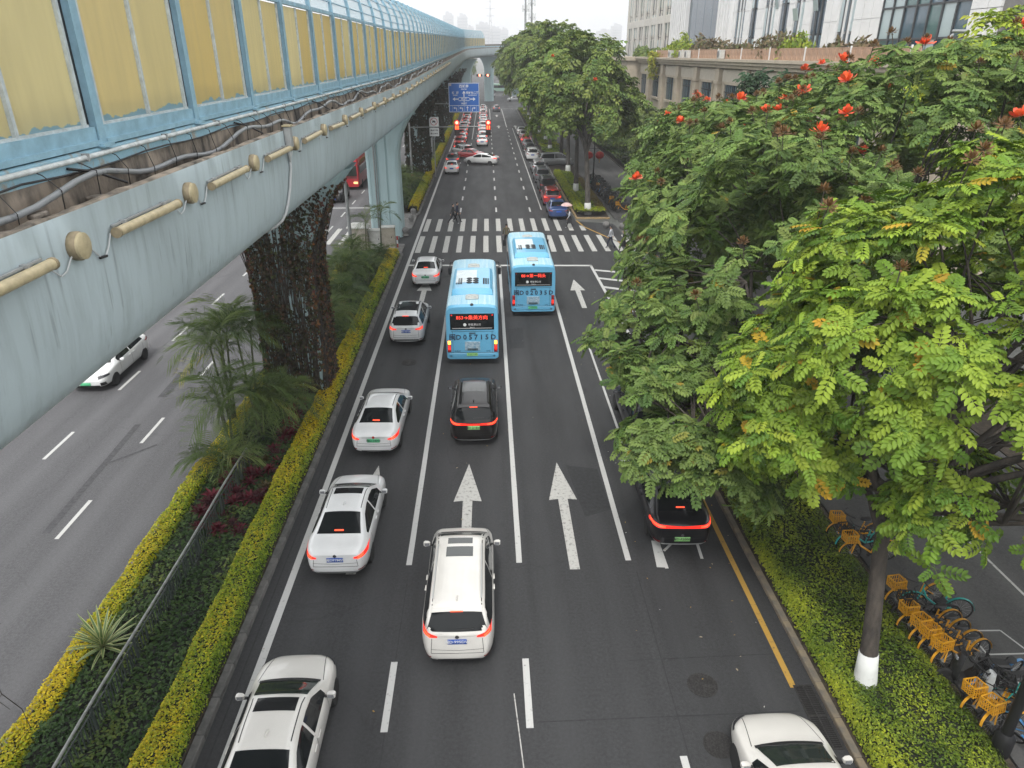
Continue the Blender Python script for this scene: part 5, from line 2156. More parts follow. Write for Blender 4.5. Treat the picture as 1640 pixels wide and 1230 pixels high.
def flower_mesh():
    rg = np.random.default_rng(5)
    V, F = [], []
    for k in range(20):
        a = 2.399 * k
        e = rg.uniform(-.2, 1.2)
        d = np.array([math.cos(a) * math.cos(e), math.sin(a) * math.cos(e), math.sin(e)])
        s_ = unit(np.cross(d, [0, 0, 1]))
        u = np.cross(s_, d)
        b = d * .03
        o = len(V)
        ln, w = rg.uniform(.10, .19), .05
        V += [b - s_ * .015, b + s_ * .015, b + d * ln * .7 + s_ * w + u * .02, b + d * ln + s_ * w * .6 + u * .05, b + d * ln - s_ * w * .6 + u * .05, b + d * ln * .7 - s_ * w + u * .02]
        F += [(o, o + 1, o + 2, o + 5), (o + 5, o + 2, o + 3, o + 4)]
    return np_mesh('flower_cluster', np.array(V), np.array(F), mat('petal_red', (0.72, 0.055, 0.02), 0.5, col2=(0.80, 0.13, 0.03), scale=6))


def bud_mesh():
    rg = np.random.default_rng(6)
    V, F = [], []
    for k in range(26):
        a = 2.399 * k
        z = 1 - 2 * (k + .5) / 34
        e = math.asin(max(-1, min(1, z)))
        d = np.array([math.cos(a) * math.cos(e), math.sin(a) * math.cos(e), math.sin(e)])
        s_ = unit(np.cross(d, [0.1, 0, 1]))
        u = np.cross(s_, d)
        o = len(V)
        V += [d * .02, d * .07 + s_ * .022 + u * .01, d * .12 + u * .035, d * .07 - s_ * .022 + u * .01]
        F += [(o, o + 1, o + 2, o + 3)]
    return np_mesh('bud_cluster', np.array(V), np.array(F), mat('bud_brown', (0.20, 0.10, 0.03), 0.7, col2=(0.13, 0.07, 0.025), scale=8))


FLOW, BUDM = flower_mesh(), bud_mesh()
STALK = MB()
STALK.tube([(0, 0, -.45), (0, 0, 0)], .008, 4)
STALK_ME = STALK.mesh('stalk', BARK)


def blooms(t, T, Nn, nf, nb, seed, zmin=7.5):
    rg = np.random.default_rng(seed)
    base = np.array(t.location)
    ok = np.where((T[:, 2] > zmin) & (Nn[:, 2] > .55))[0]
    # only those on the upper hull
    pick = []
    for j in rg.permutation(ok):
        near = T[np.linalg.norm(T[:, :2] - T[j, :2], axis=1) < .55]
        if T[j, 2] >= near[:, 2].max() - .15:
            pick.append(j)
        if len(pick) >= nf + nb:
            break
    for i, j in enumerate(pick):
        p = T[j] - base + np.array([0, 0, .36 if i < nf else .42])
        s_ = rg.uniform(1.1, 1.6) if i < nf else rg.uniform(1.3, 1.8)
        f = link('flower_cluster' if i < nf else 'bud_cluster', FLOW if i < nf else BUDM, t, tuple(p), (rg.uniform(-.4, .4), rg.uniform(-.4, .4), rg.uniform(0, 6)), (s_, s_, s_))
        link('stalk', STALK_ME, f)


LC_L = [(0.125, 0.22, 0.028), (0.275, 0.37, 0.042), (0.48, 0.28, 0.03)]
LC_D = [(0.085, 0.145, 0.038), (0.19, 0.262, 0.07), (0.30, 0.24, 0.04)]
TREES = {}
G1 = 'flowering roadside trees'
tA = tree('tulip_tree', 'light green tree with whitewashed trunk nearest the camera, beside the yellow bicycles', (8.62, 11.75, 0.08),
          [((10.3, 13.3, 8.4), (3.7, 3.4, 3.3)), ((12.9, 11.9, 6.9), (3.0, 2.8, 2.7)), ((8.3, 14.6, 6.6), (2.3, 2.2, 2.3)), ((14.0, 14.5, 8.4), (3.4, 3.2, 3.0)), ((10.6, 11.8, 5.2), (1.9, 1.4, 1.0)), ((8.9, 13.0, 5.0), (1.7, 1.3, 1.0)), ((7.7, 14.6, 5.0), (1.3, 1.4, .9)), ((12.9, 11.0, 5.2), (1.6, 1.4, 1.0))],
          LIGHTG, 3, (8.55, 12.4, 5.2), 0.2, 7, 0.47, nparts=300, leafcols=LC_L, tips=16, dens=1.08, gap=[((9.9, 11.3, 6.4), (1.2, 1.6, 0.7)), ((11.2, 10.3, 5.0), (0.8, 1.6, 0.55))])
blooms(*tA, 1, 18, 1, 7.5)
tB1 = tree('tulip_tree', 'dark green tree whose low bough hangs over the black parked car', (9.3, 20.3, 0.08),
           [((8.7, 20.8, 7.7), (3.6, 3.8, 3.7)), ((6.4, 20.2, 5.8), (2.0, 2.2, 1.7)), ((6.4, 17.6, 4.7), (1.6, 1.5, 1.0)), ((5.0, 16.2, 4.2), (1.2, 1.2, .6)), ((5.9, 15.2, 3.7), (.9, .8, .45)), ((4.7, 18.2, 4.9), (1.3, 1.4, .8)), ((5.3, 20.2, 4.8), (1.3, 1.4, .9)), ((6.9, 19.3, 4.9), (1.6, 1.5, 1.0)), ((4.5, 20.4, 5.0), (1.2, 1.3, .7)), ((5.2, 22.0, 6.2), (1.4, 1.5, 1.0))],
           DARKG, 4, (9.0, 20.5, 4.2), 0.21, 7, 0.44, nparts=260, leafcols=LC_D, dens=1.15)
blooms(*tB1, 3, 26, 2, 6.5)
tB2 = tree('tulip_tree', 'dark green flowering tree behind the nearest dark one, next to the hatched road marking', (9.4, 28.6, 0.08), [((10.1, 28.5, 8.0), (3.9, 4.2, 4.0)), ((7.9, 27.2, 5.8), (1.8, 2.2, 1.9))], DARKG, 5, (9.4, 28.6, 4.6), 0.2, 7, 0.45, nparts=180, leafcols=LC_D, dens=0.95)
blooms(*tB2, 7, 32, 3)
tB3 = tree('tulip_tree', 'tall dark green tree with red flowers in front of the big glass window', (14.6, 23.2, 0.08), [((14.2, 23.5, 9.5), (4.6, 4.4, 4.2)), ((17.6, 21.5, 9.0), (3.4, 3.4, 3.6))], DARKG, 6, None, 0.2, 7, 0.48, nparts=180, leafcols=LC_D, dens=0.95)
blooms(*tB3, 14, 42, 4)
tB4 = tree('tulip_tree', 'dark green flowering tree at the corner nearest the crosswalk', (10.2, 37.0, 0.08), [((11.2, 37.0, 7.3), (3.2, 4.0, 3.8))], DARKG, 7, None, 0.18, 6, 0.62, PIN_C, nparts=80, leafcols=LC_D, dens=0.9)
blooms(*tB4, 6, 10, 5, 6.5)
tB5 = tree('tulip_tree', 'dark flowering tree with red blossoms behind the roadside row', (15.5, 33.5, 0.08), [((15.4, 33.5, 8.6), (4.6, 4.6, 4.0))], DARKG, 8, None, 0.2, 6, 0.62, PIN_C, nparts=60, leafcols=LC_D, dens=0.9)
blooms(*tB5, 8, 14, 6)
tree('broadleaf_tree', 'bright yellow green tree at the top right picture corner', (22.3, 31.5, 0.08), [((22.2, 31.5, 10.3), (4.2, 4.2, 4.3))], YELLG, 9, None, 0.2, 5, 0.62, PIN_C, dens=0.8, wash=False)
tree('conical_tree', 'small dark green tree with drooping tiers in front of the podium', (17.2, 45.5, 0.08), [((17.2, 45.5, 8.4), (2.2, 2.2, 2.4)), ((17.2, 45.5, 11.0), (1.2, 1.2, 1.6))], ([(0.03, 0.07, 0.032), (0.05, 0.09, 0.04)], [1, 1]), 10, None, 0.16, 5, 0.75, PIN_C, dens=0.9, wash=False)
tx = tree('tulip_tree', 'distant flowering tree below the podium windows, left of the small conical tree', (13.2, 47.5, 0.05), [((14.0, 47.5, 7.2), (3.4, 3.4, 3.4))], DARKG, 12, None, 0.16, 5, 0.62, PIN_C, dens=0.9, wash=False)
blooms(*tx, 9, 8, 9, 6)

# trees beyond the crossing: a few real crowns, reused turned and scaled
mA, mT, mN = tree('street_tree', 'tall street tree on the island nearest the crosswalk', (9.2, 65.8, 0.1), [((8.0, 68.0, 11.0), (3.8, 4.2, 4.0)), ((10.2, 66.5, 9.0), (2.8, 3.0, 2.6)), ((6.4, 67.0, 9.0), (2.0, 2.4, 2.2))], FARG, 21, (8.9, 66.3, 6.6), 0.26, 5, 0.85, PIN_C, 1.2, 11, 0.8, bark=BARK_G, group='street trees beyond the crossing')
blooms(mA, mT, mN, 0, 0, 1)
for k in range(12):      # orange blossom on the sunny side of the crown
    j = np.random.default_rng(40 + k).integers(len(mT))
    if mT[j][1] < 68.5 and mT[j][2] > 8:
        link('flower_cluster', FLOW, mA, tuple(mT[j] + mN[j] * .5 - np.array(mA.location)), (.4, 0, k), (1.1, 1.1, 1.1))
mB, _, _ = tree('street_tree', 'second street tree behind the island tree', (9.3, 76.5, 0.1), [((8.3, 77.5, 10.6), (3.8, 4.2, 4.0)), ((10.8, 76.0, 8.6), (2.6, 2.8, 2.4))], FARG, 22, None, 0.24, 5, 0.95, PIN_C, 1.3, 10, 0.75, bark=BARK_G, group='street trees beyond the crossing')
rows = [(9.9, 90, mA), (9.9, 99, mB), (9.4, 111, mA), (9.6, 122, mB), (9.4, 134, mA), (9.6, 147, mB), (9.4, 160, mA), (9.6, 174, mB), (9.4, 188, mA)]
for i, (x, y, src) in enumerate(rows):
    o = copy_tree(src, None, (x, y, 0.1), rnd.choice((0, 0.4, -0.5)), f'street tree {ORD[i + 2]} in the right row counted from the crosswalk')
    s_ = rnd.uniform(.98, 1.14)
    o.scale = (s_, s_, s_ * rnd.uniform(.96, 1.05))
mC, _, _ = tree('garden_tree', 'dense green garden tree between the pavement and the podium', (19.8, 70, 0.1), [((19.6, 70.5, 5.4), (4.2, 4.6, 3.4))], FARG, 23, None, 0.2, 5, 0.9, PIN_C, 1.3, 10, 0.9, wash=False, group='garden trees by the podium')
lbl = ['garden tree beside the white lamp post', 'garden tree in front of the podium corner pier', 'garden tree past the white lamp post', 'last garden tree before the far corner', 'low garden tree behind the leaning tulip crowns', 'garden tree under the podium windows']
for i, (x, y, s_) in enumerate(((20.3, 82, .8), (21.0, 96, .8), (19.8, 110, .78), (21, 126, .9), (20.8, 58, .75), (21.2, 140, .9))):
    o = copy_tree(mC, None, (x, y, 0.1), rnd.uniform(0, 6), lbl[i])
    o.scale = (s_, s_, s_)
far_t = [(-30, 255), (-22, 250), (-16, 262), (-40, 248), (-27, 290), (-14, 300), (14, 262), (20, 250), (28, 256), (36, 250), (18, 300), (26, 310), (-50, 262), (46, 262), (11, 330), (-12, 350), (-27, 215), (-30, 190), (-30, 165), (-31, 140), (-30, 115), (-30, 92)]
for i, (x, y) in enumerate(far_t):
    o = copy_tree(mC, None, (x, y, 0.0), rnd.uniform(0, 6), 'hazy tree beyond the far junction' if y > 230 else 'tree along the far side of the opposite road')
    o['group'] = 'hazy trees far off' if y > 230 else 'trees along the opposite road'
    s_ = rnd.uniform(1.15, 1.5)
    o.scale = (s_, s_, s_ * 1.15)


# ------------------------------------------------------------------ hedges and ground cover
def shrub_leaves(x0, x1, y0, y1, hf, size, cover, cf, seed, side=True, length=1.7):
    """Small leaves over a rounded hedge volume; size grows with distance."""
    rg = np.random.default_rng(seed)
    P, S = [], []
    y = y0
    while y < y1:
        ye = min(y1, y + 4)
        s_ = size(0.5 * (y + ye))
        n = int((ye - y) * (x1 - x0 + (0.9 if side else 0)) * cover / (s_ * s_))
        u = rg.uniform(0, 1, n)
        if side:
            u = np.where(rg.random(n) < .35, np.where(rg.random(n) < .5, rg.beta(1, 9, n), rg.beta(9, 1, n)), u)
        P.append(np.stack([x0 + (x1 - x0) * u, rg.uniform(y, ye, n), u], 1))
        S.append(np.full(n, s_))
        y = ye
    P, S = np.concatenate(P), np.concatenate(S)
    x, yy, u = P[:, 0], P[:, 1], P[:, 2]
    H = hf(x, yy)
    edge = np.clip(1 - np.abs(2 * u - 1) ** 7, 0.0, 1) ** .5 if side else np.ones_like(u)
    z = H * edge * (1 - rg.beta(1, 5, len(u)) * .6)
    z = np.where(edge < .45, H * rg.uniform(.1, .7, len(u)), z)
    pos = np.stack([x + rg.normal(0, .015, len(u)), yy, z], 1)
    nx = np.where(side, (2 * u - 1) ** 5 * 1.6, 0)
    up = unit(np.stack([nx, np.zeros_like(u), np.ones_like(u)], 1) + rg.normal(size=(len(u), 3)) * .38)
    d = unit(np.cross(up, rg.normal(size=(len(u), 3))))
    tm = (np.array([(0, -.5, 0), (.29, 0, .07), (0, .5, -.03), (-.29, 0, .07)]), np.array([(0, 1, 2, 3)]))
    sc = S * rg.uniform(.75, 1.35, len(u)) * length
    return place(tm, pos, d, up, sc, cf(x, yy, u, rg))


def wavy(a, b, f=1.0):
    return lambda x, y: a + b * (np.sin(y * 1.7 * f + x * 2.1) * .5 + np.sin(y * 4.1 * f + 1 + x * 3) * .3 + np.sin(y * .6 * f + 2) * .5)


def hedge(name, label, x0, x1, y0, y1, hf, size, cover, cf, seed, stuff=False, z0=.1, core=(0.02, 0.028, 0.012), cat='hedge', side=True, length=1.7):
    V, F, C = shrub_leaves(x0, x1, y0, y1, hf, size, cover, cf, seed, side, length)
    V[:, 2] += z0
    fo = np_mesh('foliage', V, F, LEAF, C)
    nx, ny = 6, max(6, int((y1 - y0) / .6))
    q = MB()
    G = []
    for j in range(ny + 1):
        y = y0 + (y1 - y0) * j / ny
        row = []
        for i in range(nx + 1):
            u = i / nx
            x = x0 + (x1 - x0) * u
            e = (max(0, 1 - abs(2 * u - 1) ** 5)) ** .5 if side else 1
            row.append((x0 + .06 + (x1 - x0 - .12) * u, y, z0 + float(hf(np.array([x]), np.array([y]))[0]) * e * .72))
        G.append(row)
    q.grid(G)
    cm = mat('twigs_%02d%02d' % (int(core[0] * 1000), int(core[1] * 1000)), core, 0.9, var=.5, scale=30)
    if stuff:
        o = link(name, fo)
        tag(o, label, cat, kind='stuff')
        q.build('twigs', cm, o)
        return o
    t = thing(name, label, cat, (0, 0, 0))
    link('foliage', fo, t)['kind'] = 'stuff'
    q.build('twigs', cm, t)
    return t


def mixcol(cols, fac):
    """fac(x,y,u,rg) in 0..1 picks along the list of colours."""
    cols = np.array(cols)

    def f(x, y, u, rg):
        t = np.clip(fac(x, y, u, rg) + rg.normal(0, .16, len(x)), 0, .999) * (len(cols) - 1)
        i = t.astype(int)
        w = (t - i)[:, None]
        return (cols[i] * (1 - w) + cols[np.minimum(i + 1, len(cols) - 1)] * w) * (1 + rg.uniform(-.2, .2, (len(x), 1)))
    return f


near_size = lambda y: 0.034 + 0.0011 * max(0, y - 8)
YEL = [(0.10, 0.17, 0.015), (0.22, 0.30, 0.02), (0.40, 0.38, 0.02), (0.58, 0.43, 0.015)]
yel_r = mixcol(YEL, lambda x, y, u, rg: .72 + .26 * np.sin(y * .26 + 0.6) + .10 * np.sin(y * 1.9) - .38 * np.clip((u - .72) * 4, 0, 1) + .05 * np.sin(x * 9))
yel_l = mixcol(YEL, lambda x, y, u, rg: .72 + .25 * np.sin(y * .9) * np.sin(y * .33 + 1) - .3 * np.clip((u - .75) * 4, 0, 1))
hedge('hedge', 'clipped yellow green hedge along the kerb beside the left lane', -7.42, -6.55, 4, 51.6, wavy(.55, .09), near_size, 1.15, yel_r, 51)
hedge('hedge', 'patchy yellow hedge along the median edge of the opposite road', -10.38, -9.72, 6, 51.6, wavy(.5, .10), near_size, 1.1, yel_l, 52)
hedge('hedge', 'long bright yellow hedge along the median beyond the crosswalk', -7.45, -6.55, 67.2, 200, wavy(.75, .05), lambda y: .075 + .0012 * (y - 60), 1.1, mixcol(YEL, lambda x, y, u, rg: .66 + .2 * np.sin(y * .3)), 53)
GRN = [(0.022, 0.048, 0.014), (0.040, 0.078, 0.022), (0.072, 0.118, 0.034), (0.14, 0.17, 0.035)]
hedge('ground_cover', 'dark green leafy ground cover filling the median between the hedges', -9.78, -7.35, 4, 51.8, wavy(.33, .10, .8), lambda y: 0.052 + .0013 * max(0, y - 8), 1.0, mixcol(GRN, lambda x, y, u, rg: .42 + .2 * np.sin(x * 3 + y * .7) + .16 * np.sin(y * 1.7 - x * 4)), 54, True, core=(0.010, 0.014, 0.008), cat='ground cover', side=False, length=1.9)
hedge('ground_cover', 'dark shrubs under the viaduct beyond the crosswalk', -10.3, -7.4, 67.2, 200, wavy(.6, .2, .6), lambda y: .14 + .001 * (y - 60), 1.0, mixcol(GRN, lambda x, y, u, rg: .45 + .2 * np.sin(x * 2 + y * .5)), 55, True, core=(0.010, 0.014, 0.008), cat='ground cover', side=False)
RG = [(0.055, 0.10, 0.014), (0.12, 0.18, 0.02), (0.21, 0.27, 0.025), (0.34, 0.38, 0.03)]
hedge('ground_cover', 'low green and yellow shrub bed along the right kerb under the trees', 7.8, 10.6, 4, 33, wavy(.36, .09, .9), lambda y: 0.036 + .0013 * max(0, y - 8), 1.2, mixcol(RG, lambda x, y, u, rg: .42 + .17 * np.sin(x * 4 + y * 1.3) + .15 * np.sin(y * 2.7 - x * 3) + .28 * np.clip((8.4 - x) * 2, 0, 1)), 56, True, core=(0.016, 0.022, 0.008), cat='ground cover')
IG = [(0.12, 0.20, 0.015), (0.26, 0.33, 0.02), (0.42, 0.40, 0.02)]
hedge('hedge', 'bright yellow green hedge rounding the island at the crosswalk corner', 8.15, 10.7, 64.7, 66.2, wavy(.6, .05), lambda y: .085, 1.2, mixcol(IG, lambda x, y, u, rg: .5 + 0 * x), 57, side=False)
hedge('hedge', 'yellow green hedge on the street side of the island', 8.1, 9.0, 66.2, 90, wavy(.6, .05), lambda y: .09, 1.1, mixcol(IG, lambda x, y, u, rg: .55 + 0 * x), 58)
hedge('ground_cover', 'green shrubs in the middle of the island around the trunks', 9.0, 10.2, 66.2, 90, wavy(.4, .08), lambda y: .10, 1.1, mixcol(IG, lambda x, y, u, rg: .25 + 0 * x), 59, True, cat='ground cover', side=False)
hedge('hedge', 'low brownish hedge on the pavement side of the island', 10.25, 11.0, 66.0, 84, wavy(.5, .04), lambda y: .09, 1.1, mixcol([(0.08, 0.06, 0.02), (0.14, 0.11, 0.03), (0.20, 0.16, 0.03)], lambda x, y, u, rg: .5 + 0 * x), 60)
hedge('ground_cover', 'green verge shrubs between the pavement and the podium', 17.5, 24, 66, 198, wavy(.7, .2, .4), lambda y: .2, .9, mixcol(GRN, lambda x, y, u, rg: .6 + .2 * np.sin(x + y * .4)), 61, True, cat='ground cover', side=False)
hedge('ground_cover', 'shrubs behind the parked cars on the right verge', 8.2, 11.2, 103, 200, wavy(.7, .2, .5), lambda y: .16, 1.0, mixcol(IG, lambda x, y, u, rg: .25 + .3 * np.sin(y * .5)), 62, True, cat='ground cover', side=False)


# ------------------------------------------------------------------ palms, red cordylines, striped agave
def frond_template(L=1.0, n=22, ll=.42, w=.028):
    V, F = [], []

    def rp(t):
        return np.array([0, L * (t - .12 * t ** 3), L * (.42 * t - .78 * t ** 2.2)])
    for k in range(n):
        t = .18 + .8 * k / (n - 1)
        b = rp(t)
        tan = unit(rp(min(1, t + .02)) - rp(t - .02))
        l_ = ll * L * (.55 + .75 * math.sin(PI * (.12 + .8 * (k / n))))
        for s_ in (-1, 1):
            jz = .22 * math.sin(k * 7.3 + s_) + .1
            d = unit(np.array([s_ * .80, 0, .12 + jz]) + tan * (.62 + .2 * math.sin(k * 3.1)))
            e = unit(np.array([s_ * .55, 0, -.55 + jz]) + tan * .6)
            sd = unit(np.cross(d, [0, 0, 1])) * w * L
            m = b + d * l_ * .55
            tip = m + e * l_ * .5
            o = len(V)
            V.extend([b - sd * .4, b + sd * .4, m + sd, m - sd, tip, tip + sd * .05])
            F.extend([(o, o + 1, o + 2, o + 3), (o + 3, o + 2, o + 5, o + 4)])
    for i in range(6):
        a, b = rp(i / 6), rp((i + 1) / 6)
        r_ = .016 * L * (1 - .12 * i)
        o = len(V)
        V.extend([a - (r_, 0, 0), a + (r_, 0, 0), b + (r_ * .9, 0, 0), b - (r_ * .9, 0, 0)])
        F.append((o, o + 1, o + 2, o + 3))
    return np.array(V), np.array(F)


FR = frond_template(1.0, 22, .42, .0075)
FRM = [np_mesh('frond', FR[0], FR[1], leaf_mat('palm_leaf', [(0.060, 0.100, 0.034), (0.14, 0.19, 0.055), (0.26, 0.25, 0.06)], attr=False, trans=.2))]
FR2 = frond_template(1.0, 20, .5, .008)
FRM.append(np_mesh('frond', FR2[0], FR2[1], MATS['palm_leaf']))
PSTEM = mat('palm_stem', (0.10, 0.12, 0.06), 0.7, col2=(0.06, 0.06, 0.035), scale=3, stretch=(1, 1, 8))


def palm(x, y, h, label, n=9, stems=3, fl=1.5, seed=0):
    rg = np.random.default_rng(seed)
    t = thing('areca_palm', label, 'palm', (x, y, .1), 0, 'palms in the median')
    for s_ in range(stems):
        a = 6.28 * s_ / stems + rg.uniform(0, 1)
        hh = h * rg.uniform(.72, 1.05)
        off = .12 + .18 * hh * .3
        pts = [(math.cos(a) * .1, math.sin(a) * .1, 0), (math.cos(a) * off * .6, math.sin(a) * off * .6, hh * .5), (math.cos(a) * off, math.sin(a) * off, hh)]
        q = MB()
        q.tube(pts, [.055, .045, .035], 7)
        q.build('stem', PSTEM, t, smooth=0)
        for k in range(n):
            an = 2.399 * k + rg.uniform(-.3, .3)
            el = rg.uniform(-.1, .75) if k < n - 2 else rg.uniform(.8, 1.15)
            sc = fl * rg.uniform(.8, 1.15)
            o = link('frond', FRM[(k + s_) % 2], t, pts[2])
            o.rotation_euler = (el, rg.uniform(-.2, .2), an)
            o.scale = (sc, sc, sc)


pal = [(-10.25, 25.3, 4.0, 'tall palm leaning over the opposite road, left of the vine covered pier', 7, 4, 1.6), (-9.75, 23.4, 2.4, 'palm in front of the vine covered pier on the opposite road side', 7, 3, 1.5), (-8.75, 24.0, 2.2, 'dense palm right in front of the vine covered pier', 8, 3, 1.5), (-7.85, 24.6, 1.7, 'pale low palm by the hedge in front of the pier', 9, 3, 1.3), (-9.3, 21.6, .7, 'young palm rising from the end of the median railing', 10, 2, 1.3), (-9.8, 26.7, 4.4, 'tallest palm beside the left face of the near pier', 8, 3, 1.6),
       (-7.7, 31.8, 2.3, 'palm behind the right edge of the near pier', 9, 3, 1.5), (-7.6, 36.2, 2.1, 'drooping palm beside the hedge left of the white SUV', 10, 3, 1.5), (-8.4, 40.3, 2.4, 'palm in the middle of the median behind the near pier', 9, 3, 1.4), (-7.6, 43.6, 1.5, 'palm close to the hedge left of the waiting small sedan', 9, 3, 1.3), (-8.9, 46.8, 1.8, 'palm further back in the median before the cabinets', 9, 3, 1.4), (-9.0, 51.2, 3.2, 'slim tall palm in front of the white cabinets', 7, 1, 1.3), (-7.9, 51.4, 2.9, 'slim tall palm in front of the blue pier', 7, 1, 1.3), (-7.5, 48.9, 1.0, 'small bright palm at the end of the yellow hedge', 9, 2, 1.1),
       (-8.6, 69.0, 1.5, 'palm just past the blue pier', 9, 2, 1.4), (-8.0, 74.5, 1.7, 'palm beside the traffic light pole', 9, 3, 1.5), (-9.2, 80, 1.7, 'palm behind the traffic light pole', 9, 3, 1.5), (-8.2, 92.5, 2.2, 'palm past the second vine covered pier', 9, 3, 1.5)]
pal += [(-8.0, 33.9, 1.7, 'bushy palm a little past the near pier', 10, 3, 1.4), (-9.2, 37.6, 2.1, 'palm on the far side of the median past the near pier', 9, 3, 1.4), (-9.1, 42.9, 1.7, 'low palm on the opposite road side of the median', 9, 3, 1.3)]
for i, a in enumerate(pal):
    palm(a[0], a[1], a[2], a[3], a[4], a[5], a[6], 70 + i)


def strap_rosette(n, L, w, seed, arch=.8, e0=.2, e1=1.3):
    rg = np.random.default_rng(seed)
    V, F = [], []
    for k in range(n):
        a = 2.399 * k
        e = e0 + (e1 - e0) * (k / n) + rg.uniform(-.1, .1)
        h = np.array([math.cos(a), math.sin(a), 0])
        s_ = np.array([-math.sin(a), math.cos(a), 0])
        l_ = L * rg.uniform(.75, 1.1)
        o = len(V)
        for i in range(4):
            t = i / 3
            p = h * (math.cos(e) * l_ * t) + np.array([0, 0, math.sin(e) * l_ * t - arch * l_ * .35 * t * t])
            ww = w * (.55, 1, .8, .03)[i]
            V += [p - s_ * ww + (0, 0, .25 * ww), p + (0, 0, -.1 * ww), p + s_ * ww + (0, 0, .25 * ww)]
        for i in range(3):
            b = o + 3 * i
            F += [(b, b + 1, b + 4, b + 3), (b + 1, b + 2, b + 5, b + 4)]
    return np.array(V), np.array(F)


CORD_M = leaf_mat('cordyline_leaf', [(0.055, 0.012, 0.016), (0.17, 0.025, 0.040), (0.10, 0.075, 0.03)], attr=False, trans=.3)
cme = [np_mesh('cordyline', *strap_rosette(20, .42, .035, 80 + k), CORD_M) for k in range(3)]
rg = np.random.default_rng(90)
for i in range(90):
    y = rg.uniform(17.8, 27)
    x = rg.uniform(-9.3, -7.5) if y < 22.5 else rg.uniform(-8.1, -7.5)
    if abs(x + 8.55) < .12 and y < 22:
        continue
    o = link('cordyline', cme[i % 3], None, (x, y, .1 + rg.uniform(.12, .38)), (rg.uniform(-.2, .2), rg.uniform(-.2, .2), rg.uniform(0, 6)))
    s_ = rg.uniform(.75, 1.25)
    o.scale = (s_, s_, s_)
    tag(o, 'dark red strap leaved plant in the patch at the end of the railing', 'plant', 'dark red plants in the median')
# striped agave: green leaves with cream edges
ag = thing('striped_agave', 'large striped agave with cream edged leaves beside the railing', 'plant', (-9.55, 13.35, .15))
TV, TF = [], []
for i in range(6):
    t = i / 5
    ww = (.030, .042, .045, .038, .024, .003)[i]
    z = -.16 * t * t
    TV += [(-ww, t, z + .3 * ww), (-ww * .55, t, z + .05 * ww), (ww * .55, t, z + .05 * ww), (ww, t, z + .3 * ww)]
q = MB()
for i in range(5):
    for j in range(3):
        b = 4 * i + j
        q.f.append((b, b + 1, b + 5, b + 4))
        q.m.append(0 if j == 1 else 1)
q.v = TV
lme = q.mesh('leaf', [mat('agave_green', (0.10, 0.17, 0.05), .5, var=.15), mat('agave_cream', (0.42, 0.44, 0.20), .5, var=.15)], 0)
for k in range(42):
    e = .15 + 1.2 * (k / 42) + rg.uniform(-.1, .1)
    l_ = rg.uniform(.78, 1.05)
    o = link('leaf', lme, ag, (0, 0, .25 + .1 * k / 42), (e, 0, 2.399 * k))
    o.scale = (l_, l_, l_)
# second agave tip at the bottom left corner
ag2 = copy_tree(ag, None, (-10.5, 10.2, .05), 1.0, 'dark spiky plant at the bottom left picture corner')
ag2.scale = (.8, .8, .7)

# ------------------------------------------------------------------ vines on the piers
VSTEM = mat('vine_stem', (0.035, 0.028, 0.022), .9, var=.3, scale=10)


def vine(y, seed, n, cols, wts, label, size=.12, zmax=9.2, stems=60, edge=None):
    rg = np.random.default_rng(seed)
    t = thing('climbing_vine', label, 'vine', (-8.2, y, .1))
    face = rg.choice(3, n, p=[.5, .3, .2])       # front, right side, left side
    z = rg.beta(1.1, 1.0, n) * zmax
    wz = 1.25 + 1.75 * np.maximum(0, (z - 5.6) / 4.05) ** 2.2
    u = rg.uniform(-1, 1, n)
    clump = (np.sin(u * 5 + z * .9 + seed) + np.sin(z * 2.3 + u * 2) + np.abs(u) * 1.7)
    keep = (clump + rg.normal(0, .8, n)) > -.15
    lift = rg.uniform(.02, .15, n)
    x = np.where(face == 0, u * wz, np.where(face == 1, wz + lift, -wz - lift))
    yy = np.where(face == 0, -1.02 - lift, u * 1.0)
    pos = np.stack([x, yy, z], 1)[keep]
    nr = np.stack([np.where(face == 0, 0, np.where(face == 1, 1.0, -1.0)), np.where(face == 0, -1.0, 0), np.full(n, .25)], 1)[keep]
    up = unit(nr + rg.normal(size=pos.shape) * .5)
    d = unit(np.cross(up, rg.normal(size=pos.shape)) + np.array([0, 0, -.7]))
    tm = (np.array([(0, -.1, 0), (.45, .25, .08), (.28, .7, .02), (0, 1, -.1), (-.28, .7, .02), (-.45, .25, .08)]), np.array([(0, 1, 2, 3), (0, 3, 4, 5)]))
    m = len(pos)
    pc_ = palette(rg, m, cols, wts, .3)
    if edge is not None:
        rim_ = ((face != 0) | (np.abs(u) > .86))[keep] & (rg.random(m) < .75)
        pc_ = np.where(rim_[:, None], palette(rg, m, *edge, .3), pc_)
    V, F, C = place(tm, pos, d, up, size * rg.uniform(.6, 1.3, m), pc_)
    link('foliage', np_mesh('foliage', V, F, LEAF, C), t)['kind'] = 'stuff'
    q = MB()
    for k in range(stems):
        f = rg.choice(3, p=[.5, .3, .2])
        u0 = rg.uniform(-1, 1)
        pts = []
        for i in range(9):
            zz = .1 + i * rg.uniform(.75, 1.05)
            if zz > zmax + .3:
                break
            u0 += rg.normal(0, .07)
            u0 = max(-1, min(1, u0))
            w = 1.25 + 1.75 * max(0, (zz - 5.6) / 4.05) ** 2.2
            pts.append((u0 * w, -1.04, zz) if f == 0 else ((w + .03, u0, zz) if f == 1 else (-w - .03, u0, zz)))
        if len(pts) > 2:
            q.tube(pts, [.03 - .002 * i for i in range(len(pts))], 5)
    q.build('stems', VSTEM, t)['kind'] = 'stuff'
    return t


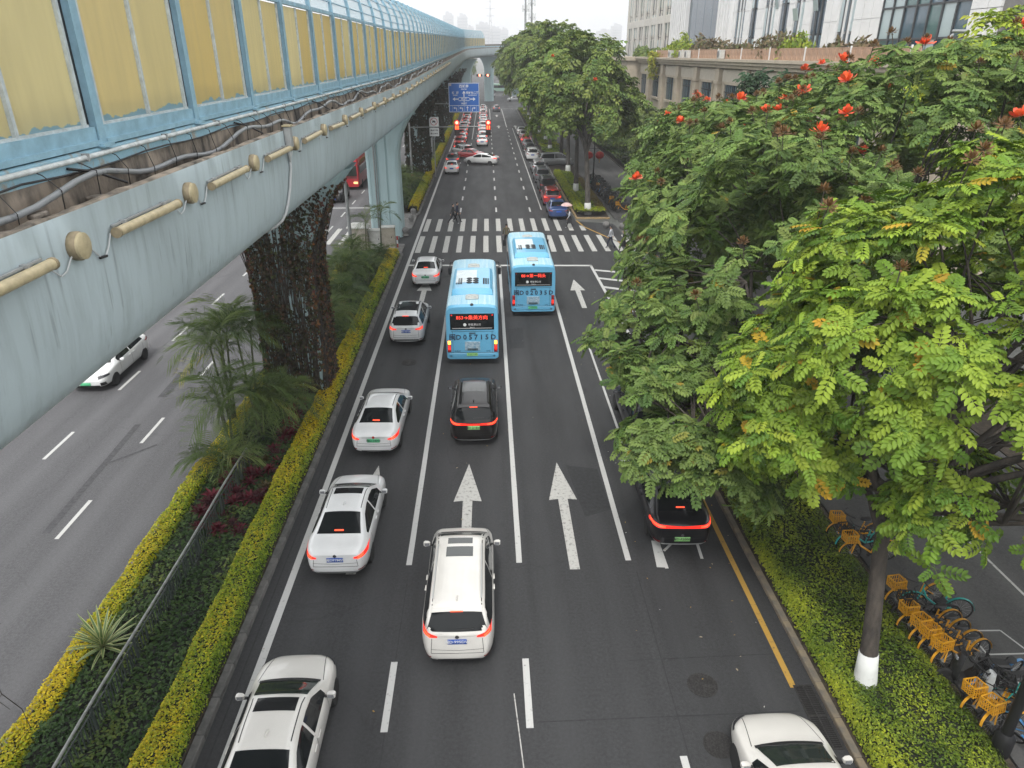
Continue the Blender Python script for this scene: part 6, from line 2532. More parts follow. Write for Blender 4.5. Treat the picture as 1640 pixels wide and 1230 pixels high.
BRN = [(0.065, 0.046, 0.028), (0.115, 0.062, 0.035), (0.060, 0.060, 0.030), (0.035, 0.032, 0.024), (0.19, 0.09, 0.035), (0.085, 0.10, 0.035), (0.11, 0.045, 0.04)]
vine(28.7, 31, 12000, [(0.050, 0.042, 0.028), (0.075, 0.055, 0.034), (0.050, 0.056, 0.028), (0.030, 0.030, 0.022), (0.10, 0.055, 0.038), (0.07, 0.085, 0.032)], [3, 2.5, 2.5, 3, 2, 1.5], 'brown and rusty climbing vine covering the near pier', .115, 9.0, 150, (BRN, [2, 3, 1, 1, 3, 2, 2]))
DRK = [(0.028, 0.034, 0.018), (0.045, 0.040, 0.025), (0.06, 0.045, 0.03), (0.02, 0.022, 0.016)]
for y, lab in ((88.7, 'dark climbing vine covering the pier behind the traffic light pole'), (118.7, 'dark climbing vine covering the pier behind the white sign'), (148.7, 'dark climbing vine on the pier left of the blue sign'), (178.7, 'dark climbing vine on the pier behind the blue sign'), (208.7, 'dark climbing vine on the last pier before the far junction')):
    vine(y, int(y), 5200, DRK, [3, 3, 1.5, 2], lab, .30, 9.8, 40)
for v_ in [o for o in bpy.data.objects if o.name.startswith('climbing_vine')]:
    yy = v_.location.y
    v_.location.z += 0.0

# strands hanging from the girder at the left picture edge
hv = thing('hanging_vine', 'bare vine strands hanging from the viaduct at the left picture edge', 'vine', (-6.9, 7.4, 0))
q = MB()
for k in range(5):
    x, y = rg.uniform(-.25, .35), rg.uniform(-.4, .5)
    pts = []
    z = 9.8
    while z > rg.uniform(3.2, 5.5):
        pts.append((x, y, z))
        x += rg.normal(0, .07)
        y += rg.normal(0, .07)
        z -= .45
    if len(pts) > 2:
        q.tube(pts, .007, 4)
    for p in pts[3::2]:
        q.tube([p, (p[0] + rg.normal(0, .15), p[1] + rg.normal(0, .15), p[2] - rg.uniform(.1, .35))], .004, 3)
q.build('strand', VSTEM, hv)['kind'] = 'stuff'

# ------------------------------------------------------------------ median railing
fence = thing('railing', 'dark metal railing with a pale top rail along the middle of the median', 'railing', (-8.55, 0, .1))
q = MB()
pts = [(0.02 * math.sin(y * .9), y, 1.0 + .015 * math.sin(y * 1.3)) for y in np.arange(5, 22.3, .8)]
q.tube(pts, .033, 8)
q.build('top_rail', mat('rail_galvanised', (0.30, 0.31, 0.30), .45, .5, var=.25, scale=6), fence, smooth=0)
FGR = mat('railing_green', (0.035, 0.045, 0.042), .5, var=.3, scale=6)
q = MB()
q.tube([(0, 5, .22), (0, 21.8, .22)], .018, 6)
q.build('bottom_rail', FGR, fence)
q = MB()
q.tube([(0, 5, .84), (0, 21.8, .84)], .018, 6)
q.build('middle_rail', FGR, fence)
bal = MB()
bal.box((0, 0, .53), (.018, .03, .66))
bal_me = bal.mesh('baluster', FGR)
pst = MB()
pst.box((0, 0, .48), (.06, .06, .98))
pst_me = pst.mesh('post', FGR)
y = 5.0
k = 0
while y < 21.9:
    if k % 16 == 0:
        link('post', pst_me, fence, (0, y, 0))
    else:
        link('baluster', bal_me, fence, (0, y, 0), (rnd.uniform(-.03, .03), rnd.uniform(-.05, .05), 0))
    y += .125
    k += 1
# ------------------------------------------------------------------ signs and signals
STEEL = mat('galvanised', (0.33, 0.34, 0.34), .45, .5, var=.15, scale=4)
SIGNB = mat('sign_blue', (0.012, 0.12, 0.46), .45)
SIGNW = mat('sign_white', (0.72, 0.73, 0.73), .5)
REDP = mat('paint_red_flat', (0.45, 0.03, 0.03), .5)
sg = thing('direction_sign', 'big blue direction sign with white arrows on a grey pole over the queue', 'sign', (0, 100, 0))
q = MB()
q.tube([(-7.35, .1, .1), (-7.35, .1, 10.6)], [.16, .11], 12)
q.tube([(-7.35, .1, 9.5), (-1.2, .1, 9.35)], .055, 8)
q.tube([(-7.35, .1, 7.6), (-1.2, .1, 7.55)], .055, 8)
q.build('gantry_pole', STEEL, sg, smooth=40)
q = MB()
q.bevbox((-2.92, -.02, 8.32), (4.02, .07, 3.58), .03)
bd = q.build('board', SIGNB, sg)
q = MB()
for a, b, c, d in ((-2.92, 10.06, 3.92, .06), (-2.92, 6.58, 3.92, .06), (-4.87, 8.32, .06, 3.42), (-.97, 8.32, .06, 3.42), (-2.92, 7.36, 3.84, .05)):
    q.box((a, -.06, b), (c, .01, d))
for k in range(5):
    for j in range(5):
        q.box((-4.45 + .78 * k, -.06, 6.72 + .13 * j), (.03, .01, .07))
q.build('border', SIGNW, bd)


def arr(q, x, z, ang, ln=.55, w=.1, hd=.22):
    m = Matrix.Rotation(ang, 3, 'Y')
    P = [(-w / 2, 0), (w / 2, 0), (w / 2, ln - hd), (hd * .8, ln - hd * 1.1), (0, ln), (-hd * .8, ln - hd * 1.1), (-w / 2, ln - hd)]
    q.add([m @ Vector((a, 0, b)) + Vector((x, -.062, z)) for a, b in P], [tuple(range(7))])


q = MB()
arr(q, -2.92, 8.4, 0, .75, .12, .3)
arr(q, -3.7, 8.15, -PI / 2, .72, .12, .3)
arr(q, -2.14, 8.15, PI / 2, .72, .12, .3)
q.tube([(-3.72, -.062, 8.15), (-3.55, -.062, 8.34), (-2.29, -.062, 8.34), (-2.12, -.062, 8.15), (-2.29, -.062, 7.96), (-3.55, -.062, 7.96), (-3.72, -.062, 8.15)], .028, 4)
q.box((-2.92, -.062, 7.86), (.08, .008, .2))
for k, a in enumerate((-1, -1, 0, 1)):
    x = -4.06 + .78 * k
    if a == 0:
        arr(q, x, 6.7, 0, .58, .08, .2)
    else:
        q.box((x - a * .14, -.062, 6.87), (.08, .008, .34))
        arr(q, x - a * .18, 7.06, a * PI / 2, .46, .08, .2)
q.build('arrow', SIGNW, bd)
F = (PI / 2, 0, 0)
for tx, sz, x, z in (('西坂南', .42, -2.92, 9.68), ('Xiban Nan', .17, -2.92, 9.36), ('枋  湖', .34, -4.05, 8.9), ('FANGHU', .14, -4.05, 8.62), ('安岭社二路', .33, -1.82, 8.9), ('ANLINGSHE 2ND RD', .12, -1.82, 8.62), ('金山路', .26, -2.92, 8.15), ('金湖路', .26, -2.92, 7.58)):
    lettering(tx, sz, SIGNW, bd, (x, -.062, z), F, bold=.008)
q = MB()
q.box((-4.68, -.064, 9.88), (.3, .006, .3))
q.build('sticker', mat('sticker_pink', (.5, .45, .5), .6), bd)
ws = thing('parking_sign', 'white no parking sign with a lettered plate below it', 'sign', (0, 88, 0))
q = MB()
q.tube([(-6.2, .06, .1), (-6.2, .06, 6.9)], .06, 10)
q.build('post', STEEL, ws, smooth=40)
q = MB()
q.bevbox((-6.15, -.03, 6.35), (1.12, .04, 1.05), .02)
b1 = q.build('board', SIGNW, ws)
q = MB()
for k in range(24):
    a, b = 2 * PI * k / 24, 2 * PI * (k + 1) / 24
    q.add([(-6.15 + r_ * math.cos(t_), -.055, 6.38 + r_ * math.sin(t_)) for r_, t_ in ((.36, a), (.42, a), (.42, b), (.36, b))], [(0, 1, 2, 3)])
q.box((-6.15, -.056, 6.38), (.72, .004, .05), 0, 0, Matrix.Rotation(R(45), 3, 'Y'))
q.build('red_ring', REDP, b1)
q = MB()
q.box((-6.15, -.057, 6.36), (.38, .004, .12))
q.box((-6.15, -.057, 6.45), (.22, .004, .08))
q.box((-6.28, -.057, 6.28), (.08, .004, .06))
q.box((-6.02, -.057, 6.28), (.08, .004, .06))
q.build('car_symbol', TXT_K, b1)
q = MB()
q.bevbox((-6.15, -.03, 5.22), (1.12, .04, .92), .02)
b2_ = q.build('lower_board', SIGNW, ws)
lettering('黄线路段', .22, TXT_K, b2_, (-6.15, -.055, 5.40), F, bold=.004)
lettering('禁止停车', .22, TXT_K, b2_, (-6.15, -.055, 5.05), F, bold=.004)

SIG_B = mat('signal_black', (0.016, 0.016, 0.017), .5)
SIG_R = mat('signal_red', (.6, .05, .03), .3, emit=(1.0, .20, .11), estr=5)
SIG_O = mat('signal_digits', (.6, .2, .03), .3, emit=(1.0, .16, .03), estr=2.5)
SIG_H = mat('signal_halo', (.12, .01, .01), .6, emit=(1.0, .02, .02), estr=.8)
SIG_OFF = mat('signal_off', (.05, .02, .02), .3)
ts = thing('traffic_light', 'traffic light arm with two red signals counting down beyond the crosswalk', 'traffic light', (0, 83, 0))
q = MB()
q.tube([(-8.5, 0, .1), (-8.5, 0, 6.7)], [.13, .09], 12)
q.lathe([(.2, 0.1), (.2, .16), (.14, .18)], 12, (-8.5, 0, 0))
q.build('pole', STEEL, ts, smooth=40)
q = MB()
q.tube([(-8.5, 0, 6.2), (.15, 0, 6.28)], [.065, .04], 8)
q.build('arm', STEEL, ts, smooth=40)
for k, (z0, m_) in enumerate(((.3, REDP), (.6, SIGNW), (.9, REDP))):
    q = MB()
    q.tube([(-8.5, 0, z0), (-8.5, 0, z0 + .3)], .145, 14)
    q.build('reflective_band', m_, ts, smooth=40)
for x in (-3.28, .16):
    hd = link('signal_head', None, ts, (x, -.12, 6.15))
    q = MB()
    q.bevbox((0, 0, 0), (.56, .22, 1.62), .05)
    q.build('housing', SIG_B, hd)
    q = MB()
    q.lathe([(.16, 0), (.16, -.02), (.1, -.045), (.01, -.05)], 20, (0, -.118, .53), 'Y')
    q.build('red_lamp', SIG_R, hd, smooth=0)
    q = MB()
    q.lathe([(.28, 0), (.28, -.012), (.15, -.012)], 20, (0, -.112, .53), 'Y')  # glowing ring added as the red halo around the lamp
    q.build('lamp_halo', SIG_H, hd)
    q = MB()
    q.box((0, -.113, .02), (.44, .012, .42))
    q.build('countdown_panel', SIG_H, hd)
    lettering('11', .46, SIG_O, hd, (0, -.123, .02), F, 'countdown_digits', bold=.02)
    q = MB()
    q.lathe([(.2, 0), (.2, -.02), (.01, -.03)], 16, (0, -.112, -.52), 'Y')
    q.build('green_lamp', SIG_OFF, hd)
    q = MB()
    for z in (.53, -.52):
        q.add([((.24 + .0) * math.cos(a), -.11 - d_, z + .24 * math.sin(a)) for d_ in (0, .2) for a in np.linspace(.1, PI - .1, 8)], [(i, i + 1, i + 9, i + 8) for i in range(7)])
    q.build('visor', SIG_B, hd)
ft = thing('traffic_light', 'distant traffic light arm with two red signals at the far junction', 'traffic light', (0, 204, 0))
q = MB()
q.tube([(-3.9, 0, 0), (-3.9, 0, 8.4)], .12, 8)
q.tube([(-3.9, 0, 8.4), (.7, 0, 8.4)], .06, 6)
q.build('pole', STEEL, ft)
for x in (-1.8, .35):
    q = MB()
    q.bevbox((x, -.1, 8.3), (1.5, .2, .55), .05)
    hh = q.build('signal_head', SIG_B, ft)
    q = MB()
    q.lathe([(.26, 0), (.26, -.03), (.01, -.05)], 14, (x + .1, -.21, 8.3), 'Y')
    q.build('red_lamp', SIG_R, hh)

# lamp posts
BLKP = mat('black_metal', (0.014, 0.014, 0.015), .5, .3)
LANT = mat('lantern_red', (0.55, 0.025, 0.02), .5, col2=(.40, .015, .015), scale=3)
lp = thing('lantern_post', 'black lamp post carrying two red paper lanterns on the pavement', 'lamp post', (11.45, 78.9, .08))
q = MB()
q.tube([(0, 0, 0), (0, 0, 5.6)], [.09, .06], 10)
q.lathe([(.2, 0), (.2, .25), (.12, .35)], 12)
q.tube([(-.62, 0, 4.3), (.62, 0, 4.3)], .03, 6)
q.bevbox((0, 0, 5.75), (.3, .3, .35), .04)
q.build('post', BLKP, lp, smooth=40)
for s_ in (-1, 1):
    q = MB()
    q.lathe([(.1, -.38), (.28, -.33), (.43, -.18), (.47, 0), (.43, .18), (.28, .33), (.1, .38)], 18, (s_ * .58, 0, 3.62))
    ln_ = q.build('lantern', LANT, lp, smooth=0)
    q = MB()
    q.lathe([(.12, .37), (.12, .43), (.03, .44)], 10, (s_ * .58, 0, 3.62))
    q.lathe([(.12, -.43), (.12, -.37), (.03, -.36)], 10, (s_ * .58, 0, 3.62))
    q.tube([(s_ * .58, 0, 3.18), (s_ * .58, 0, 2.85)], .035, 6)
    q.build('tassel', mat('lantern_gold', (.5, .3, .05), .5), ln_)
wp = thing('white_lamp_post', 'slim white garden lamp post on the verge beyond the pavement', 'lamp post', (19.75, 114.4, .1))
q = MB()
q.tube([(0, 0, 0), (0, 0, 3.5)], .09, 10)
q.build('post', SIGNW, wp, smooth=40)
q = MB()
q.lathe([(.08, 3.5), (.17, 3.6), (.17, 3.85), (.22, 3.9), (.05, 3.98)], 12)
q.build('lamp_head', SIGNW, wp, smooth=40)
bp_ = thing('black_post', 'thick black lamp post by the bicycles at the right picture edge', 'lamp post', (10.72, 10.05, .1))
q = MB()
q.tube([(0, 0, 0), (0, 0, 7.5)], [.11, .085], 12)
q.build('post', BLKP, bp_, smooth=40)
q = MB()
q.lathe([(.19, 0), (.19, .5), (.13, .6)], 14)
q.build('base', BLKP, bp_, smooth=40)
gp = thing('grey_pole', 'plain grey pole in the median right of the vine covered pier', 'pole', (-9.75, 50.2, .1))
q = MB()
q.tube([(0, 0, 0), (0, 0, 6.6)], [.14, .1], 12)
q.build('post', STEEL, gp, smooth=40)
q = MB()
q.lathe([(.22, 0), (.22, .12), (.15, .14)], 12)
q.build('base', STEEL, gp)
sl = thing('street_lamp', 'street lamp with bent arm in front of the big glass window', 'street lamp', (20.7, 36.0, .1))
q = MB()
q.tube([(0, 0, 0), (0, 0, 12.9), (.25, .0, 13.6), (1.0, 0, 14.3)], [.11, .08, .075, .06], 8)
q.build('post', STEEL, sl, smooth=40)
q = MB()
q.bevbox((1.3, 0, 14.42), (.75, .25, .14), .05)
q.build('lamp_head', STEEL, sl)

# cabinets on the median platform
CABW = mat('cabinet_white', (.55, .55, .52), .6, var=.15, scale=3)
CABB = mat('cabinet_beige', (.42, .38, .31), .6, var=.15, scale=3)
for (x, y, w, d, h, m_, roof, lab) in ((-9.75, 53.6, 1.35, 1.0, 1.65, CABB, True, 'beige cabinet with a hipped lid on the median platform'), (-8.55, 53.9, .95, .7, 1.35, CABW, False, 'white cabinet between the two beige ones on the median platform'), (-7.6, 54.0, 1.0, .7, 1.55, CABB, False, 'beige cabinet with small dark marks, nearest the road')):
    t = thing('utility_cabinet', lab, 'cabinet', (x, y, .12))
    q = MB()
    q.bevbox((0, 0, h / 2), (w, d, h), .02)
    q.build('body', m_, t)
    q = MB()
    if roof:
        q.loft([[(a * (w / 2 + .12) * k, b * (d / 2 + .12) * k, z) for a, b in ((-1, -1), (1, -1), (1, 1), (-1, 1))] for k, z in ((1, h), (1, h + .08), (.55, h + .28))])
    else:
        q.bevbox((0, 0, h + .03), (w + .1, d + .1, .06), .02)
    q.build('lid', CABW, t)
    q = MB()
    q.bevbox((0, -d / 2 - .006, h * .52), (w * .78, .02, h * .7), .008)
    dr = q.build('door', mat('cabinet_door', (.36, .33, .28), .6) if roof else m_, t)
    q = MB()
    q.box((w * .28, -d / 2 - .025, h * .55), (.05, .02, .12))
    q.build('handle', TRIM, dr)
for (x, y, lab) in ((-6.75, 57.9, 'round stone bollard at the near corner of the median gap'), (-6.72, 62.6, 'round stone bollard at the middle of the median gap'), (-6.8, 65.6, 'round stone bollard below the end of the yellow hedge')):
    t = thing('stone_bollard', lab, 'bollard', (x, y, .1))
    q = MB()
    q.lathe([(.2, 0), (.22, .1), (.17, .14), (.2, .25), (.27, .42), (.24, .58), (.12, .68), (.02, .70)], 14)
    q.build('stone', CONC, t, smooth=0)
    q = MB()
    q.lathe([(.26, 0), (.26, .06), (.2, .07)], 14)
    q.build('foot', CONC, t)
t = thing('warning_post', 'short red and white warning post beside the blue pier', 'bollard', (-6.95, 54.0, .12))
for z, m_ in ((0, REDP), (.28, SIGNW), (.56, REDP)):
    q = MB()
    q.tube([(0, 0, z), (0, 0, z + .28)], .06, 10)
    q.build('band', m_, t)
for (x, y, lab) in ((8.6, 60.6, 'round stone ball on the pavement corner'), (9.9, 60.0, 'second round stone ball on the pavement corner')):
    t = thing('stone_ball', lab, 'bollard', (x + 1.5, y, .05))
    q = MB()
    q.lathe([(.1, 0), (.24, .08), (.3, .25), (.24, .42), (.1, .5), (.01, .51)], 14)
    q.build('ball', CONC, t, smooth=0)
    q = MB()
    q.lathe([(.2, 0), (.2, .05), (.12, .06)], 12)
    q.build('foot', CONC, t)

# ------------------------------------------------------------------ bicycles and scooters
BY = mat('bike_yellow', (0.62, 0.30, 0.015), .45, var=.15, scale=6)
BTEAL = mat('bike_teal', (0.02, .33, .30), .4)
BBLUE = mat('bike_blue', (0.06, .22, .46), .4)
BWH = mat('bike_white', (.5, .52, .52), .45)


def bike_meshes():
    S = {}
    q = MB()
    n = 20
    for k in range(n):
        pass
    q.tube([(0, .31 * math.cos(2 * PI * k / n), .31 * math.sin(2 * PI * k / n)) for k in range(n + 1)], .022, 6, caps=False)
    S['tyre'] = (q, TYRE)
    q = MB()
    for k in range(12):
        a = 2 * PI * k / 12
        q.tube([(0, 0, 0), (0, .29 * math.cos(a), .29 * math.sin(a))], .003, 3, caps=False)
    q.tube([(-.05, 0, 0), (.05, 0, 0)], .025, 8)
    S['spokes'] = (q, STEEL)
    q = MB()
    q.tube([(0, -.36, .33), (0, -.08, .30), (0, .28, .55), (0, .40, .78)], .028, 7)
    q.tube([(0, -.08, .30), (0, -.2, .72)], .022, 6)
    q.tube([(0, -.2, .58), (0, -.55, .33)], .014, 5)
    q.tube([(0, .40, .95), (0, .42, .68), (.05, .55, .33)], .018, 6)
    q.tube([(0, .42, .68), (-.05, .55, .33)], .018, 6)
    S['frame'] = (q, 'C')
    q = MB()
    for yy in (-.55, .55):
        pts = [(0, yy + .35 * math.cos(a), .33 + .35 * math.sin(a)) for a in np.linspace(.1 if yy > 0 else .3, 2.6 if yy > 0 else 3.1, 9)]
        q.loft([[(-.03, p[1], p[2]), (.03, p[1], p[2]), (.03, p[1], p[2] + .008), (-.03, p[1], p[2] + .008)] for p in pts])
    S['mudguard'] = (q, 'C')
    q = MB()
    q.loft([[(x * w, y, .80 + z) for x, z in ((-1, 0), (-.7, .05), (.7, .05), (1, 0), (.6, -.03), (-.6, -.03))] for y, w in ((-.36, .06), (-.33, .10), (-.24, .10), (-.12, .04), (-.06, .025))])
    S['saddle'] = (q, TRIM)
    q = MB()
    q.tube([(-.28, .28, 1.0), (-.2, .38, 1.02), (0, .40, .97), (.2, .38, 1.02), (.28, .28, 1.0)], .014, 6)
    q.tube([(-.3, .24, 1.0), (-.26, .31, 1.0)], .02, 6)
    q.tube([(.3, .24, 1.0), (.26, .31, 1.0)], .02, 6)
    S['handlebar'] = (q, TRIM)
    q = MB()
    x0, x1, y0, y1, z0, z1 = .13, .19, .47, .80, .72, .98
    for t_ in np.linspace(0, 1, 6):
        for s_ in (-1, 1):
            q.box((s_ * lerp(x0, x1, .5), lerp(y0, y1, t_), (z0 + z1) / 2), (.014, .014, z1 - z0))
        xx = lerp(-x0, x0, t_)
        q.box((xx, y1, (z0 + z1) / 2), (.012, .012, z1 - z0))
        q.box((xx, y0, (z0 + z1) / 2), (.012, .012, z1 - z0))
        q.box((xx, (y0 + y1) / 2, z0), (.014, y1 - y0, .012))
    for z in (z0 + .02, (z0 + z1) / 2, z1):
        r_ = .024 if z == z1 else .012
        q.box((0, y0, z), (.32, r_, r_))
        q.box((0, y1, z), (.32, r_, r_))
        for s_ in (-1, 1):
            q.box((s_ * .16, (y0 + y1) / 2, z), (r_, y1 - y0, r_))
    S['basket'] = (q, 'B')
    q = MB()
    q.lathe([(.1, -.02), (.1, .02), (.03, .03)], 14, (.05, -.08, .30), 'X')
    q.box((.06, -.3, .32), (.02, .45, .07))
    q.tube([(.05, -.08, .30), (.08, -.08, .13)], .01, 4)
    q.tube([(-.05, -.08, .30), (-.08, -.08, .47)], .01, 4)
    q.box((.12, -.08, .13), (.09, .06, .02))
    q.box((-.12, -.08, .47), (.09, .06, .02))
    S['crank'] = (q, TRIM)
    return {k: (q.mesh(k, P_WHITE if isinstance(m, str) else m, 40), m) for k, (q, m) in S.items()}


BK = bike_meshes()


def bike(x, y, rz, c, b, label, group=None, tilt=0.0, z=.1, lite=False, sc=1.0):
    t = thing('bicycle', label, 'bicycle', (x, y, z), rz, group)
    t.rotation_euler = (0, tilt, rz)
    t.scale = (sc, sc, sc)
    for k, (me, m) in BK.items():
        if k in ('tyre', 'spokes'):
            continue
        if lite and k in ('crank',):
            continue
        if b is None and k == 'basket':
            continue
        o = link(k, me, t)
        if isinstance(m, str):
            o.material_slots[0].link = 'OBJECT'
            o.material_slots[0].material = c if m == 'C' else b
    for yy in (-.55, .55):
        w = link('wheel', None, t, (0, yy, .333))
        link('tyre', BK['tyre'][0], w)
        if not lite:
            link('spokes', BK['spokes'][0], w)
    return t


DKB = mat('bike_black', (.02, .02, .022), .45)


def scooter(x, y, rz, c, label, z=.1, group=None):
    t = thing('electric_scooter', label, 'scooter', (x, y, z), rz, group)
    q = MB()
    q.loft([[(a * w, yy, b * h + z0) for a, b in ((-1, .1), (-.8, .9), (0, 1.05), (.8, .9), (1, .1), (.7, -.2), (-.7, -.2))] for yy, w, h, z0 in ((-.72, .06, .12, .62), (-.55, .14, .25, .48), (-.2, .16, .3, .40), (.02, .15, .18, .30), (.15, .15, .06, .26), (.35, .14, .05, .26))])
    q.build('body', c, t, smooth=40)
    q = MB()
    q.loft([[(a * w, yy + dy, zz) for a, dy in ((-1, 0), (-.5, .06), (.5, .06), (1, 0), (.5, -.06), (-.5, -.06))] for yy, zz, w in ((.38, .25, .16), (.42, .5, .2), (.38, .8, .17), (.33, .98, .1))])
    q.build('front_shield', c, t, smooth=40)
    q = MB()
    q.bevbox((0, -.35, .78), (.26, .62, .1), .03)
    q.build('seat', TRIM, t)
    q = MB()
    q.tube([(-.34, .22, 1.02), (-.12, .32, 1.04), (.12, .32, 1.04), (.34, .22, 1.02)], .02, 6)
    for s_ in (-1, 1):
        q.tube([(s_ * .22, .3, 1.04), (s_ * .27, .32, 1.2)], .008, 4)
        q.bevbox((s_ * .28, .32, 1.23), (.11, .03, .07), .012)
    q.build('handlebar', TRIM, t)
    q = MB()
    q.bevbox((0, .47, .85), (.14, .05, .1), .02)
    q.build('headlight', LAMP_CLR, t)
    for yy in (-.55, .58):
        w = link('wheel', None, t, (0, yy, .24))
        q = MB()
        q.lathe([(.13, -.05), (.22, -.05), (.24, 0), (.22, .05), (.13, .05)], 18, axis='X')
        q.build('tyre', TYRE, w, smooth=40)
        q = MB()
        q.lathe([(.13, -.03), (.13, .03), (.02, .04)], 12, axis='X')
        q.build('rim', RIM, w)
    return t


G2 = 'shared bicycles on the pavement'
H_ = R(92)      # baskets point to the road
bike(11.27, 14.4, H_ + .1, BY, BY, 'yellow bicycle farthest along the row, basket just right of the tree trunk', G2, .1)
bike(11.2, 13.85, H_ - .1, DKB, DKB, 'dark bicycle wedged between the yellow ones', G2, -.1)
bike(11.10, 13.42, H_ + .05, BY, BY, 'yellow bicycle third in the row, partly under the leaves', G2, .14)
bike(11.14, 13.05, H_ + .15, BY, BY, 'yellow bicycle in the middle of the tight row', G2, .1)
bike(11.20, 12.68, H_ + .1, BY, BY, 'yellow bicycle second from the near end of the tight row', G2, .14)
bike(11.26, 12.32, H_ + .2, BY, BY, 'yellow bicycle at the near end of the tight row', G2, .16)
bike(11.62, 14.05, R(75), BTEAL, None, 'teal bicycle with its rear wheel sticking out of the row', G2, .05)
scooter(11.15, 11.78, R(80), DKB, 'black electric scooter between the yellow bicycles')
bike(11.65, 11.75, R(110), BBLUE, TRIM, 'blue bicycle with raised blue mudguard beside the black scooter', G2, -.1)
scooter(11.45, 11.3, R(95), BWH, 'electric scooter with a pale front shield by the black post')
bike(11.2, 10.95, H_ + .1, BY, BY, 'yellow bicycle first of the pair next to the black post', G2, .14)
bike(11.32, 10.6, H_ + .25, BY, BY, 'yellow bicycle nearest the black post', G2, .16)
bike(11.9, 10.8, R(60), BTEAL, TRIM, 'teal bicycle behind the pair by the black post', G2, 0)
bike(11.35, 9.85, R(-160), BBLUE, BBLUE, 'blue bicycle with blue basket facing the bottom right corner', G2, .08)
bike(10.95, 16.3, H_, BY, BY, 'yellow bicycle seen through the leaves left of the trunk', G2, .1)
bike(11.0, 16.75, H_ + .1, BTEAL, TRIM, 'teal bicycle seen through the leaves left of the trunk', G2, .1)
bike(11.0, 17.2, H_ - .1, BY, BY, 'second yellow bicycle hidden behind the leaves', G2, .1)
rg = np.random.default_rng(77)
G3 = 'two-wheelers parked in a long row beside the island'
for i in range(30):
    y = 66.5 + .62 * i
    x = 12.5 + rg.uniform(-.15, .25) - .012 * i
    c = (BY, DKB, BBLUE, BWH, BY, DKB, BTEAL)[rg.integers(7)]
    if i % 3 == 1:
        if i < 4:
            scooter(x, y, R(90 + rg.uniform(-12, 12)), (DKB, BWH, REDP)[rg.integers(3)], 'scooter in the long row of two-wheelers beside the island', .08, G3)
            last = bpy.data.objects['electric_scooter']
            SCO = [o for o in bpy.data.objects if o.name.startswith('electric_scooter')][-1]
        else:
            copy_tree(SCO, None, (x, y, .08), R(90 + rg.uniform(-12, 12)))
    else:
        bike(x, y, R(90 + rg.uniform(-14, 14)), c, c if c is BY else TRIM, 'bicycle in the long row of two-wheelers beside the island', G3, rg.uniform(-.1, .15), .08, True)
scooter(-10.6, 56.2, R(20), BWH, 'white scooter with a pale box by the beige cabinet', .12)
scooter(-9.9, 56.6, R(40), BWH, 'white scooter behind the hipped cabinet on the median platform', .12)


# ------------------------------------------------------------------ people
SKIN = mat('skin', (.45, .28, .20), .6)
HAIR = mat('hair_black', (.012, .010, .010), .5)


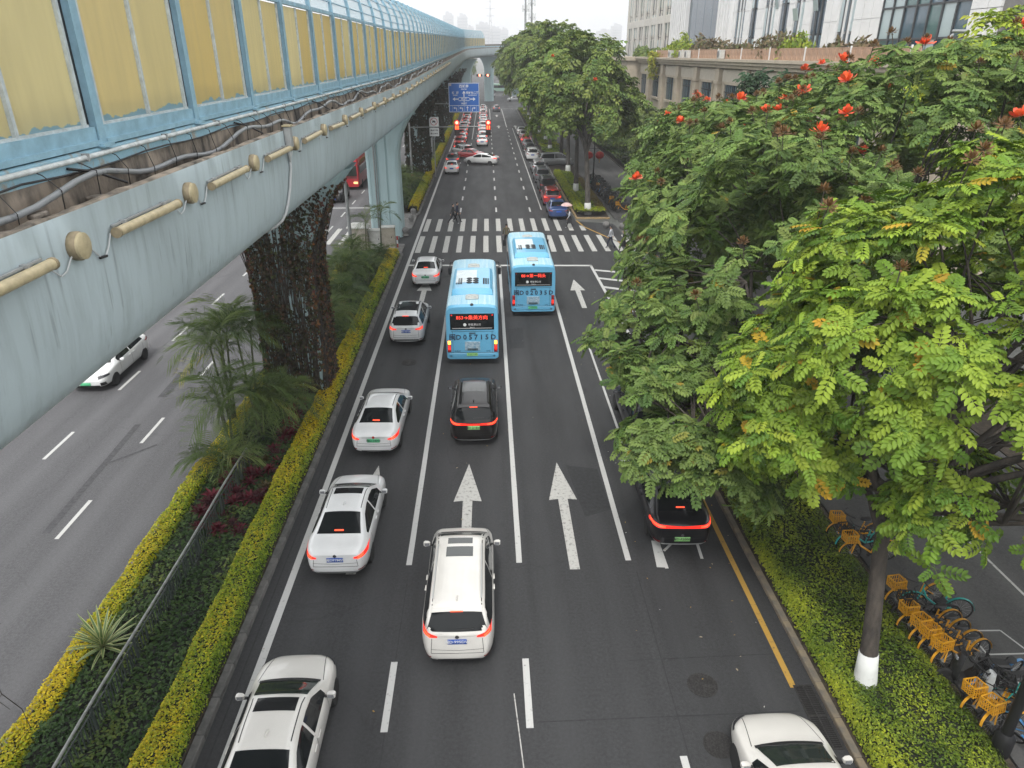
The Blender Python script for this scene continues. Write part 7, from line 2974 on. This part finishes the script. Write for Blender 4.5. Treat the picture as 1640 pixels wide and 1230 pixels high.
def person(x, y, rz, label, top, legs, step=.25, arms=(.2, -.2), hold=None, hair='short', build_=1.0, height=1.72, skirt=False, z=0.005, shoes=None):
    """One skinned figure; faces +Y before turning."""
    t = thing('person', label, 'person', (x, y, z), rz)
    s_ = height / 1.72
    J, E, Rr = [], [], []

    def j(p, r_, par=None):
        J.append(p)
        Rr.append(r_)
        if par is not None:
            E.append((par, len(J) - 1))
        return len(J) - 1
    pel = j((0, 0, .94), (.135 * build_, .105))
    wai = j((0, .01, 1.08), (.125 * build_, .095), pel)
    che = j((0, .015, 1.28), (.155 * build_, .11), wai)
    nec0 = j((0, .0, 1.42), (.09, .075), che)
    nec = j((0, .01, 1.49), (.052, .052), nec0)
    hd0 = j((0, .03, 1.555), (.075, .085), nec)
    hd = j((0, .035, 1.62), (.082, .098), hd0)
    j((0, .025, 1.69), (.06, .075), hd)
    j((0, .128, 1.605), (.012, .014), hd)
    for q_, sd in ((-1, step), (1, -step)):
        hip = j((q_ * .085, 0, .88), (.095 * build_, .10), pel)
        kn = j((q_ * .095, sd * .55 + .03, .49), (.06, .065), hip)
        an = j((q_ * .10, sd * .9 - (.12 if sd < 0 else 0), .10 + (.05 if sd < 0 else 0)), (.038, .042), kn)
        j((q_ * .105, sd * .9 + (.02 if sd < 0 else .14), .045), (.04, .035), an)
    hands = []
    for q_, aa in ((-1, arms[0]), (1, arms[1])):
        sh = j((q_ * .19 * build_, 0, 1.385), (.062, .062), nec0)
        if hold == q_:
            el = j((q_ * .25, .10, 1.16), (.045, .045), sh)
            wr = j((q_ * .17, .30, 1.28), (.032, .030), el)
            hn = j((q_ * .16, .33, 1.34), (.035, .028), wr)
        else:
            el = j((q_ * .24, aa * .25 - .02, 1.13), (.045, .045), sh)
            wr = j((q_ * .25, aa * .75 + .03, .90), (.030, .030), el)
            hn = j((q_ * .25, aa * .85 + .05, .82), (.034, .024), wr)
        for f_ in (-.014, 0, .014):
            j((J[hn][0] + f_, J[hn][1] + .015, J[hn][2] - (.07 if hold != q_ else -.04)), (.009, .009), hn)
        j((J[hn][0] - q_ * .03, J[hn][1] + .035, J[hn][2] - .02), (.009, .009), wr)
        hands.append(J[hn])
    me = bpy.data.meshes.new('body')
    me.from_pydata([tuple(v) for v in J], E, [])
    ob = link('tmp', me)
    sk = ob.modifiers.new('skin', 'SKIN')
    sk.use_smooth_shade = True
    sb = ob.modifiers.new('sub', 'SUBSURF')
    sb.levels = sb.render_levels = 1
    if not me.skin_vertices:
        me.attributes.new('skin', 'FLOAT', 'POINT') if False else None
    bm = bmesh.new()
    bm.from_mesh(me)
    lay = bm.verts.layers.skin.verify()
    bm.verts.ensure_lookup_table()
    for v, r_ in zip(bm.verts, Rr):
        v[lay].radius = r_
    bm.verts[0][lay].use_root = True
    bm.to_mesh(me)
    bm.free()
    bpy.context.view_layer.update()
    out = bpy.data.meshes.new_from_object(ob.evaluated_get(bpy.context.evaluated_depsgraph_get()))
    bpy.data.objects.remove(ob)
    out.materials.clear()
    for m_ in (SKIN, top, legs, shoes or TRIM):
        out.materials.append(m_)
    hv_ = [Vector(h) for h in hands]
    for p_ in out.polygons:
        c = p_.center
        k = 1
        if c.z > 1.47:
            k = 0
        elif min((c - h).length for h in hv_) < .10:
            k = 0
        elif c.z < .09:
            k = 3
        elif c.z < .95 and abs(c.x) < .21:
            k = 2
        p_.material_index = k
        p_.use_smooth = True
    o = link('body', out, t)
    o.scale = (s_, s_, s_)
    q = MB()
    P = []
    for a in np.linspace(-.25, 1.5, 7):
        P.append([(.098 * math.cos(a) * math.cos(b), .02 + .112 * math.cos(a) * math.sin(b) - .012, 1.64 + .095 * math.sin(a)) for b in np.linspace(0, 2 * PI, 15)[:-1]])
    P2 = [[(x_, min(y_, .09 if zz > 1.68 else .055), zz) for x_, y_, zz in ring] for ring in P]
    q.loft(P2, caps=True)
    if hair == 'long':
        q.loft([[(.085 * k * math.cos(b), -.05 + .05 * k * math.sin(b), zz) for b in np.linspace(0, 2 * PI, 9)[:-1]] for zz, k in ((1.66, 1.0), (1.5, 1.0), (1.36, .95), (1.26, .6))])
    o = q.build('hair', HAIR, t, smooth=0)
    o.scale = (s_, s_, s_)
    if skirt:
        q = MB()
        q.loft([[(k * math.cos(b), k * .85 * math.sin(b), zz) for b in np.linspace(0, 2 * PI, 13)[:-1]] for zz, k in ((1.05, .15), (.9, .18), (.65, .21), (.48, .23))], caps=False)
        q.build('skirt', legs, t, smooth=0)
    return t


CL_K = mat('cloth_black', (.012, .012, .014), .85)
CL_N = mat('cloth_navy', (.018, .024, .05), .85)
CL_G = mat('cloth_olive', (.10, .085, .05), .85)
CL_W = mat('cloth_white', (.50, .52, .56), .85)
CL_B = mat('cloth_bluegrey', (.16, .20, .30), .85)
SH_W = mat('shoe_white', (.55, .55, .55), .6)
person(-3.05, 62.5, R(-95), 'person in black jacket and trousers crossing at the left of the crosswalk', CL_K, CL_K, .38, (.4, -.3), height=1.76, shoes=SH_W)
person(-2.72, 63.1, R(-92), 'person in dark clothes just behind the walker in black', CL_N, CL_K, .30, (-.3, .3), height=1.78)
person(1.4, 54.6, R(5), 'person in olive jacket beside the farther bus', CL_G, CL_K, .22, (.2, -.2), height=1.70)
person(6.95, 60.7, R(80), 'person in pale top and dark skirt holding a pink umbrella', CL_W, CL_K, .25, (.2, .1), hold=1, hair='long', height=1.62, skirt=True, shoes=SH_W)
person(10.12, 52.4, R(75), 'person with long hair in a black coat at the right end of the crosswalk', CL_K, CL_K, .32, (.2, -.2), hair='long', height=1.64, skirt=True)
person(7.2, 27.6, R(20), 'person in orange and dark blue clothes half hidden by the leaves', mat('cloth_orange', (.55, .16, .03), .8), CL_N, .2, (.2, -.2), height=1.72)
person(9.35, 53.6, R(60), 'person in a pale jacket behind the leaves near the crosswalk end', CL_W, CL_N, .25, (.2, -.2), height=1.7)
bagt = thing('handbag', 'dark bag carried by the person in olive', 'bag', (1.66, 54.6, .45))
q = MB()
q.bevbox((0, 0, .13), (.12, .3, .26), .03)
q.build('pouch', CL_K, bagt)
q = MB()
q.tube([(0, -.1, .25), (0, -.06, .40), (0, .06, .40), (0, .1, .25)], .012, 5)
q.build('strap', CL_K, bagt)
um = thing('umbrella', 'pale pink umbrella held over the pedestrian by the blue sedan', 'umbrella', (6.68, 60.85, 1.18))
q = MB()
seg = 8
UM = mat('umbrella_pink', (.62, .50, .47), .6, col2=(.55, .33, .30), scale=4)
rings = []
for r_, z in ((.02, .93), (.2, .90), (.38, .82), (.52, .70)):
    rings.append([(r_ * (1 if k % 2 == 0 else .95) * math.cos(PI * k / seg), r_ * (1 if k % 2 == 0 else .95) * math.sin(PI * k / seg), z - (.0 if k % 2 == 0 else -.01)) for k in range(2 * seg)])
q.loft(rings, caps=False)
q.build('canopy', UM, um, smooth=40)
q = MB()
q.tube([(0, 0, .1), (0, 0, 1.0)], .01, 6)
q.build('shaft', STEEL, um)
q = MB()
q.tube([(0, 0, .1), (0, 0, -.02), (.03, 0, -.05)], .016, 6)
q.build('handle', TRIM, um)

# ------------------------------------------------------------------ buildings on the right
STONE = mat('podium_stone', (.50, .43, .34), .8, col2=(.42, .36, .28), scale=1.2, bump=.1)
STONE_P = mat('podium_panel', (.50, .45, .38), .8, var=.08, scale=2)
WPAN = mat('tower_white', (.68, .685, .69), .5, var=.05, scale=.6)
BEIGE = mat('tower_beige', (.54, .51, .46), .6, var=.06, scale=1)
GREYW = mat('tower_grey', (.17, .165, .16), .6, var=.1, scale=2)
BG_D = mat('glass_blue_dark', (.025, .055, .085), .08, spec=.8, var=.2, scale=.3)
BG_L = mat('glass_blue', (.08, .13, .17), .06, spec=.9, var=.3, scale=.25)
BG_P = mat('glass_pale', (.36, .44, .46), .12, spec=.8)
BG_T = mat('glass_teal', (.08, .15, .15), .08, spec=.8)
MULL = mat('mullion', (.03, .035, .04), .5)
pd = thing('podium_building', 'beige stone podium building with pilasters and a planted roof terrace', 'building', (25, 0, 0))
q = MB()
q.box((9, 92, 6.1), (17.6, 99, 12.2))
q.build('wall', STONE, pd)
q = MB()
for z, d, h in ((12.36, .35, .30), (12.66, .62, .28), (12.93, .85, .24)):
    q.box((8.9 - d / 2, 92, z), (17.8 + d, 99 + d, h))
q.build('cornice', STONE, pd)
pil = MB()
pil.box((0, 0, 6.05), (.5, 1.3, 12.1))
pil.box((-.03, 0, 10.75), (.62, 1.5, .3))
pil_me = pil.mesh('pilaster', STONE)
pan = MB()
pan.box((0, 0, 11.45), (.16, 6.6, 1.15))
pan_me = pan.mesh('frieze_panel', STONE_P)
win = MB()
win.box((0, 0, 9.2), (.1, 4.4, 2.9))
win_me = win.mesh('window', BG_D)
cur = MB()
for k in range(7):
    cur.box((-.055, -1.9 + .63 * k, 9.2), (.02, .16, 2.8))
cur_me = cur.mesh('curtain', mat('curtain_grey', (.12, .17, .19), .7))
frm = MB()
for y in (-2.28, 2.28):
    frm.box((-.06, y, 9.2), (.3, .3, 3.2))
frm.box((-.06, 0, 10.75), (.3, 4.9, .26))
frm.box((-.1, 0, 7.6), (.42, 5.1, .3))
frm_me = frm.mesh('window_frame', STONE)
mu = MB()
for y in (-.75, .75):
    mu.box((-.09, y, 9.2), (.08, .1, 2.85))
mu.box((-.09, 0, 9.9), (.08, 4.3, .08))
mu_me = mu.mesh('glazing_bar', MULL)
for k in range(-1, 9):
    y = 117.5 - 8.8 * k
    link('pilaster', pil_me, pd, (0, y, 0))
    link('frieze_panel', pan_me, pd, (.14, y - 4.4, 0))
    for zo in (0, -5.0):
        w = link('window', win_me, pd, (.18, y - 4.4, zo))
        for nm, me in (('curtain', cur_me), ('window_frame', frm_me), ('glazing_bar', mu_me)):
            link(nm, me, w)
q = MB()
q.box((-.7, 133.5, 6.3), (2.6, 15, 12.6))
q.box((-.9, 133.5, 12.75), (3.3, 15.8, .5))
q.build('corner_pier', STONE, pd)
q = MB()
q.box((-2.06, 131, 8.6), (.1, 2.6, 3.0))
q.build('window', BG_D, pd)
ORF = mat('fence_wood', (.43, .27, .18), .7, var=.25, scale=3)
tf = thing('terrace_fence', 'orange brown plank fence along the podium roof edge', 'fence', (24.9, 0, 13.05))
slat = MB()
slat.box((0, 0, .42), (.04, .92, .84))
sl_me = slat.mesh('plank', ORF)
for k in range(70):
    link('plank', sl_me, tf, (0, 44.5 + 1.0 * k, 0))
q = MB()
q.box((.05, 79.5, .88), (.12, 70.5, .07))
q.build('fence_rail', ORF, tf)
psm = MB()
psm.box((-.05, 0, .5), (.1, .08, 1.0))
ps_me = psm.mesh('post', SIGNW)
for k in range(10):
    link('post', ps_me, tf, (0, 45 + 7.6 * k, 0))
for i, (y, lab) in enumerate(((103, 'air conditioner outdoor unit nearest the trailing yellow plant'), (97.5, 'second air conditioner outdoor unit on the terrace fence'), (94.5, 'third air conditioner outdoor unit on the terrace fence'), (81, 'lone air conditioner outdoor unit on the terrace fence'))):
    t = thing('air_conditioner', lab, 'air conditioner', (24.55, y, 13.06))
    q = MB()
    q.bevbox((0, 0, .42), (.5, 1.1, .84), .03)
    q.build('casing', CABW, t)
    q = MB()
    q.lathe([(.32, 0), (.32, -.03), (.05, -.04)], 16, (-.26, .15, .42), 'X')
    q.build('fan_grille', GREYW, t)


def bush(x, y, z, rx, ry, rz_, cols, label, seed, n=900, ls=.3):
    rg = np.random.default_rng(seed)
    t = thing('terrace_shrub', label, 'shrub', (x, y, z))
    v = unit(rg.normal(size=(n, 3)))
    v[:, 2] = np.abs(v[:, 2])
    lump = 1 + .25 * np.sin(v[:, 0] * 5 + seed) * np.sin(v[:, 1] * 4 + 1)
    pos = v * np.array([rx, ry, rz_]) * (rg.uniform(.55, 1.0, (n, 1))) * lump[:, None]
    up = unit(v + rg.normal(size=(n, 3)) * .5)
    d = unit(np.cross(up, rg.normal(size=(n, 3))) + np.array([0, 0, .4]))
    tm = (np.array([(0, -.1, 0), (.25, .4, .05), (0, 1, -.1), (-.25, .4, .05)]), np.array([(0, 1, 2, 3)]))
    V, F, C = place(tm, pos, d, up, ls * rg.uniform(.6, 1.3, n), palette(rg, n, *cols))
    link('foliage', np_mesh('foliage', V, F, LEAF, C), t)['kind'] = 'stuff'
    q = MB()
    for k in range(4):
        q.tube([(0, 0, 0), (rx * .4 * math.cos(k * 1.6), ry * .4 * math.sin(k * 1.6), rz_ * .7)], .04, 5)
    q.build('stems', BARK, t)


DRYC = ([(.16, .12, .06), (.20, .15, .08), (.12, .13, .05)], [2, 2, 2])
bl = [(26.3, 131, 1.2, 4.5, 1.6, FARG, 'green terrace shrub at the podium corner'), (26.3, 121, 1.0, 3.5, 1.2, FARG, 'low terrace shrub near the podium corner'), (26.3, 109, 1.2, 4.5, 2.0, YELLG, 'bright green terrace shrub above the trailing plant'), (25.9, 102, 1.4, 3.0, 2.6, YELLG, 'tall pale green shrub on the terrace'), (26.3, 95, 1.2, 3.0, 2.4, DRYC, 'dry reddish bush on the terrace before the dark glass'), (26.3, 88, 1.2, 4.0, 1.9, DRYC, 'grey brown bush on the terrace'), (26.1, 80, 1.2, 3.0, 1.4, DRYC, 'low flowering bush by the lone outdoor unit'), (26.2, 70, 1.4, 5.5, 2.2, DRYC, 'wide pale brown bush spilling over the terrace fence'), (26.2, 65.5, 1.2, 3, 2.0, YELLG, 'light green bush beside the wide brown bush'), (26.3, 58, 1.0, 2, 1.2, DRYC, 'small brown bush in front of the window strips'), (26.3, 54, 1.0, 2, 1.3, DRYC, 'second small brown bush toward the glass bay')]
for i, (x, y, rx, ry, rz_, c, lab) in enumerate(bl):
    bush(x, y, 13.05, rx, ry, rz_, c, lab, 300 + i, 1100, .42)
# trailing yellow plant over the cornice
rg = np.random.default_rng(9)
t = thing('trailing_plant', 'yellow green plant trailing down over the podium cornice', 'plant', (24.1, 112.5, 13.3))
n = 900
pos = np.stack([rg.uniform(-.3, .6, n), rg.normal(0, 1.3, n), -rg.beta(1, 1.4, n) * 3.6 + .5], 1)
pos[:, 1] *= np.clip(1 + pos[:, 2] * .2, .35, 1)
up = unit(np.array([-1, 0, .5]) + rg.normal(size=(n, 3)) * .4)
V, F, C = place((np.array([(0, -.1, 0), (.25, .4, .05), (0, 1, -.1), (-.25, .4, .05)]), np.array([(0, 1, 2, 3)])), pos, unit(rg.normal(size=(n, 3)) + np.array([0, 0, -1.])), up, rg.uniform(.25, .5, n), palette(rg, n, [(.34, .36, .03), (.42, .40, .05), (.22, .27, .03)], [2, 2, 1]))
link('foliage', np_mesh('foliage', V, F, LEAF, C), t)['kind'] = 'stuff'
q = MB()
for k in range(6):
    q.tube([(0, -1 + .4 * k, .4), (-.2, -1 + .4 * k, -.6), (-.1, -1 + .42 * k, -2.2)], .02, 4)
q.build('stems', BARK, t)

TX = 33.0
tw = thing('office_tower', 'white panelled office tower with tall window strips and a large glass bay', 'building', (TX, 0, 0))
q = MB()
q.box((11.0, 96, 33), (20.6, 94, 66))
q.build('core', MULL, tw)


def facade(nm, m, y0, y1, z0, z1, x0=0.0, d=.6, parent=None):
    q = MB()
    q.box((x0 + d / 2, (y0 + y1) / 2, (z0 + z1) / 2), (d, abs(y1 - y0), z1 - z0))
    return q.build(nm, m, parent or tw)


Z0, Z1 = 10.0, 62.0
# white section: piers between the strips, panel joints as recesses
edges = [(104.2, 100.6), (98.6, 96.0), (93.6, 90.0), (88.6, 86.0), (84.4, 81.8), (79.8, 76.6), (73.6, 70.4)]
prev = 111.0
strips = []
for a, b in edges:
    strips.append((a, b))
piers = [(111.0, 104.2)] + [(edges[i][1], edges[i + 1][0]) for i in range(len(edges) - 1)] + [(70.4, 65.6)]
for a, b in piers:
    n = max(1, round(abs(a - b) / 1.7))
    for k in range(n):
        ya, yb = a + (b - a) * k / n, a + (b - a) * (k + 1) / n
        for zz in range(14):
            facade('wall_panel', WPAN, ya - .03, yb + .03, Z0 + 2.1 * zz, Z0 + 2.1 * zz + 2.06, -.05, .6)
        facade('pier_backing', WPAN, ya, yb, Z0, Z1, .02, .5)
for i, (a, b) in enumerate(strips):
    n = 2 if abs(a - b) < 3 else 3
    for k in range(n):
        ya, yb = a + (b - a) * k / n, a + (b - a) * (k + 1) / n
        for zz in range(9):
            facade('pane', (BG_D, BG_L, BG_D, BG_P)[(i + k * 2 + zz) % 4], ya - .1, yb + .1, 12.2 + 3.2 * zz, 15.2 + 3.2 * zz, .10, .1)
        if k:
            facade('mullion', MULL, ya - .2, ya + .2, Z0, 42, .0, .3)
        if k < n - 1 and i % 2 == 0:
            facade('white_fin', WPAN, yb - .35, yb - .15, Z0, 42, -.02, .35)
for k, (a, b) in enumerate(((84.4, 82.6), (79.5, 78.0), (90.0, 88.9))):     # opened lights
    q = MB()
    q.box((-.22, (a + b) / 2, 17.3 + k * .7), (.05, abs(a - b) * .7, 1.2), 0, 0, Matrix.Rotation(R(-14), 3, 'Y'))
    q.build('open_window', BG_P, tw)
# glass bay
gy = np.linspace(65.6, 53.4, 8)
gz = [9.8, 12.4, 14.6, 16.9, 19.4, 22.4, 25.4, 28.4, 31.4, 34.4, 37.4]
pal_g = [BG_T, BG_L, BG_P, BG_L, BG_L, BG_T, BG_D, BG_P]
for i in range(7):
    for j in range(len(gz) - 1):
        m_ = pal_g[(i * 3 + j * 5 + (i * j) % 3) % 8]
        facade('pane', m_, gy[i] - .08, gy[i + 1] + .08, gz[j] + .06, gz[j + 1] - .06, .12, .08)
    facade('mullion', MULL, gy[i] - .09, gy[i] + .09, 9.8, 37.4, .0, .3)
for z in gz:
    facade('transom', MULL, 65.6, 53.4, z - .07, z + .07, .02, .25)
for ya, yb in ((53.4, 51.6), (51.6, 50.2)):
    for zz in range(14):
        facade('wall_panel', WPAN, ya - .03, yb + .03, Z0 + 2.1 * zz, Z0 + 2.1 * zz + 2.06, -.05, .5)
facade('grey_wall', GREYW, 50.2, 47.6, Z0, 40, .1, .4)
lv = MB()
lv.box((0, 0, 0), (.1, 1.4, .14))
lv_me = lv.mesh('louvre', MULL)
for k in range(8):
    link('louvre', lv_me, tw, (.05, 48.9, 14.4 + .24 * k))
for k in range(6):
    ya, yb = 47.6 - 1.7 * k, 47.6 - 1.7 * (k + 1)
    for zz in range(14):
        facade('wall_panel', WPAN, ya - .03, yb + .03, Z0 + 2.1 * zz, Z0 + 2.1 * zz + 2.06, -.05, .5)
# dark glass with fins either side
for k in range(4):
    facade('pane', BG_D, 128.5 - 4.3 * k, 128.5 - 4.3 * (k + 1) + .12, Z0, Z1, .1, .1)
for k in range(9):
    y = 139.5 - 1.25 * k
    facade('white_fin', WPAN, y, y - .5, Z0, Z1, -.4, .6)
    facade('pane', BG_D, y - .5, y - 1.25, Z0, Z1, .2, .1)
for k in range(5):
    y = 111 - 1.3 * k
    facade('white_fin', WPAN, y, y - .5, Z0, Z1, -.5, .6)
# beige left section
bt_ = thing('beige_tower', 'beige stone tower with paired windows at the left end of the office block', 'building', (TX, 0, 0))
q = MB()
q.box((10.6, 161.9, 33), (20, 44.6, 66))
q.build('core', MULL, bt_)
for k in range(8):
    y = 183.8 - 6.1 * k
    q = MB()
    q.box((.32, y, 33), (.36, 1.9, 66))
    q.build('pier', BEIGE, bt_)
    if k < 7:
        for zz in range(12):
            q = MB()
            q.box((.45, y - 3.05, 14.0 + 4.6 * zz), (.1, 4.6, 3.7))
            w = q.build('window', (BG_D, BG_T, BG_P)[(k + zz) % 3], bt_)
            q = MB()
            q.box((.36, y - 3.05, 14.0 + 4.6 * zz), (.2, .7, 4.5))
            q.build('window_post', BEIGE, w)
        for zz in range(6):
            q = MB()
            q.box((.34, y - 3.05, 19.3 + 9.2 * zz), (.3, 4.2, 1.3))
            q.build('spandrel', BEIGE, bt_)

# ------------------------------------------------------------------ far skyline, masts, pylon
SKYM = mat('far_concrete', (.52, .53, .55), .8, var=.1, scale=.02)
SKYG = mat('far_glass', (.30, .33, .36), .4)
sk = [(720, 26, 16, 1500, 'stepped hazy tower block at the left of the skyline'), (742, 28, 16, 1450, 'hazy tower block with a pointed roof on the skyline'), (754, 45, 12, 1480, 'low hazy block beside the pointed tower'), (774, 40, 22, 1300, 'broad hazy office slab behind the pylon'), (793, 46, 18, 1350, 'hazy slab right of the broad one'), (808, 48, 12, 1500, 'slim hazy block left of the antenna masts'), (700, 40, 14, 1700, 'faint tower behind the noise barrier'),
      (968, 50, 26, 1700, 'wide faint block left of the beige tower'), (986, 42, 16, 1600, 'faint tower block beside the beige tower'), (945, 55, 20, 1800, 'lowest faint block above the street trees'), (860, 52, 24, 1800, 'faint block behind the antenna masts')]
for px, py, w, Y, lab in sk:
    Y *= 1.45
    X = (px - 778) / 1255 * Y
    Ht = 13.6 + (85 - py) / 1255 * Y
    wd = w / 1255 * Y
    t = thing('far_building', lab, 'building', (X, Y, 0), 0, 'hazy skyline')
    q = MB()
    q.box((0, 0, Ht * .46), (wd, wd * .7, Ht * .92))
    q.box((wd * .05, 0, Ht * .94), (wd * .62, wd * .5, Ht * .06))
    q.box((-wd * .1, 0, Ht * .985), (wd * .3, wd * .3, Ht * .03))
    q.build('wall', SKYM, t)
    q = MB()
    nz = int(Ht * .9 / 7)
    for k in range(nz):
        q.box((0, -wd * .35 - .1, 4 + 7 * k), (wd * .86, .3, 3))
    q.build('window_band', SKYG, t)


def mast(x, y, h, label):
    t = thing('antenna_mast', label, 'mast', (x, y, 0))
    q = MB()
    q.tube([(0, 0, 0), (0, 0, h)], [.55, .25], 10)
    q.build('pole', STEEL, t, smooth=40)
    for z in (h - 1.5, h - 5.5, h - 9.5):
        q = MB()
        q.lathe([(1.0, z - .1), (1.0, z + .1), (.3, z + .1)], 12)
        p_ = q.build('platform', STEEL, t)
        for k in range(5):
            q = MB()
            a = k * 1.256 + z
            q.box((1.15 * math.cos(a), 1.15 * math.sin(a), z + .3), (.4, .3, 2.0), 0, a)
            q.build('antenna_panel', SIGNW, p_)
    return t


mast(13.2, 262, 36, 'left one of the two antenna masts above the street trees')
mast(15.0, 258, 33.5, 'right one of the two antenna masts above the street trees')
py_ = thing('power_pylon', 'faint lattice power pylon above the far end of the viaduct', 'pylon', (11, 1750, 0))
q = MB()
Hp = 118
for sx in (-1, 1):
    for sy in (-1, 1):
        q.tube([(sx * 7, sy * 7, 0), (sx * 1.6, sy * 1.6, Hp * .72), (sx * .8, sy * .8, Hp)], .5, 4)
for k in range(9):
    z0, z1 = Hp * k / 10, Hp * (k + 1) / 10
    w0, w1 = 7 - 5.4 * min(1, k / 7.2), 7 - 5.4 * min(1, (k + 1) / 7.2)
    for s_ in (-1, 1):
        q.tube([(-w0, s_ * w0, z0), (w1, s_ * w1, z1)], .3, 3)
        q.tube([(w0, s_ * w0, z0), (-w1, s_ * w1, z1)], .3, 3)
q.build('lattice', STEEL, py_)
for z, w in ((Hp * .74, 9), (Hp * .86, 11), (Hp * .97, 8)):
    q = MB()
    q.box((0, 0, z), (2 * w, 1.2, 1.0))
    q.build('cross_arm', STEEL, py_)
# ------------------------------------------------------------------ haze: even pale air over the whole place
hz = MB()
hz.box((0, 1390, 62.0), (3200, 2860, 128))
hm = bpy.data.materials.new('haze')
hm.use_nodes = True
hn = hm.node_tree.nodes
for n_ in list(hn):
    if n_.type != 'OUTPUT_MATERIAL':
        hn.remove(n_)
pv = hn.new('ShaderNodeVolumePrincipled')
pv.inputs['Color'].default_value = (0.97, 0.98, 1.0, 1)
pv.inputs['Density'].default_value = 0.00065
hm.node_tree.links.new(pv.outputs[0], [n_ for n_ in hn if n_.type == 'OUTPUT_MATERIAL'][0].inputs['Volume'])
o = hz.build('haze', hm)
tag(o, 'pale haze filling the air over the street', 'haze', kind='stuff')
